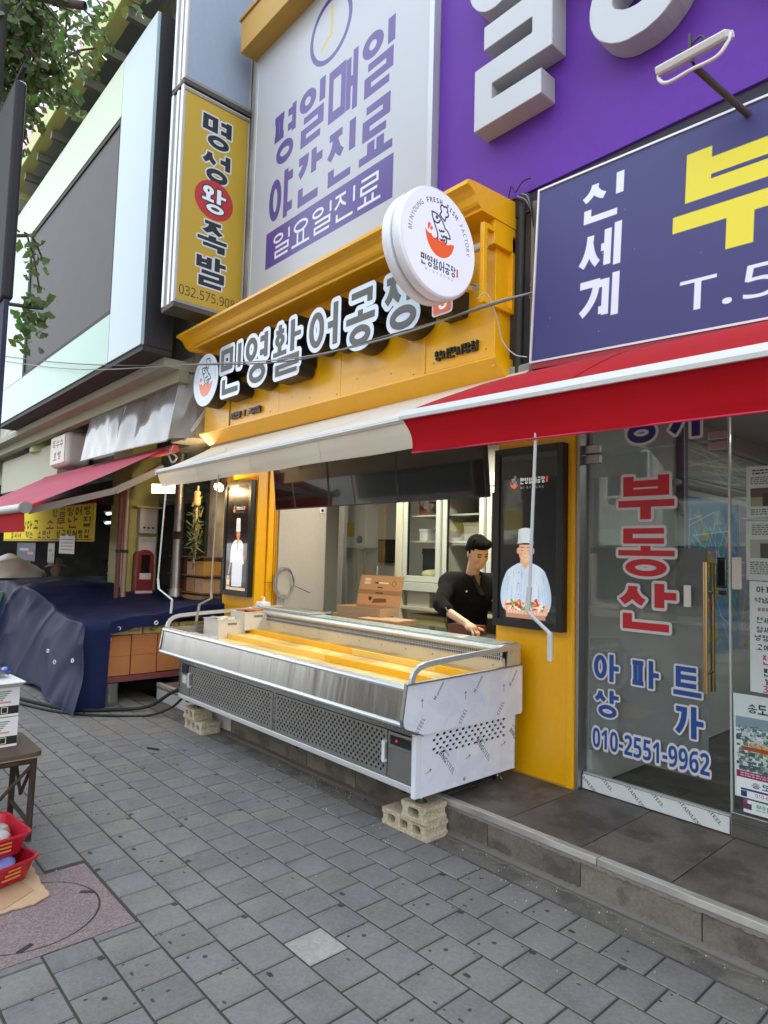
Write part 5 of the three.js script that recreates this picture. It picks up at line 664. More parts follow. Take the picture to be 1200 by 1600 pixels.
  part(fl, 'bracket', tube([[-0.165, 0, 0], [-0.16, -0.05, 0.02], [-0.12, -0.1, 0.03], [0, -0.1, 0.03], [0.12, -0.1, 0.03], [0.16, -0.05, 0.02], [0.165, 0, 0]], 0.009, 60), mat(0.68, 0.67, 0.64, 0.5)); part(fl, 'arm', rod([0.02, -0.1, 0.02], [0.13, -0.2, -0.42], 0.016), mat(0.06, 0.055, 0.055, 0.5)); part(fl, 'cable', tube([[0.06, 0.02, -0.02], [0.02, 0.09, -0.03], [-0.04, 0.06, -0.04], [-0.02, -0.02, -0.06], [0.02, -0.1, 0]], 0.006), MT.black); part(fl, 'connector', [rod([-0.08, 0.06, -0.02], [-0.02, 0.05, -0.03], 0.006), rod([-0.03, 0.05, -0.03], [-0.03, 0.13, -0.03], 0.008)], MT.black);
}
// dark gap between the two shops with pipes and cable bundle
{
  const g = thing('pipe_gap', 'dark gap with pipes and cables between the yellow sign and the blue board', 'pipe shaft', [-2.5, 2.5, -3.5]);
  part(g, 'backing', muv(bx(-0.15, 0.12, 0.3, 1.62, 0.001, 0.02)), mat(0.05, 0.045, 0.04, 0.9, { map: dirtT })); part(g, 'pipe', rod([0.06, 0.35, 0.05], [0.065, 1.5, 0.05], 0.024), mat(0.25, 0.22, 0.19, 0.8, { map: dirtT })); part(g, 'sleeve', rod([-0.06, 0.35, 0.04], [-0.05, 1.55, 0.03], 0.025), mat(0.03, 0.03, 0.03, 0.7));
  const R = rng(31); for (let i = 0; i < 5; i++) part(g, 'cable', tube([[-0.1 + 0.02 * i, 1.6, 0.05], [0.0 + 0.015 * i, 1.52, 0.07 + 0.01 * i], [0.07, 1.4 - 0.03 * i, 0.06], [0.09, 1.2 - 0.1 * R(), 0.05], [0.03 + 0.05 * R(), 1.0 - 0.2 * R(), 0.07]], 0.005, 40, 6), i % 2 ? MT.grey : MT.blackm);
  part(g, 'frayed_wire', tube([[-0.15, 1.6, 0.06], [-0.1, 1.66, 0.09], [-0.06, 1.6, 0.1], [0.0, 1.65, 0.1], [0.05, 1.66, 0.08]], 0.005, 40, 6), MT.blackm);
}
// ---------------------------------------------------------------- glass office front
const ZG = -3.86;
{
  const film = (w, h) => printed(w, h, 900, (x) => { x.fillStyle = '#dfe4e2'; x.fillRect(0, 0, w, h); x.fillStyle = '#3c4846'; for (let i = 0; i < 7; i++) { x.save(); x.translate(-0.03 + i * 0.16, 0.0); x.rotate(0.72); say(x, i % 2 ? 'STEEL' : 'STAINLESS', 0, 0, 0.028, 'bold', 'serif'); x.fillStyle = '#6a7573'; x.fillRect(0.0, -0.05, 0.05, 0.012); x.fillRect(0.13, 0.005, 0.05, 0.012); x.fillStyle = '#3c4846'; x.restore(); } }, { roughness: 0.35 });
  const d = thing('glass_door', 'frameless glass office door with red and blue Hangul lettering and brass handle', 'door', [0, 0, ZG]);
  part(d, 'pane', bx(-2.295, -1.405, 0.296, 2.36, -0.006, 0.006), MT.glass); const fr = part(d, 'bottom_rail', bx(-2.295, -1.405, 0.205, 0.3, -0.02, 0.02, 0.002), MT.steel); part(fr, 'rail_film', FZ(0.888, 0.088, -1.85, 0.2525, 0.0215), film(0.888, 0.088)); part(fr, 'top_bead', bx(-2.295, -1.405, 0.3, 0.308, -0.012, 0.012), MT.alu);
  part(d, 'privacy_film', FZ(0.74, 1.3, -1.895, 1.1, -0.0085), mat(0.2, 0.202, 0.197, 0.55, { transparent: true, opacity: 0.88 }));
  const T = (x0, x1, y0, y1, draw) => printed(x1 - x0, y1 - y0, 560, (x) => { x.translate(-x0, 0); draw(x, (y) => y1 - y); }, { transparent: true, roughness: 0.4 });
  const out = (x, ch, x0, x1, y0, y1, Y, lw, bd, col) => { x.lineJoin = 'miter'; x.strokeStyle = '#cfd0d0'; const w = x1 - x0, h = y1 - y0; grown(x, bd, () => glyph(x, ch, x0, Y(y1), w, h, lw)); x.strokeStyle = col; glyph(x, ch, x0, Y(y1), w, h, lw); };
  part(d, 'lettering', FZ(0.85, 1.9, -1.875, 1.39, 0.0085), T(-2.3, -1.45, 0.44, 2.34, (x, Y) => {
    const red = '#c0162c', blue = '#1c4a94';
    out(x, '부', -2.06, -1.705, 1.925, 2.215, Y, 0.066, 0.018, red); out(x, '동', -2.06, -1.705, 1.575, 1.87, Y, 0.06, 0.018, red); out(x, '산', -2.065, -1.695, 1.25, 1.535, Y, 0.058, 0.018, red);
    out(x, '아', -2.225, -2.055, 0.905, 1.075, Y, 0.03, 0.012, blue); out(x, '파', -1.98, -1.8, 0.905, 1.07, Y, 0.028, 0.012, blue); out(x, '트', -1.715, -1.555, 0.9, 1.065, Y, 0.028, 0.012, blue); out(x, '상', -2.225, -2.055, 0.68, 0.85, Y, 0.03, 0.012, blue); out(x, '가', -1.715, -1.545, 0.665, 0.845, Y, 0.03, 0.012, blue);
    x.save(); x.font = 'bold 100px sans-serif'; x.translate(-2.235, Y(0.482)); const tw = x.measureText('010-2551-9962').width; x.scale(0.725 / tw, 0.00165); x.lineJoin = 'round'; x.strokeStyle = '#cfd0d0'; x.lineWidth = 20; x.strokeText('010-2551-9962', 0, 0); x.fillStyle = blue; x.fillText('010-2551-9962', 0, 0); x.restore();
  }));
  for (const [x, z] of [[-1.515, 0.05], [-1.515, -0.05]]) { const h = part(d, 'pull_handle', rod([x, 0.94, z], [x, 1.67, z], 0.013, 16), MT.brass); for (const y of [1.05, 1.5]) part(h, 'standoff', rod([x, y, 0], [x, y, z], 0.009), MT.brass); }
  part(d, 'digital_lock', bx(-1.468, -1.41, 1.53, 1.7, 0.006, 0.03, 0.012), MT.screen); part(d, 'push_sign', bx(-1.652, -1.61, 1.41, 1.535, 0.006, 0.012, 0.002), MT.white); part(d, 'lock_sticker', bx(-1.46, -1.42, 1.49, 1.515, 0.006, 0.008), MT.blackm);
  for (const [x0, x1, y0, y1] of [[-2.3, -2.19, 2.3, 2.425], [-1.51, -1.4, 2.31, 2.42]]) part(d, 'patch_hinge', [bx(x0, x1, y0, (y0 + y1) / 2 - 0.004, -0.02, 0.02, 0.006), bx(x0, x1, (y0 + y1) / 2 + 0.004, y1, -0.02, 0.02, 0.006)], MT.dullsteel);
  const tr = thing('transom_pane', 'glass transom above the office door with blue lettering half hidden by the red awning', 'window', [0, 0, ZG]); part(tr, 'pane', bx(-2.295, -1.405, 2.37, 2.95, -0.006, 0.006), MT.glass);
  part(tr, 'lettering', FZ(0.7, 0.36, -1.79, 2.555, 0.0085), T(-2.14, -1.44, 2.375, 2.735, (x, Y) => { out(x, '상', -2.05, -1.8, 2.4, 2.68, Y, 0.05, 0.018, '#1d2a6b'); out(x, '가', -1.75, -1.5, 2.405, 2.68, Y, 0.05, 0.018, '#1d2a6b'); }));
  const fp = thing('shop_window', 'fixed glass pane beside the office door with papers stuck on it', 'window', [0, 0, ZG]); part(fp, 'pane', bx(-1.393, 1.5, 0.34, 2.95, -0.006, 0.006), MT.glass); part(fp, 'bottom_rail', bx(-1.393, 1.5, 0.2, 0.335, -0.03, 0.035, 0.004), MT.steel); part(fp, 'edge_channel', bx(-1.404, -1.394, 0.2, 2.95, -0.012, 0.012), MT.alu); part(fp, 'lock_box', bx(-1.385, -1.335, 1.525, 1.705, 0.006, 0.032, 0.012), mat(0.62, 0.6, 0.54, 0.4));
  const jp = thing('door_jamb', 'narrow stainless steel jamb between the yellow pillar and the glass door', 'door jamb', [-2.312, 0.2, ZG]); part(jp, 'profile', muv(bx(-0.012, 0.012, 0, 2.78, -0.04, 0.07, 0.002)), MT.dullsteel);
  // sheets of paper on the pane
  const sheet = (label, x0, x1, y0, y1, draw, ti = 0) => { const w = x1 - x0, h = y1 - y0, o = mesh('notice_sheet', new THREE.BoxGeometry(w, h, 0.0006), [MT.white, MT.white, MT.white, MT.white, printed(w, h, 1100, draw, { roughness: 0.7 }), MT.white]); o.position.set((x0 + x1) / 2, (y0 + y1) / 2, ZG + 0.0078); o.rotation.z = ti; tag(o, label, 'notice', 'papers on the office window'); };
  const lines = (x, x0, y0, w, n, st, col = '#555') => { const R = rng(n * 7 + (y0 * 100 | 0)); x.fillStyle = col; for (let i = 0; i < n; i++) { let p = x0; while (p < x0 + w) { const l = 0.006 + 0.02 * R(); x.fillRect(p, y0 + i * st, l, st * 0.45); p += l + 0.005; } } };
  sheet('pale paper with a small photo at the top of the office window', -1.31, -1.1, 1.92, 2.2, (x, w, h) => { x.fillStyle = '#c3d3cb'; x.fillRect(0, 0, w, h); lines(x, 0.03, 0.02, 0.15, 2, 0.016, '#223'); lines(x, 0.02, 0.06, 0.17, 4, 0.011); x.fillStyle = '#5d5648'; x.fillRect(0.02, 0.12, 0.17, 0.1); x.fillStyle = '#8d9a7c'; x.fillRect(0.02, 0.17, 0.17, 0.05); x.fillStyle = '#3c4438'; x.fillRect(0.08, 0.15, 0.05, 0.07); lines(x, 0.02, 0.235, 0.17, 3, 0.012); });
  sheet('pale paper with a grey photo below the first one on the office window', -1.315, -1.1, 1.58, 1.9, (x, w, h) => { x.fillStyle = '#c1d2c8'; x.fillRect(0, 0, w, h); lines(x, 0.03, 0.02, 0.15, 5, 0.012); x.fillStyle = '#9fa79b'; x.fillRect(0.02, 0.1, 0.17, 0.1); x.fillStyle = '#4b5245'; x.fillRect(0.07, 0.12, 0.05, 0.08); lines(x, 0.02, 0.22, 0.17, 6, 0.012); });
  sheet('long price list with red lines on the office window', -1.3, -1.05, 0.985, 1.575, (x, w, h) => { x.fillStyle = '#cfdcda'; x.fillRect(0, 0, w, h); x.strokeStyle = x.fillStyle = '#39404a'; word(x, '아파트', 0.03, 0.025, 0.14, 0.035, 0.006, 0.15); word(x, '석남동', 0.02, 0.085, 0.11, 0.03, 0.005, 0.15); lines(x, 0.04, 0.14, 0.1, 1, 0.04, '#888'); word(x, '전세', 0.03, 0.19, 0.07, 0.032, 0.005, 0.15); word(x, '월세', 0.03, 0.24, 0.07, 0.032, 0.005, 0.15); word(x, '냉장고', 0.02, 0.285, 0.11, 0.032, 0.005, 0.15); word(x, '고에어', 0.03, 0.335, 0.1, 0.03, 0.005, 0.2); x.strokeStyle = x.fillStyle = '#b03a6a'; word(x, '전세', 0.05, 0.39, 0.12, 0.05, 0.009, 0.3); x.strokeStyle = x.fillStyle = '#2c3038'; word(x, '편한', 0.06, 0.46, 0.1, 0.04, 0.007, 0.1); word(x, '남동', 0.07, 0.51, 0.1, 0.035, 0.006, 0.1); x.fillStyle = '#b03a6a'; say(x, '350', 0.06, 0.585, 0.05, 'bold'); });
  sheet('coloured brochure of a city from above stuck low on the office window', -1.385, -1.08, 0.42, 0.965, (x, w, h) => {
    x.fillStyle = '#cddbdc'; x.fillRect(0, 0, w, h); x.fillStyle = '#7c98a3'; x.fillRect(0.01, 0.12, w, 0.06); const R = rng(17), c = ['#54745a', '#3f5f52', '#8fa5a0', '#68808a', '#b9c6c4', '#41535c', '#5f7f64'];
    for (let i = 0; i < 420; i++) { x.fillStyle = c[R() * 7 | 0]; const yy = 0.16 + 0.24 * R(); x.fillRect(0.01 + R() * 0.28, yy, 0.008 + 0.03 * R() * (yy * 3), 0.004 + 0.014 * R()); }
    x.strokeStyle = '#b9c8cc'; x.lineWidth = 0.016; x.beginPath(); x.moveTo(0.04, 0.2); x.quadraticCurveTo(0.14, 0.26, 0.3, 0.32); x.stroke(); x.fillStyle = '#e0a444'; for (let i = 0; i < 36; i++) { x.beginPath(); x.ellipse(0.06 + 0.16 * R(), 0.25 + 0.06 * R(), 0.008, 0.008, 0, 0, 7); x.fill(); } x.fillStyle = '#9b4a22'; x.fillRect(0.04, 0.275, 0.18, 0.02); x.fillStyle = '#8a2a5c'; x.fillRect(0.01, 0.405, w, 0.035); x.fillStyle = '#e7eef0'; x.fillRect(0.01, 0.44, w, 0.1); lines(x, 0.03, 0.413, 0.16, 2, 0.012, '#e9c9dc');
    x.strokeStyle = x.fillStyle = '#23303f'; word(x, '송도국제', 0.07, 0.045, 0.2, 0.05, 0.008, 0.05); word(x, '송도중앙', 0.08, 0.455, 0.2, 0.03, 0.005, 0.12); x.fillStyle = '#24406c'; x.fillRect(0.03, 0.495, 0.24, 0.01); x.fillRect(0.03, 0.508, 0.03, 0.03); x.fillStyle = '#a03a50'; say(x, '010-8579', 0.1, 0.53, 0.026);
  }, 0.01);
  sheet('small white and magenta leaflet at the foot of the office window', -1.34, -1.12, 0.345, 0.412, (x, w, h) => { x.fillStyle = '#dde6e4'; x.fillRect(0, 0, w, h); x.fillStyle = '#5b3a63'; x.fillRect(0, 0.02, 0.04, 0.03); x.fillStyle = '#b0386a'; x.fillRect(0, 0, 0.02, 0.02); x.strokeStyle = '#4a9a4c'; x.lineWidth = 0.004; word(x, '문의', 0.06, 0.015, 0.06, 0.03, 0.004, 0.1); });
  // room behind
  struct('office_floor', muv(bx(-2.33, 1.6, 0.06, 0.19, -9.0, -4.4)), mat(0.12, 0.1, 0.085, 0.5, { map: dirtT })); struct('office_ceiling', bx(-2.33, 1.6, 2.85, 3.0, -9.0, -3.9), mat(0.55, 0.56, 0.54, 0.9)); struct('office_wall_back', bx(-2.33, 1.6, 0.19, 2.85, -9.0, -8.85), mat(0.45, 0.48, 0.45, 0.85));
  struct('office_wall_left', muv(bx(-2.322, -2.27, 0.21, 2.85, -8.85, -3.91)), mat(0.56, 0.58, 0.56, 0.8, { map: grainT })); struct('office_wall_right', bx(1.5, 1.6, 0.19, 2.85, -8.85, -3.9), mat(0.5, 0.54, 0.5, 0.85));
  const pst = thing('office_post', 'blue grey post on the office wall next to the wall maps', 'post', [-2.26, 0.19, -5.2]); part(pst, 'shaft', bx(0, 0.05, 0, 2.6, -0.04, 0.04, 0.004), mat(0.14, 0.18, 0.26, 0.5)); part(pst, 'edge_strip', bx(0.05, 0.056, 0, 2.6, 0.03, 0.04), MT.alu);
  const mapPrint = (seed, pal, w, h) => printed(w, h, 300, (x) => { const R = rng(seed); x.fillStyle = pal[0]; x.fillRect(0, 0, w, h); for (let i = 0; i < 60; i++) { x.fillStyle = pal[R() * pal.length | 0]; x.beginPath(); const a = R() * w, b = R() * h; x.moveTo(a, b); for (let k = 0; k < 5; k++) x.lineTo(a + (R() - 0.3) * w * 0.3, b + (R() - 0.3) * h * 0.22); x.fill(); } x.strokeStyle = 'rgba(240,240,220,.8)'; x.lineWidth = 0.008; for (let i = 0; i < 26; i++) { x.beginPath(); x.moveTo(R() * w, R() * h); x.lineTo(R() * w, R() * h); x.stroke(); } }, { roughness: 0.5 });
  const wm = (label, z0, z1, y0, y1, seed, pal) => { const t = thing('wall_map', label, 'map', [-2.268, y0, (z0 + z1) / 2], 'maps on the office wall'); const w = z0 - z1; part(t, 'board', bx(0, 0.012, 0, y1 - y0, -w / 2, w / 2), MT.lgrey); part(t, 'print', FX(w - 0.02, y1 - y0 - 0.02, 0.014, (y1 - y0) / 2, 0), mapPrint(seed, pal, w, y1 - y0)); };
  wm('tall blue green and yellow district map on the office wall', -5.26, -6.4, 0.9, 2.22, 3, ['#5d93bd', '#7fae5a', '#b8b04c', '#5d93bd', '#c58d9f', '#8fb3a0']); wm('grey and violet plan on the office wall beyond the blue map', -6.44, -8.2, 0.9, 2.22, 8, ['#a9a3b8', '#8f93a3', '#8aa06f', '#b6b0b8', '#9fb094']); wm('long pale plan in a rail high on the office wall', -5.2, -8.2, 2.36, 2.66, 5, ['#b9beb6', '#a7aea4', '#c9cdc6']);
  for (const [y, k] of [[2.3, 0], [2.7, 1]]) { const o = mesh('wall_rail', rod([-2.25, y, -5.1], [-2.25, y, -8.4], 0.03), MT.alu); tag(o, k ? 'upper aluminium rail along the office wall above the pale plan' : 'lower aluminium rail along the office wall below the pale plan', 'rail'); }
  const dk = thing('office_desk', 'low grey office desk with pale front panel behind the glass door', 'desk', [-0.9, 0.19, -6.0]); part(dk, 'top', bx(-0.7, 0.7, 0.7, 0.74, -0.35, 0.35, 0.006), MT.lgrey); part(dk, 'front_panel', bx(-0.68, 0.68, 0.02, 0.7, 0.28, 0.3), mat(0.3, 0.32, 0.3, 0.6)); for (const x of [-0.66, 0.66]) part(dk, 'side_panel', bx(x - 0.015, x + 0.015, 0, 0.7, -0.33, 0.28), MT.grey);
  const ly = thing('added_office_lamp', 'added unseen ceiling lamp lighting the office', 'lamp', [-0.6, 2.85, -6.2]); part(ly, 'housing', bx(-0.6, 0.6, -0.04, 0, -0.15, 0.15, 0.005), MT.white); part(ly, 'diffuser', bx(-0.58, 0.58, -0.046, -0.04, -0.13, 0.13), mat(0.8, 0.8, 0.8, 0.5, { emissive: rgb(0.95, 1, 0.95), emissiveIntensity: 1.0 })); const rl = new THREE.RectAreaLight(rgb(0.93, 1, 0.95), 3.5, 1.16, 0.26); rl.position.set(0, -0.055, 0); rl.rotation.x = -Math.PI / 2; rl.name = 'lamp_light'; ly.add(rl);  // unseen lamp, added to light the office room
}
// ---------------------------------------------------------------- left neighbour: building, big screen, projecting signs
{
  const b = thing('market_building', 'pale green market building with a huge video screen above the stalls', 'building');
  part(b, 'upper_wall', muv(bx(-30, -6.96, 2.95, 10.5, -13, -3.55)), MT.paleg); part(b, 'back_wall', muv(bx(-30, -7.95, 0, 2.95, -13, -8)), MT.dark); part(b, 'soffit', muv(bx(-30, -6.96, 3.7, 3.8, -3.548, -2.9)), mat(0.36, 0.36, 0.28, 0.8));
  part(b, 'end_wall', muv(bx(-20, -19, 0, 3.7, -8, -1.5)), MT.dark); part(b, 'ceiling_slab', muv(bx(-19, -7.96, 2.95, 3.1, -8, -3.548)), MT.dark); part(b, 'market_floor', muv(bx(-19, -7.96, 0.001, 0.06, -8, -3.9)), MT.conc); part(b, 'soffit_beam', bx(-30, -6.96, 3.56, 3.7, -3.2, -3.08), mat(0.3, 0.3, 0.2, 0.7)); part(b, 'corner_pier', muv(bx(-7.55, -6.97, 2.95, 4.5, -3.548, -3.28)), mat(0.46, 0.47, 0.38, 0.75, { map: grainT }));
  // ledge, column and louvre over the stalls
  part(b, 'ledge', bx(-16.5, -12.3, 2.8, 3.5, -3.9, -3.3), mat(0.52, 0.52, 0.42, 0.8)); part(b, 'column', new THREE.CylinderGeometry(0.42, 0.42, 0.9, 24).translate(-13.7, 3.9, -3.6), mat(0.34, 0.38, 0.14, 0.5)); for (let k = 0; k < 5; k++) part(b, 'louvre_slat', bx(-16.4, -14.9, 3.62 + k * 0.15, 3.7 + k * 0.15, -3.5, -3.35), MT.lgrey);
  // yellow green beam, cross bars and pink banner above the screen
  part(b, 'beam', muv(bx(-18, -7.2, 8.12, 8.42, -2.62, -2.42, 0.01)), mat(0.45, 0.46, 0.14, 0.5)); for (let k = 0; k < 13; k++) part(b, 'cross_bar', bx(-17 + k * 0.78, -16.92 + k * 0.78, 7.96, 8.08, -3.548, -2.5), k % 4 === 1 ? mat(0.5, 0.48, 0.2, 0.5) : mat(0.12, 0.13, 0.09, 0.6)); part(b, 'roof_edge', bx(-18, -7.2, 9.9, 10.1, -3.548, -2.5), MT.lgrey);
  const pk = thing('pink_banner', 'long pink and white banner above the beam over the video screen', 'banner', [-12.5, 8.44, -2.6]); part(pk, 'panel', bx(-5.2, 5.2, 0, 1.5, 0, 0.06), MT.white); part(pk, 'print', FZ(10.36, 1.46, 0, 0.75, 0.064), printed(10.4, 1.5, 90, (x, w, h) => { x.fillStyle = '#ecc9d2'; x.fillRect(0, 0, w, h); x.fillStyle = '#e889a6'; x.fillRect(0, h - 0.35, w, 0.35); x.fillStyle = '#f2ecef'; x.fillRect(0, 0.2, w, 0.85); const R = rng(6); x.fillStyle = '#8fb0c4'; for (let i = 0; i < 18; i++) x.fillRect(R() * w, 0.35 + 0.4 * R(), 0.2 + 0.5 * R(), 0.16); x.fillStyle = '#dd7f9d'; for (let i = 0; i < 12; i++) x.fillRect(R() * w, 0.3 + 0.5 * R(), 0.3, 0.14); }));
  // video screen
  const v = thing('video_screen', 'huge switched off video screen in a frame with its iridescent shimmer painted in pale tints on the market building', 'video screen', [0, 0, 0]); const g = (r, gg, bb) => phys(r, gg, bb, 0.35, { clearcoat: 0.2, clearcoatRoughness: 0.15 });
  part(v, 'cabinet', bx(-13.6, -6.88, 3.86, 7.66, -2.95, -2.64), mat(0.015, 0.014, 0.018, 0.5)); part(v, 'frame_bottom', bx(-13.6, -7.9, 3.86, 4.46, -2.64, -2.6, 0.006), g(0.19, 0.4, 0.29)); part(v, 'frame_side', bx(-7.895, -6.89, 3.86, 7.66, -2.64, -2.6, 0.006), g(0.33, 0.43, 0.47)); part(v, 'frame_top', bx(-13.6, -7.9, 6.94, 7.66, -2.64, -2.6, 0.006), g(0.36, 0.44, 0.24)); part(v, 'frame_far_side', bx(-13.6, -12.05, 4.465, 6.935, -2.64, -2.6, 0.006), g(0.25, 0.4, 0.3));  // green, blue and yellow tints stand in for the iridescent shimmer
  part(v, 'bezel', [bx(-12.045, -7.9, 4.465, 4.52, -2.64, -2.61), bx(-12.045, -7.9, 6.88, 6.935, -2.64, -2.61), bx(-7.96, -7.9, 4.52, 6.88, -2.64, -2.61), bx(-12.045, -11.98, 4.52, 6.88, -2.64, -2.61)], MT.blackm);
  part(v, 'panel', muv(bx(-11.98, -7.96, 4.52, 6.88, -2.64, -2.632)), mat(0.115, 0.11, 0.11, 0.75, { map: grainT })); part(v, 'bottom_edge', bx(-13.6, -6.88, 3.8, 3.855, -2.95, -2.62), MT.blackm);
  // projecting box signs
  const px = (label, y0, y1, m, name) => { const t = thing(name, label, 'sign', [-6.45, y0, -3.09]); const h = y1 - y0; part(t, 'box', bx(-0.14, 0.138, 0, h, -0.39, 0.385), MT.lgrey); part(t, 'face', FX(0.74, h - 0.06, 0.1405, h / 2, 0), m); for (const [a, b] of [[0.02, 0], [h - 0.03, 0]]) part(t, 'edge_rail', bx(0.13, 0.148, a - 0.02, a + 0.012, -0.385, 0.385), mat(0.3, 0.28, 0.25, 0.5, { metalness: 0.5 })); for (const x of [-0.14, -0.02, 0.1]) part(t, 'street_profile', bx(x, x + 0.05, 0, h, 0.385, 0.4 + (x === -0.02 ? 0 : 0.008), 0.004), mat(0.6, 0.6, 0.6, 0.35, { metalness: 0.6 })); part(t, 'base_channel', bx(-0.15, 0.15, -0.05, 0, -0.39, 0.4), mat(0.07, 0.06, 0.05, 0.7)); return t; };
  const fh = 2.27;
  px('yellow projecting box sign with black Hangul and a red circle', 4.2, 6.53, printed(0.74, fh, 420, (x, w, h) => {
    x.fillStyle = '#b99a34'; x.fillRect(0, 0, w, h); const ch = (c, y, col, ol) => { x.lineJoin = 'miter'; x.strokeStyle = ol; grown(x, 0.016, () => glyph(x, c, 0.2, y, 0.34, 0.34, 0.085)); x.strokeStyle = col; glyph(x, c, 0.2, y, 0.34, 0.34, 0.085); };
    ch('명', 0.16, '#1e232c', '#c9cfd8'); ch('성', 0.54, '#1e232c', '#c9cfd8'); x.fillStyle = '#b52f34'; x.beginPath(); x.ellipse(0.37, 1.08, 0.225, 0.215, 0, 0, 7); x.fill(); x.save(); x.translate(0.37, 1.08); x.scale(0.82, 0.82); x.translate(-0.37, -1.08); ch('왕', 0.91, '#e9ecf2', '#1e232c'); x.restore(); ch('족', 1.32, '#1e232c', '#c9cfd8'); ch('발', 1.7, '#1e232c', '#c9cfd8');
    x.fillStyle = '#2a2c30'; say(x, '032.575.9088', 0.02, 2.2, 0.14, '', 'sans-serif', 0.72);
  }, { roughness: 0.45 }), 'projecting_sign');
  px('blank pale grey blue box sign stacked above the yellow projecting sign', 6.6, 8.5, mat(0.3, 0.36, 0.47, 0.4, { map: grainT }), 'projecting_sign');
}
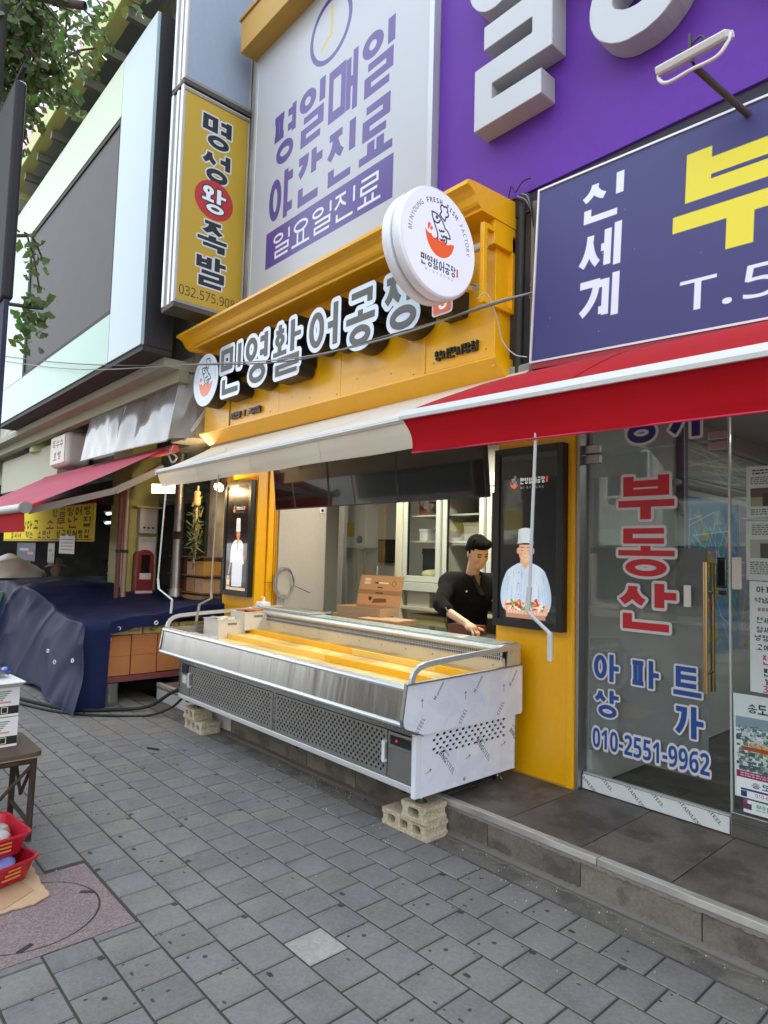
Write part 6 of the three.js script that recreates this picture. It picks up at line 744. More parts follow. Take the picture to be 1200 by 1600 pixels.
// ---------------------------------------------------------------- left stalls: plastic sheets, pink awning, banner, pillar
{
  const ps = new THREE.MeshPhysicalMaterial({ color: rgb(0.22, 0.222, 0.215), roughness: 0.22, transmission: 0.3, thickness: 0, clearcoat: 0.5, clearcoatRoughness: 0.06 });
  const wr = (s) => (u, v) => [0, 0, (0.3 + Math.min(1, v * 3)) * (0.045 * (vn(u * 3 + s, v * 2 + s, 99) - 0.5) + 0.025 * (vn(u * 8 + v * 3 + s, v * 4, 99) - 0.5))];
  const sh = (label, q, s) => { const t = thing('plastic_sheet', label, 'plastic sheet', [0, 0, 0], 'shiny sheets below the video screen'); part(t, 'sheet', quad(...q, 26, 26, wr(s)), ps); part(t, 'hem', [tube([q[0], q[1]], 0.012, 20), tube([q[1], q[2]], 0.008, 20)], MT.lgrey); };
  sh('left of two shiny plastic sheets hung below the video screen', [[-9.99, 2.92, -3.0], [-8.62, 2.91, -3.0], [-8.68, 4.1, -3.22], [-10.0, 4.22, -3.22]], 3); sh('right of two shiny plastic sheets, crumpled, below the video screen', [[-8.6, 2.91, -2.99], [-6.98, 2.88, -2.99], [-7.1, 3.8, -3.19], [-8.66, 3.92, -3.21]], 11);
  const sd = thing('plastic_side_flap', 'grey plastic flap beside the left end of the yellow sign', 'plastic sheet', [0, 0, 0]); part(sd, 'sheet', quad([-6.97, 2.9, -3.0], [-6.94, 2.95, -3.3], [-6.95, 3.95, -3.36], [-7.08, 3.85, -3.18], 10, 20, (u, v) => [0.04 * (vn(u * 4, v * 6, 99) - 0.5), 0, 0]), new THREE.MeshPhysicalMaterial({ color: rgb(0.4, 0.39, 0.37), roughness: 0.3, transmission: 0.3, thickness: 0 })); part(sd, 'strut', rod([-7.0, 2.9, -3.2], [-6.85, 3.3, -3.4], 0.02), MT.lgrey);
  const pa = thing('pink_awning', 'faded pink awning sloping over the market stalls', 'awning', [0, 0, 0]); part(pa, 'canopy', quad([-12.5, 2.06, -1.7], [-7.36, 2.06, -1.7], [-7.36, 2.86, -3.16], [-12.5, 2.86, -3.16], 20, 12, sag(0.03)), MT.pink); part(pa, 'front_bar', rod([-12.5, 2.045, -1.68], [-7.3, 2.045, -1.68], 0.045, 14), mat(0.5, 0.48, 0.42, 0.5)); part(pa, 'end_cap', rod([-7.33, 2.045, -1.68], [-7.27, 2.045, -1.68], 0.06, 14), MT.grey); part(pa, 'valance', quad([-12.5, 1.8, -1.72], [-7.42, 1.8, -1.72], [-7.36, 2.03, -1.69], [-12.5, 2.03, -1.69], 20, 3), MT.red);
  part(pa, 'arm', [bar([-7.5, 2.02, -1.76], [-7.42, 2.3, -2.6], 0.05, 0.07), bar([-7.42, 2.3, -2.6], [-7.45, 2.62, -3.16], 0.05, 0.075)], mat(0.2, 0.18, 0.165, 0.6)); part(pa, 'cloth_roll', rod([-12.5, 2.83, -3.18], [-7.2, 2.83, -3.18], 0.05, 12), MT.pink); part(pa, 'knot', tube([[-7.2, 2.86, -3.15], [-7.14, 2.78, -3.1], [-7.1, 2.72, -3.16], [-7.16, 2.66, -3.14], [-7.22, 2.74, -3.12]], 0.012, 40), mat(0.3, 0.3, 0.28, 0.6));
  const rb = thing('red_roller', 'rolled red awning cloth above the yellow banner', 'awning', [0, 0, 0]); part(rb, 'roll', rod([-14.5, 2.38, -3.2], [-9.3, 2.38, -3.2], 0.09, 14), MT.red); part(rb, 'bracket', bx(-9.3, -9.22, 2.26, 2.5, -3.3, -3.1), MT.dark); part(rb, 'cassette', bx(-14.5, -8.7, 2.44, 2.62, -3.5, -3.26), MT.dark);
  const bn = thing('yellow_banner', 'yellow stall banner with black and red Hangul lines', 'banner', [-12.0, 1.74, -3.02]); part(bn, 'panel', bx(-2.62, 2.62, 0, 0.54, -0.03, 0, 0.004), mat(0.5, 0.4, 0.03, 0.5));
  part(bn, 'print', FZ(5.2, 0.52, 0, 0.27, 0.003), printed(5.2, 0.52, 230, (x, w, h) => { x.fillStyle = '#e8d21e'; x.fillRect(0, 0, w, h); x.strokeStyle = x.fillStyle = '#7a5a18'; word(x, '황금잉어빵', 3.2, 0.02, 1.95, 0.13, 0.04, 0.25); x.strokeStyle = x.fillStyle = '#3a3018'; word(x, '맛있다고', 0.9, 0.17, 1.6, 0.15, 0.042, 0.25); word(x, '집', 4.78, 0.18, 0.34, 0.14, 0.04); x.strokeStyle = '#a8281c'; word(x, '소문난', 2.85, 0.165, 1.75, 0.17, 0.05, 0.25); x.strokeStyle = x.fillStyle = '#3a3018'; word(x, '※줄서서 먹는 소문난 황금잉어빵집', 0.3, 0.36, 4.8, 0.12, 0.034, 0.25); x.fillStyle = '#8a3a14'; x.fillRect(0, 0.5, w, 0.012); }, { roughness: 0.95 }));
  const nt = thing('paper_note', 'white paper note taped under the yellow banner', 'note', [-10.45, 1.56, -3.0]); part(nt, 'sheet', FZ(0.75, 0.27, 0, 0.13, 0), printed(0.75, 0.27, 260, (x, w, h) => { x.fillStyle = '#d8d6cf'; x.fillRect(0, 0, w, h); x.fillStyle = '#8a8880'; for (let i = 0; i < 4; i++) x.fillRect(0.08, 0.05 + i * 0.05, 0.58, 0.015); })); part(nt, 'tape', bx(-0.05, 0.05, 0.22, 0.28, 0.001, 0.004), MT.white);
  for (const [k, x, w, c] of [[0, -13.2, 1.3, '#22243a'], [1, -11.6, 0.4, '#9aa09a']]) { const t = thing('stall_placard', k ? 'small pale placard hanging under the yellow banner' : 'dark navy placard hanging under the left of the yellow banner', 'placard', [x, 1.38, -3.1]); part(t, 'board', bx(-w / 2, w / 2, 0, 0.34, -0.02, 0), MT.dark); part(t, 'print', FZ(w - 0.02, 0.32, 0, 0.17, 0.003), printed(w, 0.34, 120, (q, W, H) => { q.fillStyle = c; q.fillRect(0, 0, W, H); q.fillStyle = k ? '#55605c' : '#8d8fb0'; q.fillRect(W * 0.15, H * 0.3, W * 0.5, 0.05); q.fillStyle = '#b0585c'; q.fillRect(W * 0.6, H * 0.5, W * 0.3, 0.05); })); }
  // green pier with meter boxes and extinguisher
  const gp = thing('green_pier', 'yellow green painted pier between the stalls and the yellow shop', 'pier', [-8.95, 0, -3.42]); part(gp, 'shaft', muv(bx(-0.35, 0.35, 0, 3.6, -0.2, 0.2, 0.02)), MT.green); part(gp, 'shelf', bx(0.2, 0.5, 2.2, 2.225, -0.18, 0.16), mat(0.5, 0.38, 0.14, 0.6));
  for (const [y, k] of [[1.86, 0], [1.46, 1]]) { const t = thing('meter_box', k ? 'lower grey white meter box on the green pier' : 'upper grey white meter box on the green pier', 'meter box', [-8.6, y, -3.45], 'meter boxes on the green pier'); part(t, 'case', bx(0, 0.09, 0, 0.36, -0.12, 0.12, 0.02), mat(0.46, 0.45, 0.43, 0.6)); part(t, 'lid_line', bx(0.09, 0.093, 0.3, 0.305, -0.1, 0.1), MT.grey); for (let i = 0; i < 3; i++) part(t, 'button', new THREE.CylinderGeometry(0.014, 0.014, 0.01, 10).rotateZ(1.57).translate(0.093, 0.08, -0.06 + i * 0.06), MT.blackm); }
  const fe = thing('extinguisher_box', 'red fire extinguisher cabinet with arched top on the green pier', 'extinguisher box', [-8.6, 1.06, -3.41]); const fs = []; for (let i = 0; i <= 12; i++) fs.push([0.115 * Math.cos(i / 12 * Math.PI), 0.5 + 0.09 * Math.sin(i / 12 * Math.PI)]); part(fe, 'case', extr([[-0.12, 0], [0.12, 0], ...fs], 0.13, [], 0.01).rotateY(Math.PI / 2), mat(0.17, 0.012, 0.02, 0.35)); part(fe, 'window', bx(0.135, 0.145, 0.28, 0.52, -0.06, 0.06, 0.004), MT.screen); part(fe, 'label', bx(0.14, 0.144, 0.2, 0.28, -0.08, 0.07), MT.lgrey); part(fe, 'stripe', bx(0.14, 0.144, 0.02, 0.05, -0.11, 0.11), MT.lgrey);
  for (const [k, x, z, r, m] of [[0, -8.42, -3.12, 0.035, mat(0.3, 0.22, 0.17, 0.5, { metalness: 0.4 })], [1, -8.42, -3.04, 0.03, mat(0.12, 0.03, 0.03, 0.6)]]) { const t = thing('drain_pipe', k ? 'dark red vertical pipe beside the green pier' : 'brown metal drain pipe with bent top beside the green pier', 'pipe', [x, 0, z]); part(t, 'stem', rod([0, 0, 0], [0, 2.45, 0], r, 14), m); if (!k) part(t, 'bent_top', [new THREE.SphereGeometry(r * 1.1, 12, 10).translate(0, 2.45, 0), rod([0, 2.45, 0], [0.3, 2.75, -0.3], r, 14)], m); part(t, 'clamp', rod([0, 1.6, 0], [0, 1.64, 0], r * 1.3), MT.dark); }
  const sc = thing('steel_column', 'round grey steel column beside the green pier', 'column', [-8.25, 0, -3.75]); part(sc, 'shaft', muv(new THREE.CylinderGeometry(0.065, 0.065, 3.6, 20).translate(0, 1.8, 0)), MT.dullsteel); part(sc, 'collar', new THREE.CylinderGeometry(0.08, 0.08, 0.1, 20).translate(0, 1.85, 0), MT.rust); part(sc, 'base', new THREE.CylinderGeometry(0.085, 0.1, 0.1, 20).translate(0, 1.1, 0), MT.dullsteel);
  // warm work lamp and small spot
  const wl = thing('work_lamp', 'glowing warm rectangular lamp at the left end of the cream awning', 'lamp', [-7.75, 2.36, -3.3]); part(wl, 'housing', bx(-0.16, 0.16, -0.02, 0.11, -0.06, 0, 0.006), MT.blackm); part(wl, 'diffuser', bx(-0.15, 0.15, -0.01, 0.1, 0, 0.006), mat(0.9, 0.8, 0.6, 0.4, { emissive: rgb(1, 0.7, 0.32), emissiveIntensity: 3 })); const L1 = new THREE.RectAreaLight(rgb(1, 0.68, 0.32), 14, 0.3, 0.11); L1.position.set(0, 0.045, 0.02); L1.rotation.y = Math.PI; L1.name = 'lamp_light'; wl.add(L1); wl.rotation.y = 0.7;
  const sp = thing('spot_lamp', 'small glowing warm spot lamp left of the standing cook display', 'lamp', [-6.98, 2.43, -3.66]); part(sp, 'shade', new THREE.CylinderGeometry(0.03, 0.06, 0.09, 18, 1, true).rotateX(-1.0).rotateY(0.7), mat(0.1, 0.1, 0.1, 0.5, { side: THREE.DoubleSide })); part(sp, 'bulb', new THREE.SphereGeometry(0.035, 14, 10), mat(0.9, 0.7, 0.5, 0.4, { emissive: rgb(1, 0.72, 0.36), emissiveIntensity: 3 })); const L2 = new THREE.PointLight(rgb(1, 0.7, 0.35), 0.6); L2.position.set(0.04, -0.06, 0.08); L2.name = 'lamp_light'; sp.add(L2); part(sp, 'stem', rod([0, 0.02, 0], [0, 0.25, -0.02], 0.008), MT.blackm);
  // shelf of cartons, sign letters, hanging dried plants
  const sf = thing('carton_shelf', 'open rack holding rows of small cartons behind the tarpaulin stall', 'rack', [-8.1, 0.9, -4.0]); for (const y of [0.22, 0.44, 0.68]) part(sf, 'shelf', bx(-0.55, 0.5, y - 0.015, y, -0.2, 0.2), mat(0.2, 0.12, 0.07, 0.7)); for (const x of [-0.55, 0.48]) part(sf, 'upright', bx(x, x + 0.03, -0.9, 0.72, -0.2, -0.17), MT.lgrey);
  const R = rng(19); for (let r = 0; r < 3; r++) for (let i = 0; i < 4; i++) { const o = mesh('small_carton', bx(-0.115, 0.115, 0, 0.17 + 0.02 * R(), -0.12, 0.12, 0.004, 1), i === 1 && r ? mat(0.1, 0.03, 0.02, 0.7) : [MT.card, mat(0.55, 0.36, 0.22, 0.8), mat(0.5, 0.3, 0.06, 0.7)][(i + r) % 3]); o.position.set(-8.5 + i * 0.25, 0.9 + [0.0, 0.22, 0.44][r], -3.95); tag(o, ['leftmost', 'second from the left', 'third from the left', 'rightmost'][i] + ' small carton on the ' + ['bottom', 'middle', 'top'][r] + ' shelf of the rack behind the tarpaulin', 'carton', 'cartons on the rack'); }
  const hs = thing('wall_letters', 'raised pale Hangul letters on a dull green wall behind the stalls', 'sign', [-8.7, 1.6, -4.6]); part(hs, 'panel', bx(-0.5, 0.5, -0.5, 0.95, -0.05, 0), mat(0.2, 0.19, 0.05, 0.7)); ['한', '소'].forEach((c, i) => part(hs, 'letter', solid(traced(0.34, 0.3, 200, (x) => glyph(x, c, 0.02, 0.02, 0.3, 0.26, 0.05)), 0.03).translate(-0.15, 0.12 - i * 0.42, 0.002), MT.paleg));
  const dp = thing('dried_plant', 'dried corn stalk and leaves hanging beside the left display', 'plant', [-7.42, 2.45, -3.6]); part(dp, 'stalk', tube([[0, 0, 0], [0.02, -0.3, 0.02], [0.0, -0.6, 0], [0.02, -0.95, 0.02]], 0.014, 30), mat(0.35, 0.33, 0.22, 0.8)); { const lv = [], Q = rng(3); for (let i = 0; i < 150; i++) { const t = Q(), l = 0.05 + 0.09 * Q(); lv.push(quad([-0.012, 0, 0], [0.012, 0, 0], [0.004, l, 0.02], [-0.004, l, 0.02], 1, 3, (u, v) => [0, 0, 0.03 * v * v]).rotateX(Q() * 6).rotateY(Q() * 6).rotateZ(Q() * 6).translate(0.09 * (Q() - 0.5), -0.15 - 0.75 * t, 0.09 * (Q() - 0.5))); } part(dp, 'leaves', lv, mat(0.12, 0.13, 0.05, 0.8)).userData.kind = 'stuff'; } part(dp, 'corn_cob', new THREE.CapsuleGeometry(0.04, 0.12, 6, 12).translate(0.05, -0.16, 0.03), mat(0.5, 0.3, 0.12, 0.7)); part(dp, 'long_leaf', quad([-0.3, 0.02, 0], [0, 0.02, 0.02], [0, 0.09, 0.02], [-0.26, 0.05, 0], 12, 2, (u, v) => [0, 0.06 * Math.sin(u * 3.1), 0.03 * v]), mat(0.3, 0.33, 0.2, 0.7));
  // lantern sign
  const ln = thing('lantern_sign', 'white rounded lantern sign with black Hangul above the pink awning', 'sign', [-11.6, 2.98, -3.3]); part(ln, 'case', bx(-0.45, 0.45, 0, 0.55, -0.2, 0.2, 0.09, 4), mat(0.62, 0.6, 0.54, 0.5)); part(ln, 'print', FZ(0.78, 0.45, 0, 0.275, 0.202), printed(0.78, 0.45, 240, (x, w, h) => { x.fillStyle = '#d8d4c6'; x.fillRect(0, 0, w, h); x.strokeStyle = '#33302a'; word(x, '옥수수', 0.08, 0.05, 0.62, 0.14, 0.03, 0.2); word(x, '호빵', 0.16, 0.25, 0.46, 0.14, 0.03, 0.2); }));
  // cool tube lamps deep in the market
  for (const [k, y, z, x] of [[0, 2.42, -5.2, -14.6], [1, 2.3, -6.0, -17.0], [2, 2.5, -5.6, -8.9], [3, 2.48, -6.6, -9.2]]) { const t = thing('tube_lamp', ['bright cool tube lamp deep in the market left of the drain pipe', 'fainter cool tube lamp farther back in the market', 'cool tube lamp seen behind the dried plant', 'farther cool tube lamp behind the dried plant'][k], 'lamp', [x, y, z]); part(t, 'fitting', bx(-0.7, 0.7, 0.03, 0.07, -0.05, 0.05), MT.white); part(t, 'tube', rod([-0.65, 0.01, 0], [0.65, 0.01, 0], 0.022, 10), mat(0.9, 0.9, 0.9, 0.4, { emissive: rgb(0.8, 0.95, 1), emissiveIntensity: 2.2 })); const L = new THREE.RectAreaLight(rgb(0.85, 0.96, 1), k > 1 ? 3 : 6, 1.3, 0.05); L.position.set(0, -0.02, 0); L.rotation.x = -Math.PI / 2; L.name = 'lamp_light'; t.add(L); }
}
// ---------------------------------------------------------------- tarpaulin stall
{
  const top = (x, z) => { const m = THREE.MathUtils.smoothstep(-x, 8.0, 9.2), bk = THREE.MathUtils.smoothstep(-z, 2.9, 3.4); return 0.95 + m * 0.22 + 0.08 * bk * (1 - m) + 0.05 * (vn(x * 1.7 + 40, z * 1.7 + 40, 999) - 0.5) - 0.06 * Math.exp(-((z + 2.35) ** 2) * 14) * (1 - m * 0.4); };
  const na = 150, nb = 130, pos = [], uv = [], idx = [], xe = -6.99, ze = -2.3;
  for (let j = 0; j <= nb; j++) for (let i = 0; i <= na; i++) {
    const b = j / nb, a = i / na; let z, db = 0, x, da = 0; if (b < 0.55) z = -3.95 + (ze + 3.95) * (b / 0.55); else { z = ze; db = (b - 0.55) / 0.45; }
    const lim = z > -2.46 ? 1 : 0.13 + 0.03 * vn(z * 8, 3, 999); if (a < 0.86) x = -11.2 + (xe + 11.2) * (a / 0.86); else { x = xe; da = (a - 0.86) / 0.14 * lim; }
    const t = top(x, z), drop = Math.max(db, da); let y = t * (1 - drop) + 0.02 * drop; const flare = drop * (0.1 + 0.12 * vn(x * 2.2 + 7, z * 2 + 3, 999));
    let px = x + (da > 0 ? 0.03 + (db > 0.02 ? flare : 0.02 * da) : 0), pz = z + (db > 0 ? 0.03 + flare : 0);
    const rdg = (q) => 0.25 - Math.abs(q - 0.5); const w = 0.05 * (vn(x * 1.6 + y * 0.9, z * 1.8 - y * 0.7 + 50, 999) - 0.5) + (db > 0 ? 0.2 * vn(x * 0.9 + 5, y * 1.3 + 2, 999) * rdg(vn(x * 1.4 + 1.6 * vn(x * 0.8, y * 1.1 + 4, 999) + y * 0.9 + 20, 3.5 + y * 1.1, 999)) + 0.09 * vn(x * 1.3 + 15, y * 1.7 + 6, 999) * rdg(vn(x * 3.0 + 2.2 * vn(x * 1.1 + 3, y * 1.6, 999) - y * 2.1 + 31, 8.5 + y * 1.8, 999)) : 0.09 * rdg(vn(x * 1.3 - z * 1.1 + 20, z * 2.0 + x * 0.5 + 11, 999)) + 0.045 * rdg(vn(x * 3.1 + z * 1.3 + 31, z * 2.9 + 17, 999)));
    if (db > 0) pz += w * 1.3; else if (da > 0) px += w * 0.6; else y += w * 0.7; if (db > 0.97) y = 0.02 + 0.1 * Math.max(0, vn(x * 1.7, 2, 999) - 0.35);
    if (x > -7.1 && db > 0.6) { px += 0.12 * (db - 0.6); pz += 0.06 * (db - 0.6); }
    pos.push(px, Math.max(0.008, y), pz); uv.push(x + da, z + db);
  }
  for (let j = 0; j < nb; j++) for (let i = 0; i < na; i++) { const k = j * (na + 1) + i; idx.push(k, k + na + 1, k + 1, k + 1, k + na + 1, k + na + 2); }
  const g = new THREE.BufferGeometry(); g.setAttribute('position', new THREE.Float32BufferAttribute(pos, 3)); g.setAttribute('uv', new THREE.Float32BufferAttribute(uv, 2)); g.setIndex(idx); g.computeVertexNormals();
  const tt = dtex(512, 512, (u, v) => { const d = fbm(u, v, 5, 5), e = fbm(u + 0.3, v + 0.6, 14, 4), w = 0.05 * Math.sin(u * 512 * 1.57) * Math.sin(v * 512 * 1.57); const dust = Math.max(0, d - 0.5) * 1.5 + 0.18 * e; return [0.66 + dust * 0.2 + w, 0.68 + dust * 0.17 + w, 0.8 + dust * 0.08 + w]; });
  const t = thing('tarpaulin', 'dusty navy blue tarpaulin draped over a market stall', 'tarpaulin', [0, 0, 0]); part(t, 'cloth', g, phys(0.018, 0.028, 0.085, 0.55, { map: tt, side: THREE.DoubleSide, specularIntensity: 0.28 })); for (const [x, y, z] of [[-7.9, 0.5, -2.14], [-7.6, 0.42, -2.13], [-7.05, 0.7, -2.5], [-6.94, 0.82, -2.55], [-6.94, 0.86, -2.95], [-7.1, 0.5, -2.16]]) part(t, 'eyelet', new THREE.TorusGeometry(0.018, 0.006, 8, 16).rotateY(x > -7.06 ? 1.57 : 0.3).translate(x, y, z), MT.white);
  // load under it
  const st = thing('stall_platform', 'low red painted stall platform under the tarpaulin', 'platform', [0, 0, 0]); part(st, 'deck', bx(-11, -7.06, 0.24, 0.3, -3.9, -2.4), mat(0.16, 0.04, 0.045, 0.7)); for (const [x, z] of [[-7.2, -3.3], [-8.6, -2.6], [-10.4, -2.6], [-7.3, -3.85]]) part(st, 'leg', bx(x - 0.05, x + 0.05, 0, 0.24, z - 0.05, z + 0.05), MT.dark);
  const tape = (z0, z1, y0, y1, label, m, k) => { const o = thing('carton', label, 'carton', [-7.07, y0, (z0 + z1) / 2], 'cartons on the stall platform'); const w = z1 - z0 - 0.006, h = y1 - y0 - 0.004; part(o, 'box', muv(bx(-0.4, 0, 0, h, -w / 2, w / 2, 0.005)), m); part(o, 'flap_seam', bx(0, 0.003, h * 0.48, h * 0.49, -w / 2 + 0.004, w / 2 - 0.004), mat(0.22, 0.09, 0.03, 0.9)); return o; };
  tape(-2.74, -2.43, 0.305, 0.73, 'orange brown carton nearest the street on the stall', MT.cardo); tape(-3.03, -2.745, 0.305, 0.735, 'orange brown carton in the middle of the row on the stall', MT.cardo); tape(-3.34, -3.035, 0.31, 0.74, 'orange brown carton farthest from the street on the stall', MT.cardo); tape(-3.66, -3.345, 0.31, 0.74, 'orange brown carton hidden behind the end of the display case', MT.cardo);
  const fc = (z0, z1, label) => { const o = thing('fruit_carton', label, 'fruit carton', [-7.07, 0.735, (z0 + z1) / 2], 'fruit cartons on the stall'); const w = z1 - z0 - 0.008; part(o, 'box', bx(-0.4, 0, 0, 0.11, -w / 2, w / 2, 0.004), mat(0.4, 0.34, 0.2, 0.85)); part(o, 'print', FX(w - 0.02, 0.1, 0.004, 0.055, 0), printed(w - 0.02, 0.1, 500, (x, W, H) => { x.fillStyle = '#b7a577'; x.fillRect(0, 0, W, H); const Q = rng(5); for (let i = 0; i < 30; i++) { x.fillStyle = ['#6f8f3c', '#89a548', '#5a7a2e'][i % 3]; x.beginPath(); x.arc(0.05 + 0.09 * Q(), 0.03 + 0.05 * Q(), 0.011, 0, 7); x.fill(); } x.strokeStyle = '#4d4228'; x.lineWidth = 0.006; x.strokeRect(W * 0.62, 0.03, W * 0.3, 0.04); x.fillStyle = '#3a3222'; x.beginPath(); x.arc(W * 0.52, 0.05, 0.009, 0, 7); x.fill(); })); };
  fc(-2.86, -2.46, 'beige grape carton at the front of the stall under the tarpaulin'); fc(-3.27, -2.865, 'beige grape carton behind the first one on the stall'); fc(-3.66, -3.275, 'beige fruit carton at the back of the stall');
  const dr = mesh('wrapped_drum', (() => { const q = new THREE.CylinderGeometry(0.085, 0.095, 0.23, 28, 10), p = q.attributes.position; for (let i = 0; i < p.count; i++) { const k = 1 + 0.12 * (vn(p.getX(i) * 30 + 9, p.getY(i) * 24 + 9, 999) - 0.5); p.setX(i, p.getX(i) * k); p.setZ(i, p.getZ(i) * k); } q.computeVertexNormals(); return q.translate(0, 0.115, 0); })(), phys(0.1, 0.11, 0.1, 0.25, { clearcoat: 0.8 })); dr.position.set(-7.14, 0.001, -2.56); tag(dr, 'plastic wrapped dark drum propping up the stall platform', 'drum');
  // hoses on the paving
  [['upper black hose lying on the paving from the stall to the display case', [[-9.4, 0.02, -1.5], [-8.4, 0.02, -1.75], [-7.6, 0.02, -1.95], [-7.0, 0.02, -2.2], [-6.8, 0.02, -2.5], [-6.62, 0.05, -2.78], [-6.45, 0.2, -2.95], [-6.2, 0.32, -3.1], [-5.9, 0.36, -3.2]], 0.017], ['lower thin black hose lying on the paving from the stall to the display case', [[-9.2, 0.014, -1.4], [-8.2, 0.014, -1.7], [-7.4, 0.014, -1.9], [-6.9, 0.014, -2.12], [-6.6, 0.014, -2.4], [-6.4, 0.014, -2.7], [-6.25, 0.1, -2.86], [-6.05, 0.3, -2.98], [-5.86, 0.34, -3.05]], 0.012]].forEach(([l, p, r]) => tag(mesh('hose', tube(p, r, 120, 8), MT.rubber), l, 'hose', 'hoses in front of the stall'));
  // heap of steamed food under plastic on a steel pan
  const hp = thing('food_heap', 'heap of pale food under clear plastic on a steel pan at the far left', 'food', [-12.2, 0.95, -2.6]); part(hp, 'pan', new THREE.CylinderGeometry(0.6, 0.52, 0.14, 32).translate(0, 0.12, 0), MT.steel); part(hp, 'heap', (() => { const q = new THREE.SphereGeometry(0.52, 32, 16, 0, 6.2832, 0, 1.5708), p = q.attributes.position; for (let i = 0; i < p.count; i++) { const k = 1 + 0.4 * (vn(p.getX(i) * 6 + 9, p.getZ(i) * 5 + p.getY(i) * 6 + 9, 999) - 0.5); p.setXYZ(i, p.getX(i) * k, p.getY(i) * 0.66 * k, p.getZ(i) * k); } q.computeVertexNormals(); return q.translate(0, 0.19, 0); })(), phys(0.7, 0.64, 0.54, 0.5, { clearcoat: 0.4, clearcoatRoughness: 0.25 })); part(hp, 'stand', bx(-0.6, 0.6, -0.95, 0.05, -0.4, 0.4), MT.dark);
  const gc = mesh('green_carton', [bx(-0.5, 0.1, 0, 0.26, -0.2, 0.2), bx(0.1, 0.16, 0.0, 0.26, -0.2, 0.2)], mat(0.2, 0.3, 0.2, 0.7)); gc.position.set(-10.9, 0.72, -2.2); tag(gc, 'green and beige carton on the stall below the food heap', 'carton'); const gs = thing('stall_crate', 'dark crate below the green carton at the far left', 'crate', [-11.0, 0, -2.15]); part(gs, 'side', bx(-0.5, 0.4, 0, 0.715, -0.25, 0.25), MT.dark); part(gs, 'rim', bx(-0.52, 0.42, 0.66, 0.715, -0.26, 0.27), MT.rust);
}
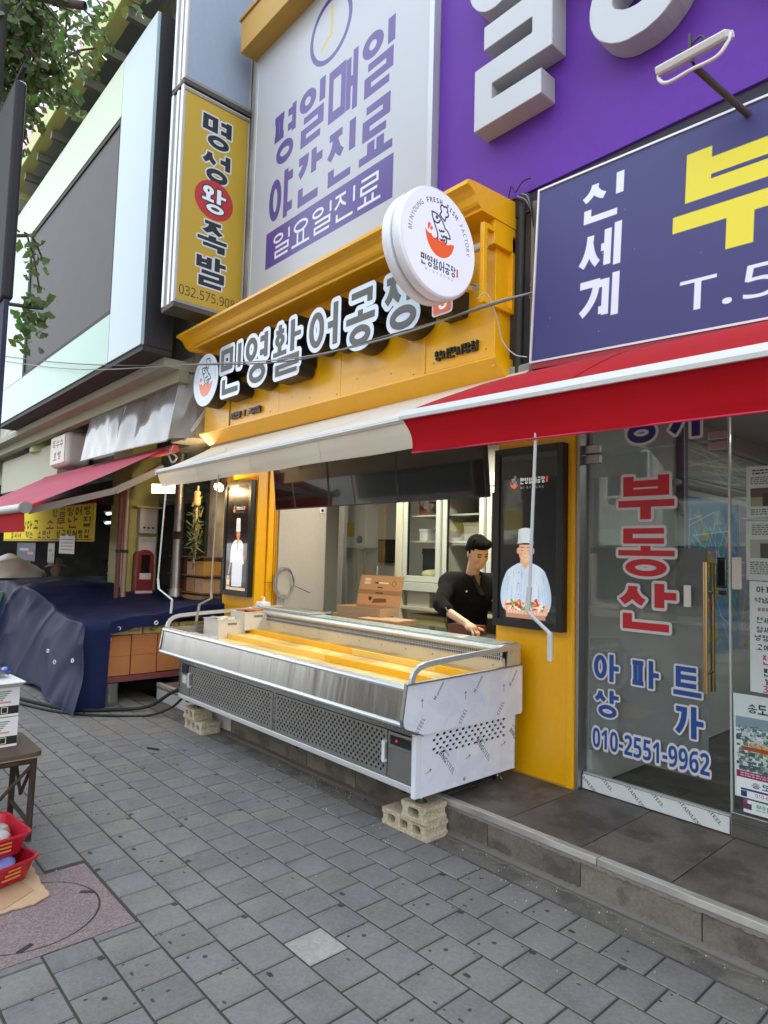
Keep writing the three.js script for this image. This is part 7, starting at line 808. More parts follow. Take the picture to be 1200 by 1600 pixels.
// ---------------------------------------------------------------- stool with boxes, red baskets
{
  const s = thing('market_stool', 'low brown stool with crossed rusty metal legs at the left edge', 'stool', [-4.33, 0, -0.86]); const w = 0.25;
  part(s, 'seat', (() => { const q = new THREE.Shape(); const r = 0.05; q.moveTo(-w + r, -w); q.lineTo(w - r, -w); q.quadraticCurveTo(w, -w, w, -w + r); q.lineTo(w, w - r); q.quadraticCurveTo(w, w, w - r, w); q.lineTo(-w + r, w); q.quadraticCurveTo(-w, w, -w, w - r); q.lineTo(-w, -w + r); q.quadraticCurveTo(-w, -w, -w + r, -w); return new THREE.ExtrudeGeometry(q, { depth: 0.018, bevelEnabled: true, bevelThickness: 0.004, bevelSize: 0.004, bevelSegments: 2 }).rotateX(-Math.PI / 2).translate(0, 0.478, 0); })(), mat(0.085, 0.055, 0.04, 0.6, { map: grainT })); part(s, 'seat_edge', bx(-w, w, 0.466, 0.474, -w, w), mat(0.3, 0.2, 0.1, 0.7));
  for (const [x, z] of [[1, -1], [1, 1], [-1, -1], [-1, 1]]) part(s, 'leg', rod([x * 0.21, 0.002, z * 0.21], [x * 0.215, 0.466, z * 0.215], 0.018, 10), MT.rust);
  for (const [a, b] of [[[0.21, -0.21], [0.21, 0.21]], [[-0.21, -0.21], [0.21, -0.21]], [[-0.21, 0.21], [0.21, 0.21]]]) { part(s, 'brace', rod([a[0], 0.42, a[1]], [(a[0] + b[0]) / 2, 0.2, (a[1] + b[1]) / 2], 0.01), MT.rust); part(s, 'brace', rod([b[0], 0.42, b[1]], [(a[0] + b[0]) / 2, 0.2, (a[1] + b[1]) / 2], 0.01), MT.rust); part(s, 'brace', rod([a[0], 0.1, a[1]], [b[0], 0.1, b[1]], 0.012), MT.rust); part(s, 'apron', rod([a[0], 0.445, a[1]], [b[0], 0.445, b[1]], 0.02), MT.rust); }
  const bxm = (k) => printed(0.3, 0.18, 900, (x, W, H) => { x.fillStyle = '#d7d6d2'; x.fillRect(0, 0, W, H); x.fillStyle = '#1b1a18'; x.fillRect(0, 0.115, W, 0.05); x.strokeStyle = '#d9d2b0'; word(x, '옛사랑', 0.05, 0.123, 0.15, 0.034, 0.005, 0.1); x.strokeStyle = '#d9d2b0'; x.lineWidth = 0.004; x.strokeRect(0.215, 0.122, 0.03, 0.036); x.fillStyle = '#5c6a60'; for (let i = 0; i < 5; i++) x.fillRect(0.16, 0.02 + i * 0.013, 0.1 - 0.01 * i, 0.006); x.fillStyle = '#c98a90'; x.fillRect(0.2, 0.085, 0.06, 0.012); }, { roughness: 0.8 });
  for (const [k, y] of [[0, 0.5], [1, 0.672]]) { const b = thing('white_carton', k ? 'upper white carton with open flaps on the stool' : 'lower white carton with black label band on the stool', 'carton', [-4.42, y, -0.86], 'white cartons on the stool'); const h = 0.168, f = bxm(k); part(b, 'box', bx(-0.15, 0.15, 0, h, -0.16, 0.16, 0.003, 1), mat(0.62, 0.61, 0.58, 0.85)); part(b, 'side_print', FX(0.315, h - 0.004, 0.1515, h / 2, 0), f); part(b, 'side_print', FZ(0.295, h - 0.004, 0, h / 2, 0.1615), f);
    if (k) { part(b, 'flap', quad([0.15, h, -0.16], [0.15, h, 0.16], [0.23, h + 0.03, 0.17], [0.23, h + 0.035, -0.17], 24, 3, (u, v) => [v > 0.9 ? 0.012 * (vn(u * 40, 1, 999) - 0.5) : 0, 0, 0]), mat(0.62, 0.61, 0.57, 0.9)); part(b, 'lid', bx(-0.16, 0.21, h + 0.02, h + 0.026, -0.175, 0.165).rotateZ(0.04), mat(0.7, 0.7, 0.68, 0.85)); } }
  const bl = mesh('blue_bag', quad([-0.12, 0, -0.1], [0.1, 0, -0.1], [0.08, 0.05, 0.1], [-0.1, 0.03, 0.12], 14, 14, (u, v) => [0, 0.05 * (vn(u * 6, v * 6, 99)), 0.02 * vn(u * 9, v * 9, 99)]), mat(0.03, 0.09, 0.4, 0.35, { side: THREE.DoubleSide })); bl.position.set(-4.5, 0.874, -0.9); tag(bl, 'bright blue plastic bag lying on the white cartons', 'bag');
  const cd = thing('cardboard_sheet', 'torn flat cardboard under the red baskets', 'cardboard', [-3.66, 0.001, -0.8]); part(cd, 'sheet', (() => { const q = [], n = 26; q.push([-0.4, -0.3], [-0.34, 0.22]); for (let i = 0; i <= n; i++) q.push([-0.3 + 0.55 * i / n, 0.215 - 0.02 * i / n + 0.012 * (vn(i * 0.8, 2, 999) - 0.5)]); q.push([0.27, 0.15]); for (let i = 0; i <= n; i++) q.push([0.28 + 0.02 * (vn(i * 0.9, 8, 999) - 0.5), 0.12 - 0.42 * i / n]); return muv(extr(q, 0.006).rotateX(-Math.PI / 2)); })(), mat(0.5, 0.33, 0.19, 0.9, { map: grainT })); part(cd, 'torn_layer', muv(extr([[-0.3, -0.25], [-0.28, 0.1], [0.1, 0.17], [0.2, 0.02], [0.12, -0.28]], 0.003).rotateX(-Math.PI / 2).translate(0.06, 0.006, 0.02)), mat(0.42, 0.26, 0.14, 0.9, { map: grainT }));
  const bs = (label, pos, turn, fill) => { const t = thing('red_basket', label, 'basket', pos, 'red plastic baskets on the cardboard'); t.rotation.y = turn; t.scale.setScalar(0.88); const m = phys(0.42, 0.01, 0.024, 0.36, { clearcoat: 0.2 }); const L = (s, y) => { const p = []; const a = 0.2 * s, b = 0.15 * s, r = 0.05; for (const [cx, cz, q] of [[a - r, b - r, 0], [-a + r, b - r, 1], [-a + r, -b + r, 2], [a - r, -b + r, 3]]) for (let i = 0; i <= 5; i++) { const g = (q + i / 5) * Math.PI / 2; p.push([cx + r * Math.cos(g), y, cz + r * Math.sin(g)]); } return p; };
    const rings = [L(0.82, 0.004), L(1.0, 0.12), L(1.06, 0.124), L(1.07, 0.112), L(1.0, 0.112)], inn = [L(0.97, 0.12), L(0.8, 0.01)], P = [], I = [], n = 24; const all = [...rings, ...inn]; for (const q of all) for (const v of q) P.push(...v); const band = (a, b) => { for (let i = 0; i < n; i++) { const j = (i + 1) % n; I.push(a * n + i, b * n + i, b * n + j, a * n + i, b * n + j, a * n + j); } }; band(0, 1); band(1, 2); band(2, 3); band(3, 4); band(1, 5); band(5, 6); const c = P.length / 3; P.push(0, 0.004, 0, 0, 0.01, 0); for (let i = 0; i < n; i++) { const j = (i + 1) % n; I.push(c, i, j, c + 1, 6 * n + j, 6 * n + i); }
    const g = new THREE.BufferGeometry(); g.setAttribute('position', new THREE.Float32BufferAttribute(P, 3)); g.setIndex(I); g.setAttribute('uv', new THREE.Float32BufferAttribute(new Float32Array(P.length / 3 * 2), 2)); const gg = toCreasedNormals(g, 0.6); part(t, 'tub', gg, m); for (let k = 0; k < 3; k++) part(t, 'side_mark', bx(0.186 + k * 0.004, 0.19 + k * 0.004, 0.04 + k * 0.022, 0.05 + k * 0.022, -0.05, 0.05 - 0.015 * k), mat(0.6, 0.2, 0.05, 0.5));
    part(t, 'contents', (() => { const q = new THREE.SphereGeometry(1, 26, 14), p = q.attributes.position; for (let i = 0; i < p.count; i++) { const k = 1 + 0.4 * (vn(p.getX(i) * 4 + 9, p.getZ(i) * 4 + 9, 999) - 0.5); p.setXYZ(i, p.getX(i) * 0.15 * k, 0.07 + Math.max(-0.5, p.getY(i)) * 0.06 * k, p.getZ(i) * 0.11 * k); } q.computeVertexNormals(); return q; })(), fill); };
  bs('lower red plastic basket with a blue cloth on the cardboard', [-3.75, 0.012, -0.82], 0.3, mat(0.2, 0.22, 0.5, 0.8)); bs('upper red plastic basket with clear packets stacked on the other', [-3.82, 0.12, -0.815], 0.12, phys(0.42, 0.36, 0.34, 0.25, { clearcoat: 0.6 }));
}
tag(mesh('black_stick', bx(-0.06, 0.06, 0.001, 0.012, -0.008, 0.008, 0.003).rotateY(0.5).translate(-5.35, 0, -2.3), MT.rubber), 'short black stick lying on the paving in front of the case', 'stick');
// ---------------------------------------------------------------- people
function isoMesh(sdf, mn, mx, c) { // surface nets
  const n = [0, 1, 2].map((k) => Math.ceil((mx[k] - mn[k]) / c) + 1), at = (i, j, k) => (k * n[1] + j) * n[0] + i, f = new Float32Array(n[0] * n[1] * n[2]);
  for (let k = 0; k < n[2]; k++) for (let j = 0; j < n[1]; j++) for (let i = 0; i < n[0]; i++) f[at(i, j, k)] = sdf(mn[0] + i * c, mn[1] + j * c, mn[2] + k * c);
  const vid = new Int32Array(f.length).fill(-1), P = [], I = [];
  for (let k = 0; k < n[2] - 1; k++) for (let j = 0; j < n[1] - 1; j++) for (let i = 0; i < n[0] - 1; i++) {
    let m = 0, sx = 0, sy = 0, sz = 0, cnt = 0; const v = []; for (let q = 0; q < 8; q++) { const d = f[at(i + (q & 1), j + ((q >> 1) & 1), k + (q >> 2))]; v.push(d); if (d < 0) m |= 1 << q; }
    if (!m || m === 255) continue;
    for (let a = 0; a < 8; a++) for (const b of [1, 2, 4]) if (!(a & b)) { const A = v[a], B = v[a | b]; if ((A < 0) !== (B < 0)) { const t = A / (A - B); sx += (a & 1) + (b === 1 ? t : 0); sy += ((a >> 1) & 1) + (b === 2 ? t : 0); sz += (a >> 2) + (b === 4 ? t : 0); cnt++; } }
    vid[at(i, j, k)] = P.length / 3; P.push(mn[0] + (i + sx / cnt) * c, mn[1] + (j + sy / cnt) * c, mn[2] + (k + sz / cnt) * c);
  }
  const face = (a, b, d, e, flip) => { if (a < 0 || b < 0 || d < 0 || e < 0) return; flip ? I.push(a, b, d, a, d, e) : I.push(a, d, b, a, e, d); };
  for (let k = 1; k < n[2] - 1; k++) for (let j = 1; j < n[1] - 1; j++) for (let i = 1; i < n[0] - 1; i++) {
    const s = f[at(i, j, k)] < 0;
    if (s !== (f[at(i + 1, j, k)] < 0)) face(vid[at(i, j - 1, k - 1)], vid[at(i, j, k - 1)], vid[at(i, j, k)], vid[at(i, j - 1, k)], s);
    if (s !== (f[at(i, j + 1, k)] < 0)) face(vid[at(i - 1, j, k - 1)], vid[at(i - 1, j, k)], vid[at(i, j, k)], vid[at(i, j, k - 1)], s);
    if (s !== (f[at(i, j, k + 1)] < 0)) face(vid[at(i - 1, j - 1, k)], vid[at(i, j - 1, k)], vid[at(i, j, k)], vid[at(i - 1, j, k)], s);
  }
  const g = new THREE.BufferGeometry(); g.setAttribute('position', new THREE.Float32BufferAttribute(P, 3)); g.setAttribute('uv', new THREE.Float32BufferAttribute(new Float32Array(P.length / 3 * 2), 2)); g.setIndex(I); g.computeVertexNormals(); return g;
}
const smin = (a, b, k) => { const h = Math.max(k - Math.abs(a - b), 0) / k; return Math.min(a, b) - h * h * k * 0.25; };
function cap(p, a, b, ra, rb, sx = 1) { const bx_ = b[0] - a[0], by = b[1] - a[1], bz = b[2] - a[2], px = p[0] - a[0], py = p[1] - a[1], pz = p[2] - a[2], t = Math.max(0, Math.min(1, (px * bx_ + py * by + pz * bz) / (bx_ * bx_ + by * by + bz * bz))); return Math.hypot(px - bx_ * t, py - by * t, pz - bz * t) - (ra + (rb - ra) * t); }
function ell(p, c, r) { const x = (p[0] - c[0]) / r[0], y = (p[1] - c[1]) / r[1], z = (p[2] - c[2]) / r[2], k = Math.hypot(x, y, z), k2 = Math.hypot(x / r[0], y / r[1], z / r[2]); return k * (k - 1) / (k2 || 1e-6); }
{
  const O = [-3.72, 0.19, -4.48], SH = [-0.055, 0, 0.01], man = thing('person', 'person in a black wrap jacket bending over the counter with one arm outstretched', 'person', [O[0] + SH[0], O[1] + SH[1], O[2] + SH[2]]); const J = (x, y, z) => [x - O[0], y - O[1], z - O[2]];
  const neck = J(-3.675, 1.475, -4.415), hc = J(-3.575, 1.7, -4.375), rs = J(-3.8, 1.44, -4.255), re = J(-3.685, 1.245, -4.03), rw = J(-3.405, 1.135, -4.035), ls = J(-3.545, 1.45, -4.6), le = J(-3.36, 1.24, -4.62), lw = J(-3.13, 1.14, -4.42), chest = J(-3.7, 1.3, -4.45), belly = J(-3.8, 1.08, -4.5), hip = J(-3.83, 0.92, -4.52);
  // head frame: forward, up, side
  const F = V(0.88, -0.46, 0.3).normalize(), S = new THREE.Vector3().crossVectors(F, V(0, 1, 0.1)).normalize(), U = new THREE.Vector3().crossVectors(S, F).normalize(), toH = (p) => { const d = V(p[0] - hc[0], p[1] - hc[1], p[2] - hc[2]); return [d.dot(F), d.dot(U), d.dot(S)]; }, fromH = (q) => V(...hc).addScaledVector(F, q[0]).addScaledVector(U, q[1]).addScaledVector(S, q[2]).toArray();
  const headLocal = (q) => { let d = ell(q, [-0.005, 0.035, 0], [0.1, 0.1, 0.08]); d = smin(d, ell(q, [0.028, -0.035, 0], [0.068, 0.085, 0.062]), 0.04); d = smin(d, ell(q, [0.058, -0.092, 0], [0.034, 0.03, 0.036]), 0.04); d = smin(d, cap(q, [0.09, 0.012, 0], [0.112, -0.034, 0], 0.011, 0.0155), 0.016); d = smin(d, cap(q, [0.09, -0.07, -0.018], [0.09, -0.07, 0.018], 0.0095, 0.0095), 0.012); for (const s of [-1, 1]) { d = smin(d, ell(q, [0.055, -0.022, s * 0.044], [0.03, 0.03, 0.022]), 0.025); d = smin(d, ell(q, [-0.012, -0.005, s * 0.082], [0.02, 0.034, 0.012]), 0.01); d = -smin(-d, ell(q, [0.1, 0.012, s * 0.034], [0.017, 0.01, 0.017]), 0.012); } return d; };
  const headS = (x, y, z) => { const p = [x, y, z]; return smin(headLocal(toH(p)), cap(p, neck, fromH([-0.02, -0.06, 0]), 0.058, 0.055), 0.03); };
  const torso = (p, g) => { let d = smin(cap(p, chest, belly, 0.135 + g, 0.14 + g), cap(p, belly, hip, 0.14 + g, 0.145 + g), 0.08); d = smin(d, cap(p, rs, ls, 0.068 + g, 0.068 + g), 0.09); d = smin(d, cap(p, J(-3.76, 1.36, -4.36), J(-3.62, 1.36, -4.52), 0.11 + g, 0.11 + g), 0.08); return d; };
  const legs = (p, g) => Math.min(smin(cap(p, J(-3.84, 0.9, -4.42), J(-3.8, 0.55, -4.4), 0.088 + g, 0.065 + g), cap(p, J(-3.8, 0.55, -4.4), J(-3.83, 0.26, -4.4), 0.062 + g, 0.045 + g), 0.03), smin(cap(p, J(-3.84, 0.9, -4.6), J(-3.8, 0.55, -4.62), 0.088 + g, 0.065 + g), cap(p, J(-3.8, 0.55, -4.62), J(-3.83, 0.26, -4.62), 0.062 + g, 0.045 + g), 0.03));
  const bodyS = (x, y, z) => { const p = [x, y, z]; let d = smin(torso(p, -0.02), legs(p, -0.012), 0.06); d = smin(d, cap(p, chest, neck, 0.07, 0.056), 0.06); d = smin(d, cap(p, rs, re, 0.046, 0.036), 0.02); d = smin(d, cap(p, re, rw, 0.04, 0.031), 0.02); d = smin(d, cap(p, ls, le, 0.046, 0.036), 0.02); d = smin(d, cap(p, le, lw, 0.045, 0.03), 0.03); for (const s of [-4.4, -4.62]) d = smin(d, cap(p, J(-3.86, 0.225, s), J(-3.68, 0.22, s), 0.035, 0.03), 0.03); d = Math.min(d, smin(cap(p, lw, J(-3.06, 1.11, -4.34), 0.034, 0.03), cap(p, J(-3.06, 1.11, -4.34), J(-3.0, 1.07, -4.3), 0.016, 0.012), 0.02)); return d; };
  // right hand: palm and five fingers reaching down to the counter
  const pm = J(-3.335, 1.108, -4.02); const fing = [[[0.03, -0.012, 0.034], [0.058, -0.042, 0.042], [0.066, -0.066, 0.044]], [[0.037, -0.012, 0.012], [0.07, -0.042, 0.014], [0.077, -0.069, 0.014]], [[0.034, -0.012, -0.01], [0.064, -0.044, -0.012], [0.07, -0.069, -0.012]], [[0.026, -0.012, -0.03], [0.05, -0.042, -0.036], [0.054, -0.066, -0.037]], [[-0.012, -0.012, -0.036], [0.03, -0.012, -0.066], [0.06, -0.022, -0.078]]];
  const handS = (x, y, z) => { const p = [x, y, z]; let d = smin(cap(p, rw, pm, 0.031, 0.029), ell(p, [pm[0] + 0.006, pm[1] - 0.004, pm[2]], [0.046, 0.025, 0.045]), 0.03); let fd = 1; fing.forEach((q, i) => { const a = q.map((v) => [pm[0] + v[0], pm[1] + v[1], pm[2] + v[2]]), r = i === 4 ? 0.0115 : 0.0098; const e = smin(cap(p, a[0], a[1], r, r * 0.95), cap(p, a[1], a[2], r * 0.95, r * 0.8), 0.006); fd = Math.min(fd, e); }); return smin(d, fd, 0.009); };
  const skin = mat(0.7, 0.45, 0.3, 0.5);
  const gb = isoMesh(bodyS, J(-4.05, 0.19, -4.85), J(-2.95, 1.56, -3.93), 0.014), gh = isoMesh(headS, J(-3.78, 1.44, -4.53), J(-3.4, 1.86, -4.22), 0.0055), ghand = isoMesh(handS, J(-3.45, 1.02, -4.14), J(-3.22, 1.19, -3.94), 0.0035);
  part(man, 'body', [gb, gh, ghand], skin);
  const wr = (p) => 0.012 * (Math.abs(vn(p[0] * 20 + p[1] * 14 + 40, p[1] * 10 - p[2] * 18 + 40, 999) - 0.5) - 0.2) + 0.018 * (vn(p[0] * 9 + p[1] * 8 + 40, p[2] * 9 - p[1] * 5 + 40, 999) - 0.5);
  const jackS = (x, y, z) => { const p = [x, y, z]; let d = torso(p, 0.018); d = smin(d, cap(p, rs, [re[0] - 0.012, re[1] + 0.012, re[2] - 0.012], 0.07, 0.06), 0.04); d = smin(d, cap(p, [re[0] - 0.012, re[1] + 0.012, re[2] - 0.012], [re[0] + 0.06, re[1] - 0.024, re[2]], 0.06, 0.063), 0.02); d = smin(d, cap(p, ls, le, 0.07, 0.062), 0.04); d = smin(d, cap(p, le, [le[0] + 0.08, le[1] - 0.04, le[2] + 0.07], 0.07, 0.062), 0.03); d = smin(d, cap(p, J(-3.72, 1.42, -4.43), J(-3.675, 1.5, -4.42), 0.085, 0.071), 0.05); d = smin(d, cap(p, hip, J(-3.85, 0.86, -4.52), 0.165, 0.19), 0.05); d += wr(p); d = Math.max(d, -(cap(p, neck, [neck[0] + 0.04, neck[1] + 0.14, neck[2] + 0.02], 0.063, 0.075))); d = Math.max(d, -cap(p, [neck[0] + 0.075, neck[1] + 0.06, neck[2] + 0.02], [neck[0] + 0.15, neck[1] - 0.13, neck[2] + 0.03], 0.045, 0.004)); return d; };
  part(man, 'jacket', isoMesh(jackS, J(-4.1, 0.8, -4.86), J(-3.2, 1.6, -3.9), 0.0105), phys(0.006, 0.006, 0.007, 0.9, { specularIntensity: 0.4 }));
  const shS = (x, y, z) => { const p = [x, y, z]; let d = cap(p, [neck[0] + 0.03, neck[1] + 0.015, neck[2] + 0.008], [neck[0] + 0.06, neck[1] - 0.1, neck[2] + 0.015], 0.066, 0.045); d = Math.max(d, -cap(p, [neck[0] + 0.01, neck[1] + 0.02, neck[2]], [neck[0] + 0.06, neck[1] + 0.14, neck[2] + 0.02], 0.06, 0.08)); return d; };
  part(man, 'shirt', isoMesh(shS, J(-3.78, 1.2, -4.53), J(-3.48, 1.6, -4.28), 0.008), mat(0.2, 0.19, 0.165, 0.85)); part(man, 'trousers', isoMesh((x, y, z) => legs([x, y, z], 0.012), J(-4.05, 0.22, -4.8), J(-3.65, 1.02, -4.25), 0.014), mat(0.015, 0.015, 0.017, 0.8));
  const hairS = (x, y, z) => { const q = toH([x, y, z]); let d = ell(q, [-0.016, 0.05, 0], [0.112, 0.114, 0.093]); d = smin(d, ell(q, [0.05, 0.112, -0.01], [0.064, 0.04, 0.072]), 0.02); d += 0.014 * (vn(q[0] * 40 + 30, q[2] * 150 + q[1] * 40 + 30, 999) - 0.5); const cut = Math.max(q[0] - (0.028 + 0.42 * Math.max(0, q[1] - 0.06)), -(q[1] - 0.075)); const front = q[0] > 0.045 && q[1] < 0.072 ? 0.02 : -1; const low = -(q[1] + 0.05 - Math.max(0, q[0] + 0.02) * 1.1); return Math.max(d, low, front, (Math.abs(q[2]) > 0.05 && q[0] > 0.012 - 0 && q[1] < 0.05) ? 0.02 : -1); };
  part(man, 'hair', isoMesh(hairS, J(-3.76, 1.58, -4.53), J(-3.4, 1.88, -4.22), 0.005), phys(0.004, 0.0035, 0.003, 0.95, { specularIntensity: 0.3 }));
  const face = (name, a, b, r, m) => part(man, name, cap3(fromH(a), fromH(b), r), m); function cap3(a, b, r) { const A = V(...a), B = V(...b), L = A.distanceTo(B), g = new THREE.CapsuleGeometry(r, L, 4, 8); g.applyQuaternion(new THREE.Quaternion().setFromUnitVectors(V(0, 1, 0), B.clone().sub(A).normalize())); return g.translate((A.x + B.x) / 2, (A.y + B.y) / 2, (A.z + B.z) / 2); }
  const dk = mat(0.015, 0.012, 0.01, 0.6); for (const s of [-1, 1]) { face('eyebrow', [0.094, 0.034, s * 0.018], [0.084, 0.033, s * 0.05], 0.0035, dk); face('eye', [0.09, 0.011, s * 0.022], [0.084, 0.01, s * 0.044], 0.0042, dk); } face('mouth', [0.0975, -0.071, -0.018], [0.0975, -0.071, 0.018], 0.0032, mat(0.3, 0.09, 0.07, 0.5));
  part(man, 'button', new THREE.SphereGeometry(0.009, 10, 8).translate(...J(-3.62, 1.37, -4.29)), MT.white); part(man, 'chest_print', FX(0.07, 0.018, 0, 0, 0).rotateY(-0.3).translate(...J(-3.505, 1.3, -4.505)), mat(0.5, 0.48, 0.42, 0.8)); part(man, 'tattoo', cap3([re[0] + 0.1, re[1] + 0.0, re[2] + 0.038], [re[0] + 0.12, re[1] - 0.03, re[2] + 0.036], 0.006), mat(0.2, 0.17, 0.15, 0.6));
  for (const [a, b] of [[[0.07, 0.03, 0.075], [0.15, -0.13, 0.035]], [[0.075, 0.03, -0.045], [0.15, -0.13, 0.02]]]) part(man, 'lapel', (() => { const g = bar([neck[0] + a[0], neck[1] + a[1], neck[2] + a[2]], [neck[0] + b[0], neck[1] + b[1], neck[2] + b[2]], 0.034, 0.012, [1, 0.3, 0.2]); return g; })(), mat(0.005, 0.005, 0.006, 0.8));
  // what he works at
  const wb = thing('wooden_box', 'brown wooden box on the counter under the outstretched arm', 'box', [-3.5, 1.031, -4.1]); wb.rotation.y = 0.12; part(wb, 'body', bx(-0.15, 0.13, 0, 0.085, -0.07, 0.07, 0.004), mat(0.17, 0.06, 0.03, 0.4)); part(wb, 'end_grain', bx(-0.153, -0.149, 0.004, 0.081, -0.066, 0.066), mat(0.24, 0.1, 0.05, 0.5)); part(wb, 'tag', bx(0.03, 0.1, 0.058, 0.088, 0.07, 0.074), mat(0.5, 0.48, 0.12, 0.5));
  const tb = thing('cutting_board', 'thin black board on the counter under the hand', 'board', [-3.2, 1.031, -4.02]); part(tb, 'plate', bx(-0.16, 0.2, 0, 0.012, -0.13, 0.13, 0.004), MT.blackm); part(tb, 'edge', bx(-0.162, 0.202, 0.001, 0.004, -0.132, 0.132), MT.dullsteel);
  for (let i = 0; i < 3; i++) tag(mesh('wire_loop', new THREE.TorusGeometry(0.07 + 0.015 * i, 0.005, 8, 28).rotateY(0.5 + i * 0.4).translate(-3.13 + 0.02 * i, 1.13 + 0.02 * i, -4.25 - 0.02 * i), MT.chrome), ['small steel whisk loop', 'middle steel whisk loop', 'large steel whisk loop'][i] + ' on the counter behind the hand', 'whisk');
}
{ // figure in a bucket hat behind the tarpaulin, dim figure behind it
  const fig = (label, x, y, z, hat, coat, turn) => { const t = thing('person', label, 'person', [x, 0, z], 'people behind the tarpaulin stall'); t.rotation.y = turn; const s = (a, b, c) => { const p = [a, b, c]; let d = ell(p, [0, y - 0.02, 0], [0.095, 0.125, 0.08]); d = smin(d, ell(p, [0.05, y - 0.07, 0], [0.05, 0.06, 0.05]), 0.04); d = smin(d, cap(p, [0.09, y - 0.03, 0], [0.1, y - 0.05, 0], 0.012, 0.014), 0.02); d = smin(d, cap(p, [-0.01, y - 0.2, 0], [0, y - 0.1, 0], 0.055, 0.05), 0.03); d = smin(d, cap(p, [-0.02, y - 0.28, -0.17], [-0.02, y - 0.28, 0.17], 0.07, 0.07), 0.08); d = smin(d, cap(p, [-0.02, y - 0.4, 0], [-0.03, Math.max(0.4, y - 0.8), 0], 0.16, 0.17), 0.08); for (const k of [-0.1, 0.1]) d = smin(d, cap(p, [0, Math.max(0.4, y - 0.8), k], [0.02, 0.06, k], 0.09, 0.06), 0.05); return d; };
    part(t, 'body', isoMesh(s, [-0.3, 0, -0.32], [0.3, y + 0.15, 0.32], 0.022), mat(0.42, 0.27, 0.19, 0.6)); part(t, 'coat', isoMesh((a, b, c) => Math.max(s(a, b, c) - 0.022, b - (y - 0.21)), [-0.34, 0, -0.36], [0.34, y, 0.36], 0.024), coat); part(t, hat ? 'hat' : 'cap', new THREE.LatheGeometry([[0.001, 0.155], [0.06, 0.15], [0.1, 0.12], [0.115, 0.05], [0.17, 0.005], [0.165, -0.003], [0.11, 0.03]].map((q) => new THREE.Vector2(...q)), 28).rotateZ(-0.12).translate(0, y + 0.005, 0), hat || mat(0.03, 0.012, 0.012, 0.8)); };
  fig('person in a brown bucket hat seen over the tarpaulin', -12.02, 1.3, -3.3, mat(0.34, 0.24, 0.14, 0.85), mat(0.1, 0.1, 0.11, 0.8), Math.PI); fig('dim person in dark clothes behind the one in the bucket hat', -11.6, 1.42, -4.1, null, mat(0.02, 0.02, 0.022, 0.8), 2.6);
}
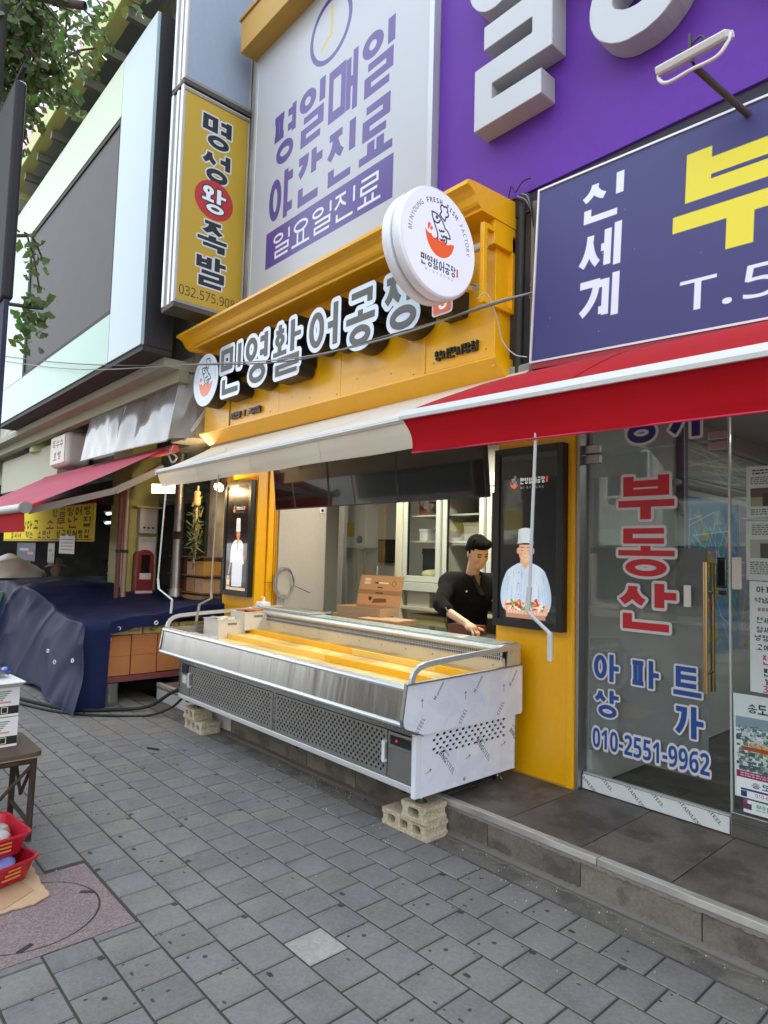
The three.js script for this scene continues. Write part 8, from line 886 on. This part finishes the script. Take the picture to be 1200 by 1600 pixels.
// ---------------------------------------------------------------- street tree at the upper left, banner post, far side of the street
{
  const t = thing('ginkgo_tree', 'ginkgo street tree whose leafy branches hang in at the upper left', 'tree', [-5.6, 0, -0.42]), R = rng(91);
  part(t, 'trunk', [new THREE.CylinderGeometry(0.13, 0.2, 4.6, 18, 6).translate(0, 2.3, 0), new THREE.CylinderGeometry(0.08, 0.13, 2.2, 14).translate(0, 5.7, 0)], mat(0.1, 0.085, 0.07, 0.95, { map: dirtT, bumpMap: bumpT, bumpScale: 0.02 }));
  const limbs = [], tips = []; const limb = (a, b, r, n) => { const m = [(a[0] + b[0]) / 2 + 0.2 * (R() - 0.5), (a[1] + b[1]) / 2 + 0.15, (a[2] + b[2]) / 2 + 0.2 * (R() - 0.5)]; limbs.push(tube([a, m, b], r, 14, 7)); for (let i = 0; i < n; i++) { const k = 0.25 + 0.75 * R(), p = [a[0] + (b[0] - a[0]) * k, a[1] + (b[1] - a[1]) * k + 0.12 * Math.sin(k * 3), a[2] + (b[2] - a[2]) * k], e = [p[0] + (R() - 0.5) * 0.8, p[1] + (R() - 0.65) * 0.6, p[2] + (R() - 0.5) * 0.8]; limbs.push(tube([p, [(p[0] + e[0]) / 2, (p[1] + e[1]) / 2 + 0.05, (p[2] + e[2]) / 2], e], 0.008, 8, 5)); tips.push([p, e]); } };
  const W = (x, y, z) => [x + 5.6, y, z + 0.42]; // world to tree space
  for (const [e, n] of [[W(-5.5, 6.3, -1.5), 20], [W(-4.9, 5.75, -1.3), 26], [W(-4.55, 5.35, -1.22), 26], [W(-5.2, 5.3, -1.28), 24], [W(-6.2, 6.3, -1.5), 20], [W(-5.9, 5.6, -1.3), 22], [W(-6.6, 6.9, -1.0), 18], [W(-4.6, 6.9, 0.6), 20], [W(-6.6, 7.2, 0.5), 20], [W(-5.6, 8.2, -0.4), 20], [W(-4.8, 7.6, -0.7), 20], [W(-6.3, 7.8, -0.6), 20], [W(-5.0, 6.4, -0.9), 22]]) limb([0, 4.3 + R() * 1.2, 0], e, 0.028, n);
  const low = [[W(-5.0, 3.5, -1.0), [-0.12, -0.16]]]; limb([0, 3.0, 0], W(-5.22, 3.42, -1.24), 0.014, 0); tips.push([W(-5.35, 3.3, -1.1), W(-5.1, 3.48, -1.24)], [W(-5.3, 3.25, -1.12), W(-5.12, 3.3, -1.2)], [W(-5.5, 3.2, -1.12), W(-5.25, 3.2, -1.2)], [W(-5.4, 3.4, -1.1), W(-5.2, 3.45, -1.2)]); limb([0, 3.6, 0], W(-5.6, 4.1, -1.2), 0.014, 3);
  part(t, 'limbs', limbs, mat(0.08, 0.07, 0.055, 0.95));
  // one fan shaped leaf
  const lf = (() => { const p = [0, 0, 0], idx = [], n = 8; for (let i = 0; i <= n; i++) { const a = -0.95 + 1.9 * i / n, r = 0.05 * (1 - 0.03 * Math.cos(a * 12) - (Math.abs(a) < 0.05 ? 0.14 : 0)); p.push(r * Math.sin(a), r * Math.cos(a), 0.006 * Math.sin(a * 5)); } for (let i = 1; i <= n; i++) idx.push(0, i + 1, i); p.push(-0.001, -0.03, 0, 0.001, -0.03, 0); idx.push(0, n + 2, n + 3); const g = new THREE.BufferGeometry(); g.setAttribute('position', new THREE.Float32BufferAttribute(p, 3)); g.setIndex(idx); g.computeVertexNormals(); return g; })();
  const lm = new THREE.MeshPhysicalMaterial({ color: rgb(0.1, 0.175, 0.04), roughness: 0.7, transmission: 0.45, thickness: 0, side: THREE.DoubleSide }), mm = [], c = new THREE.Color(), cols = []; const q = new THREE.Quaternion(), eu = new THREE.Euler();
  for (const [a, b] of tips) { const near = 15; for (let i = 0; i < near; i++) { const k = Math.sqrt(R()), s = 0.85 + 0.5 * R(); eu.set((R() - 0.5) * 2.2 + 3.14, R() * 6.28, (R() - 0.5) * 1.4); const sp = 0.16; mm.push(new THREE.Matrix4().compose(V(a[0] + (b[0] - a[0]) * k + (R() - 0.5) * sp, a[1] + (b[1] - a[1]) * k + (R() - 0.5) * sp, a[2] + (b[2] - a[2]) * k + (R() - 0.5) * sp), q.setFromEuler(eu), V(s, s, s))); cols.push([0.7 + 0.6 * R(), 0.75 + 0.5 * R(), 0.6 + 0.5 * R()]); } }
  const im = new THREE.InstancedMesh(lf, lm, mm.length); mm.forEach((m, i) => { im.setMatrixAt(i, m); im.setColorAt(i, c.setRGB(...cols[i])); }); im.name = 'crown'; im.userData.kind = 'stuff'; im.castShadow = im.receiveShadow = true; t.add(im);
  [[-15.5, 'farthest left'], [-8.6, 'opposite the stalls'], [-1.8, 'opposite the yellow shop'], [5.5, 'farthest right']].forEach(([x, w], i) => { const o = t.clone(); o.name = numbered('ginkgo_tree'); o.position.set(x, 0, 11.3); o.rotation.y = 2.2 + i * 1.3; o.userData = { label: 'ginkgo street tree across the road, ' + w, category: 'tree', group: 'street trees across the road' }; scene.add(o); });
  const bp = thing('banner_post', 'dark post with a navy street banner at the left edge', 'banner post', [-4.78, 0, -0.76]); part(bp, 'post', rod([0, 0, 0], [0, 5.2, 0], 0.05, 16), MT.dark); part(bp, 'banner', bx(0.06, 0.81, 1.75, 3.0, -0.012, 0.012), mat(0.01, 0.012, 0.04, 0.7)); part(bp, 'banner_case', bx(0.06, 0.82, 3.0, 4.25, -0.03, 0.03, 0.02), mat(0.008, 0.007, 0.01, 0.7)); part(bp, 'arm', rod([0, 4.3, 0], [0.88, 4.3, 0], 0.014), MT.dark);
}
{ // far side of the street, seen only as reflections
  struct('far_pavement', muv(bx(-60, 40, -0.16, 0, 10.5, 14)), MT.conc);
  const win = mat(0.04, 0.05, 0.06, 0.1, { metalness: 0.2 });
  [[-26, -13, 9.5, [0.5, 0.47, 0.42]], [-12.8, -3, 12.5, [0.6, 0.58, 0.54]], [-2.8, 7, 10, [0.42, 0.3, 0.24]], [7.2, 18, 12, [0.5, 0.5, 0.5]]].forEach(([a, b, h, c], i) => {
    const t = thing('street_building', ['beige building across the street, farthest left', 'pale tall building across the street with a green awning', 'brick coloured building across the street', 'grey building across the street, farthest right'][i], 'building', [0, 0, 0]); part(t, 'wall', muv(bx(a, b, 0, h, 14, 22), 0.4), mat(...c, 0.85, { map: dirtT }));
    for (let y = 4; y < h - 1.5; y += 2.9) for (let x = a + 0.8; x < b - 1.8; x += 2.4) { const w = part(t, 'window', bx(x, x + 1.5, y, y + 1.5, 13.93, 13.99), win); part(w, 'frame', [bx(x - 0.06, x, y - 0.06, y + 1.56, 13.9, 13.998), bx(x + 1.5, x + 1.56, y - 0.06, y + 1.56, 13.9, 13.998), bx(x, x + 1.5, y - 0.06, y, 13.9, 13.998), bx(x, x + 1.5, y + 1.5, y + 1.56, 13.9, 13.998)], MT.white); }
    part(t, 'shop_glass', bx(a + 0.4, b - 0.4, 0.3, 2.6, 13.94, 13.99), win); part(t, 'fascia', bx(a + 0.2, b - 0.2, 2.8, 3.6, 13.75, 13.99), [mat(0.5, 0.4, 0.05, 0.5), mat(0.4, 0.4, 0.38, 0.5), mat(0.05, 0.12, 0.35, 0.5), mat(0.5, 0.5, 0.5, 0.5)][i]); part(t, 'awning', quad([a + 0.4, 2.2, 12.4], [b - 0.4, 2.2, 12.4], [b - 0.4, 2.8, 13.74], [a + 0.4, 2.8, 13.74]), [MT.cream, mat(0.2, 0.25, 0.2, 0.8), MT.cream, mat(0.3, 0.3, 0.3, 0.8)][i]);
  });
}
renderer.render(scene, camera);
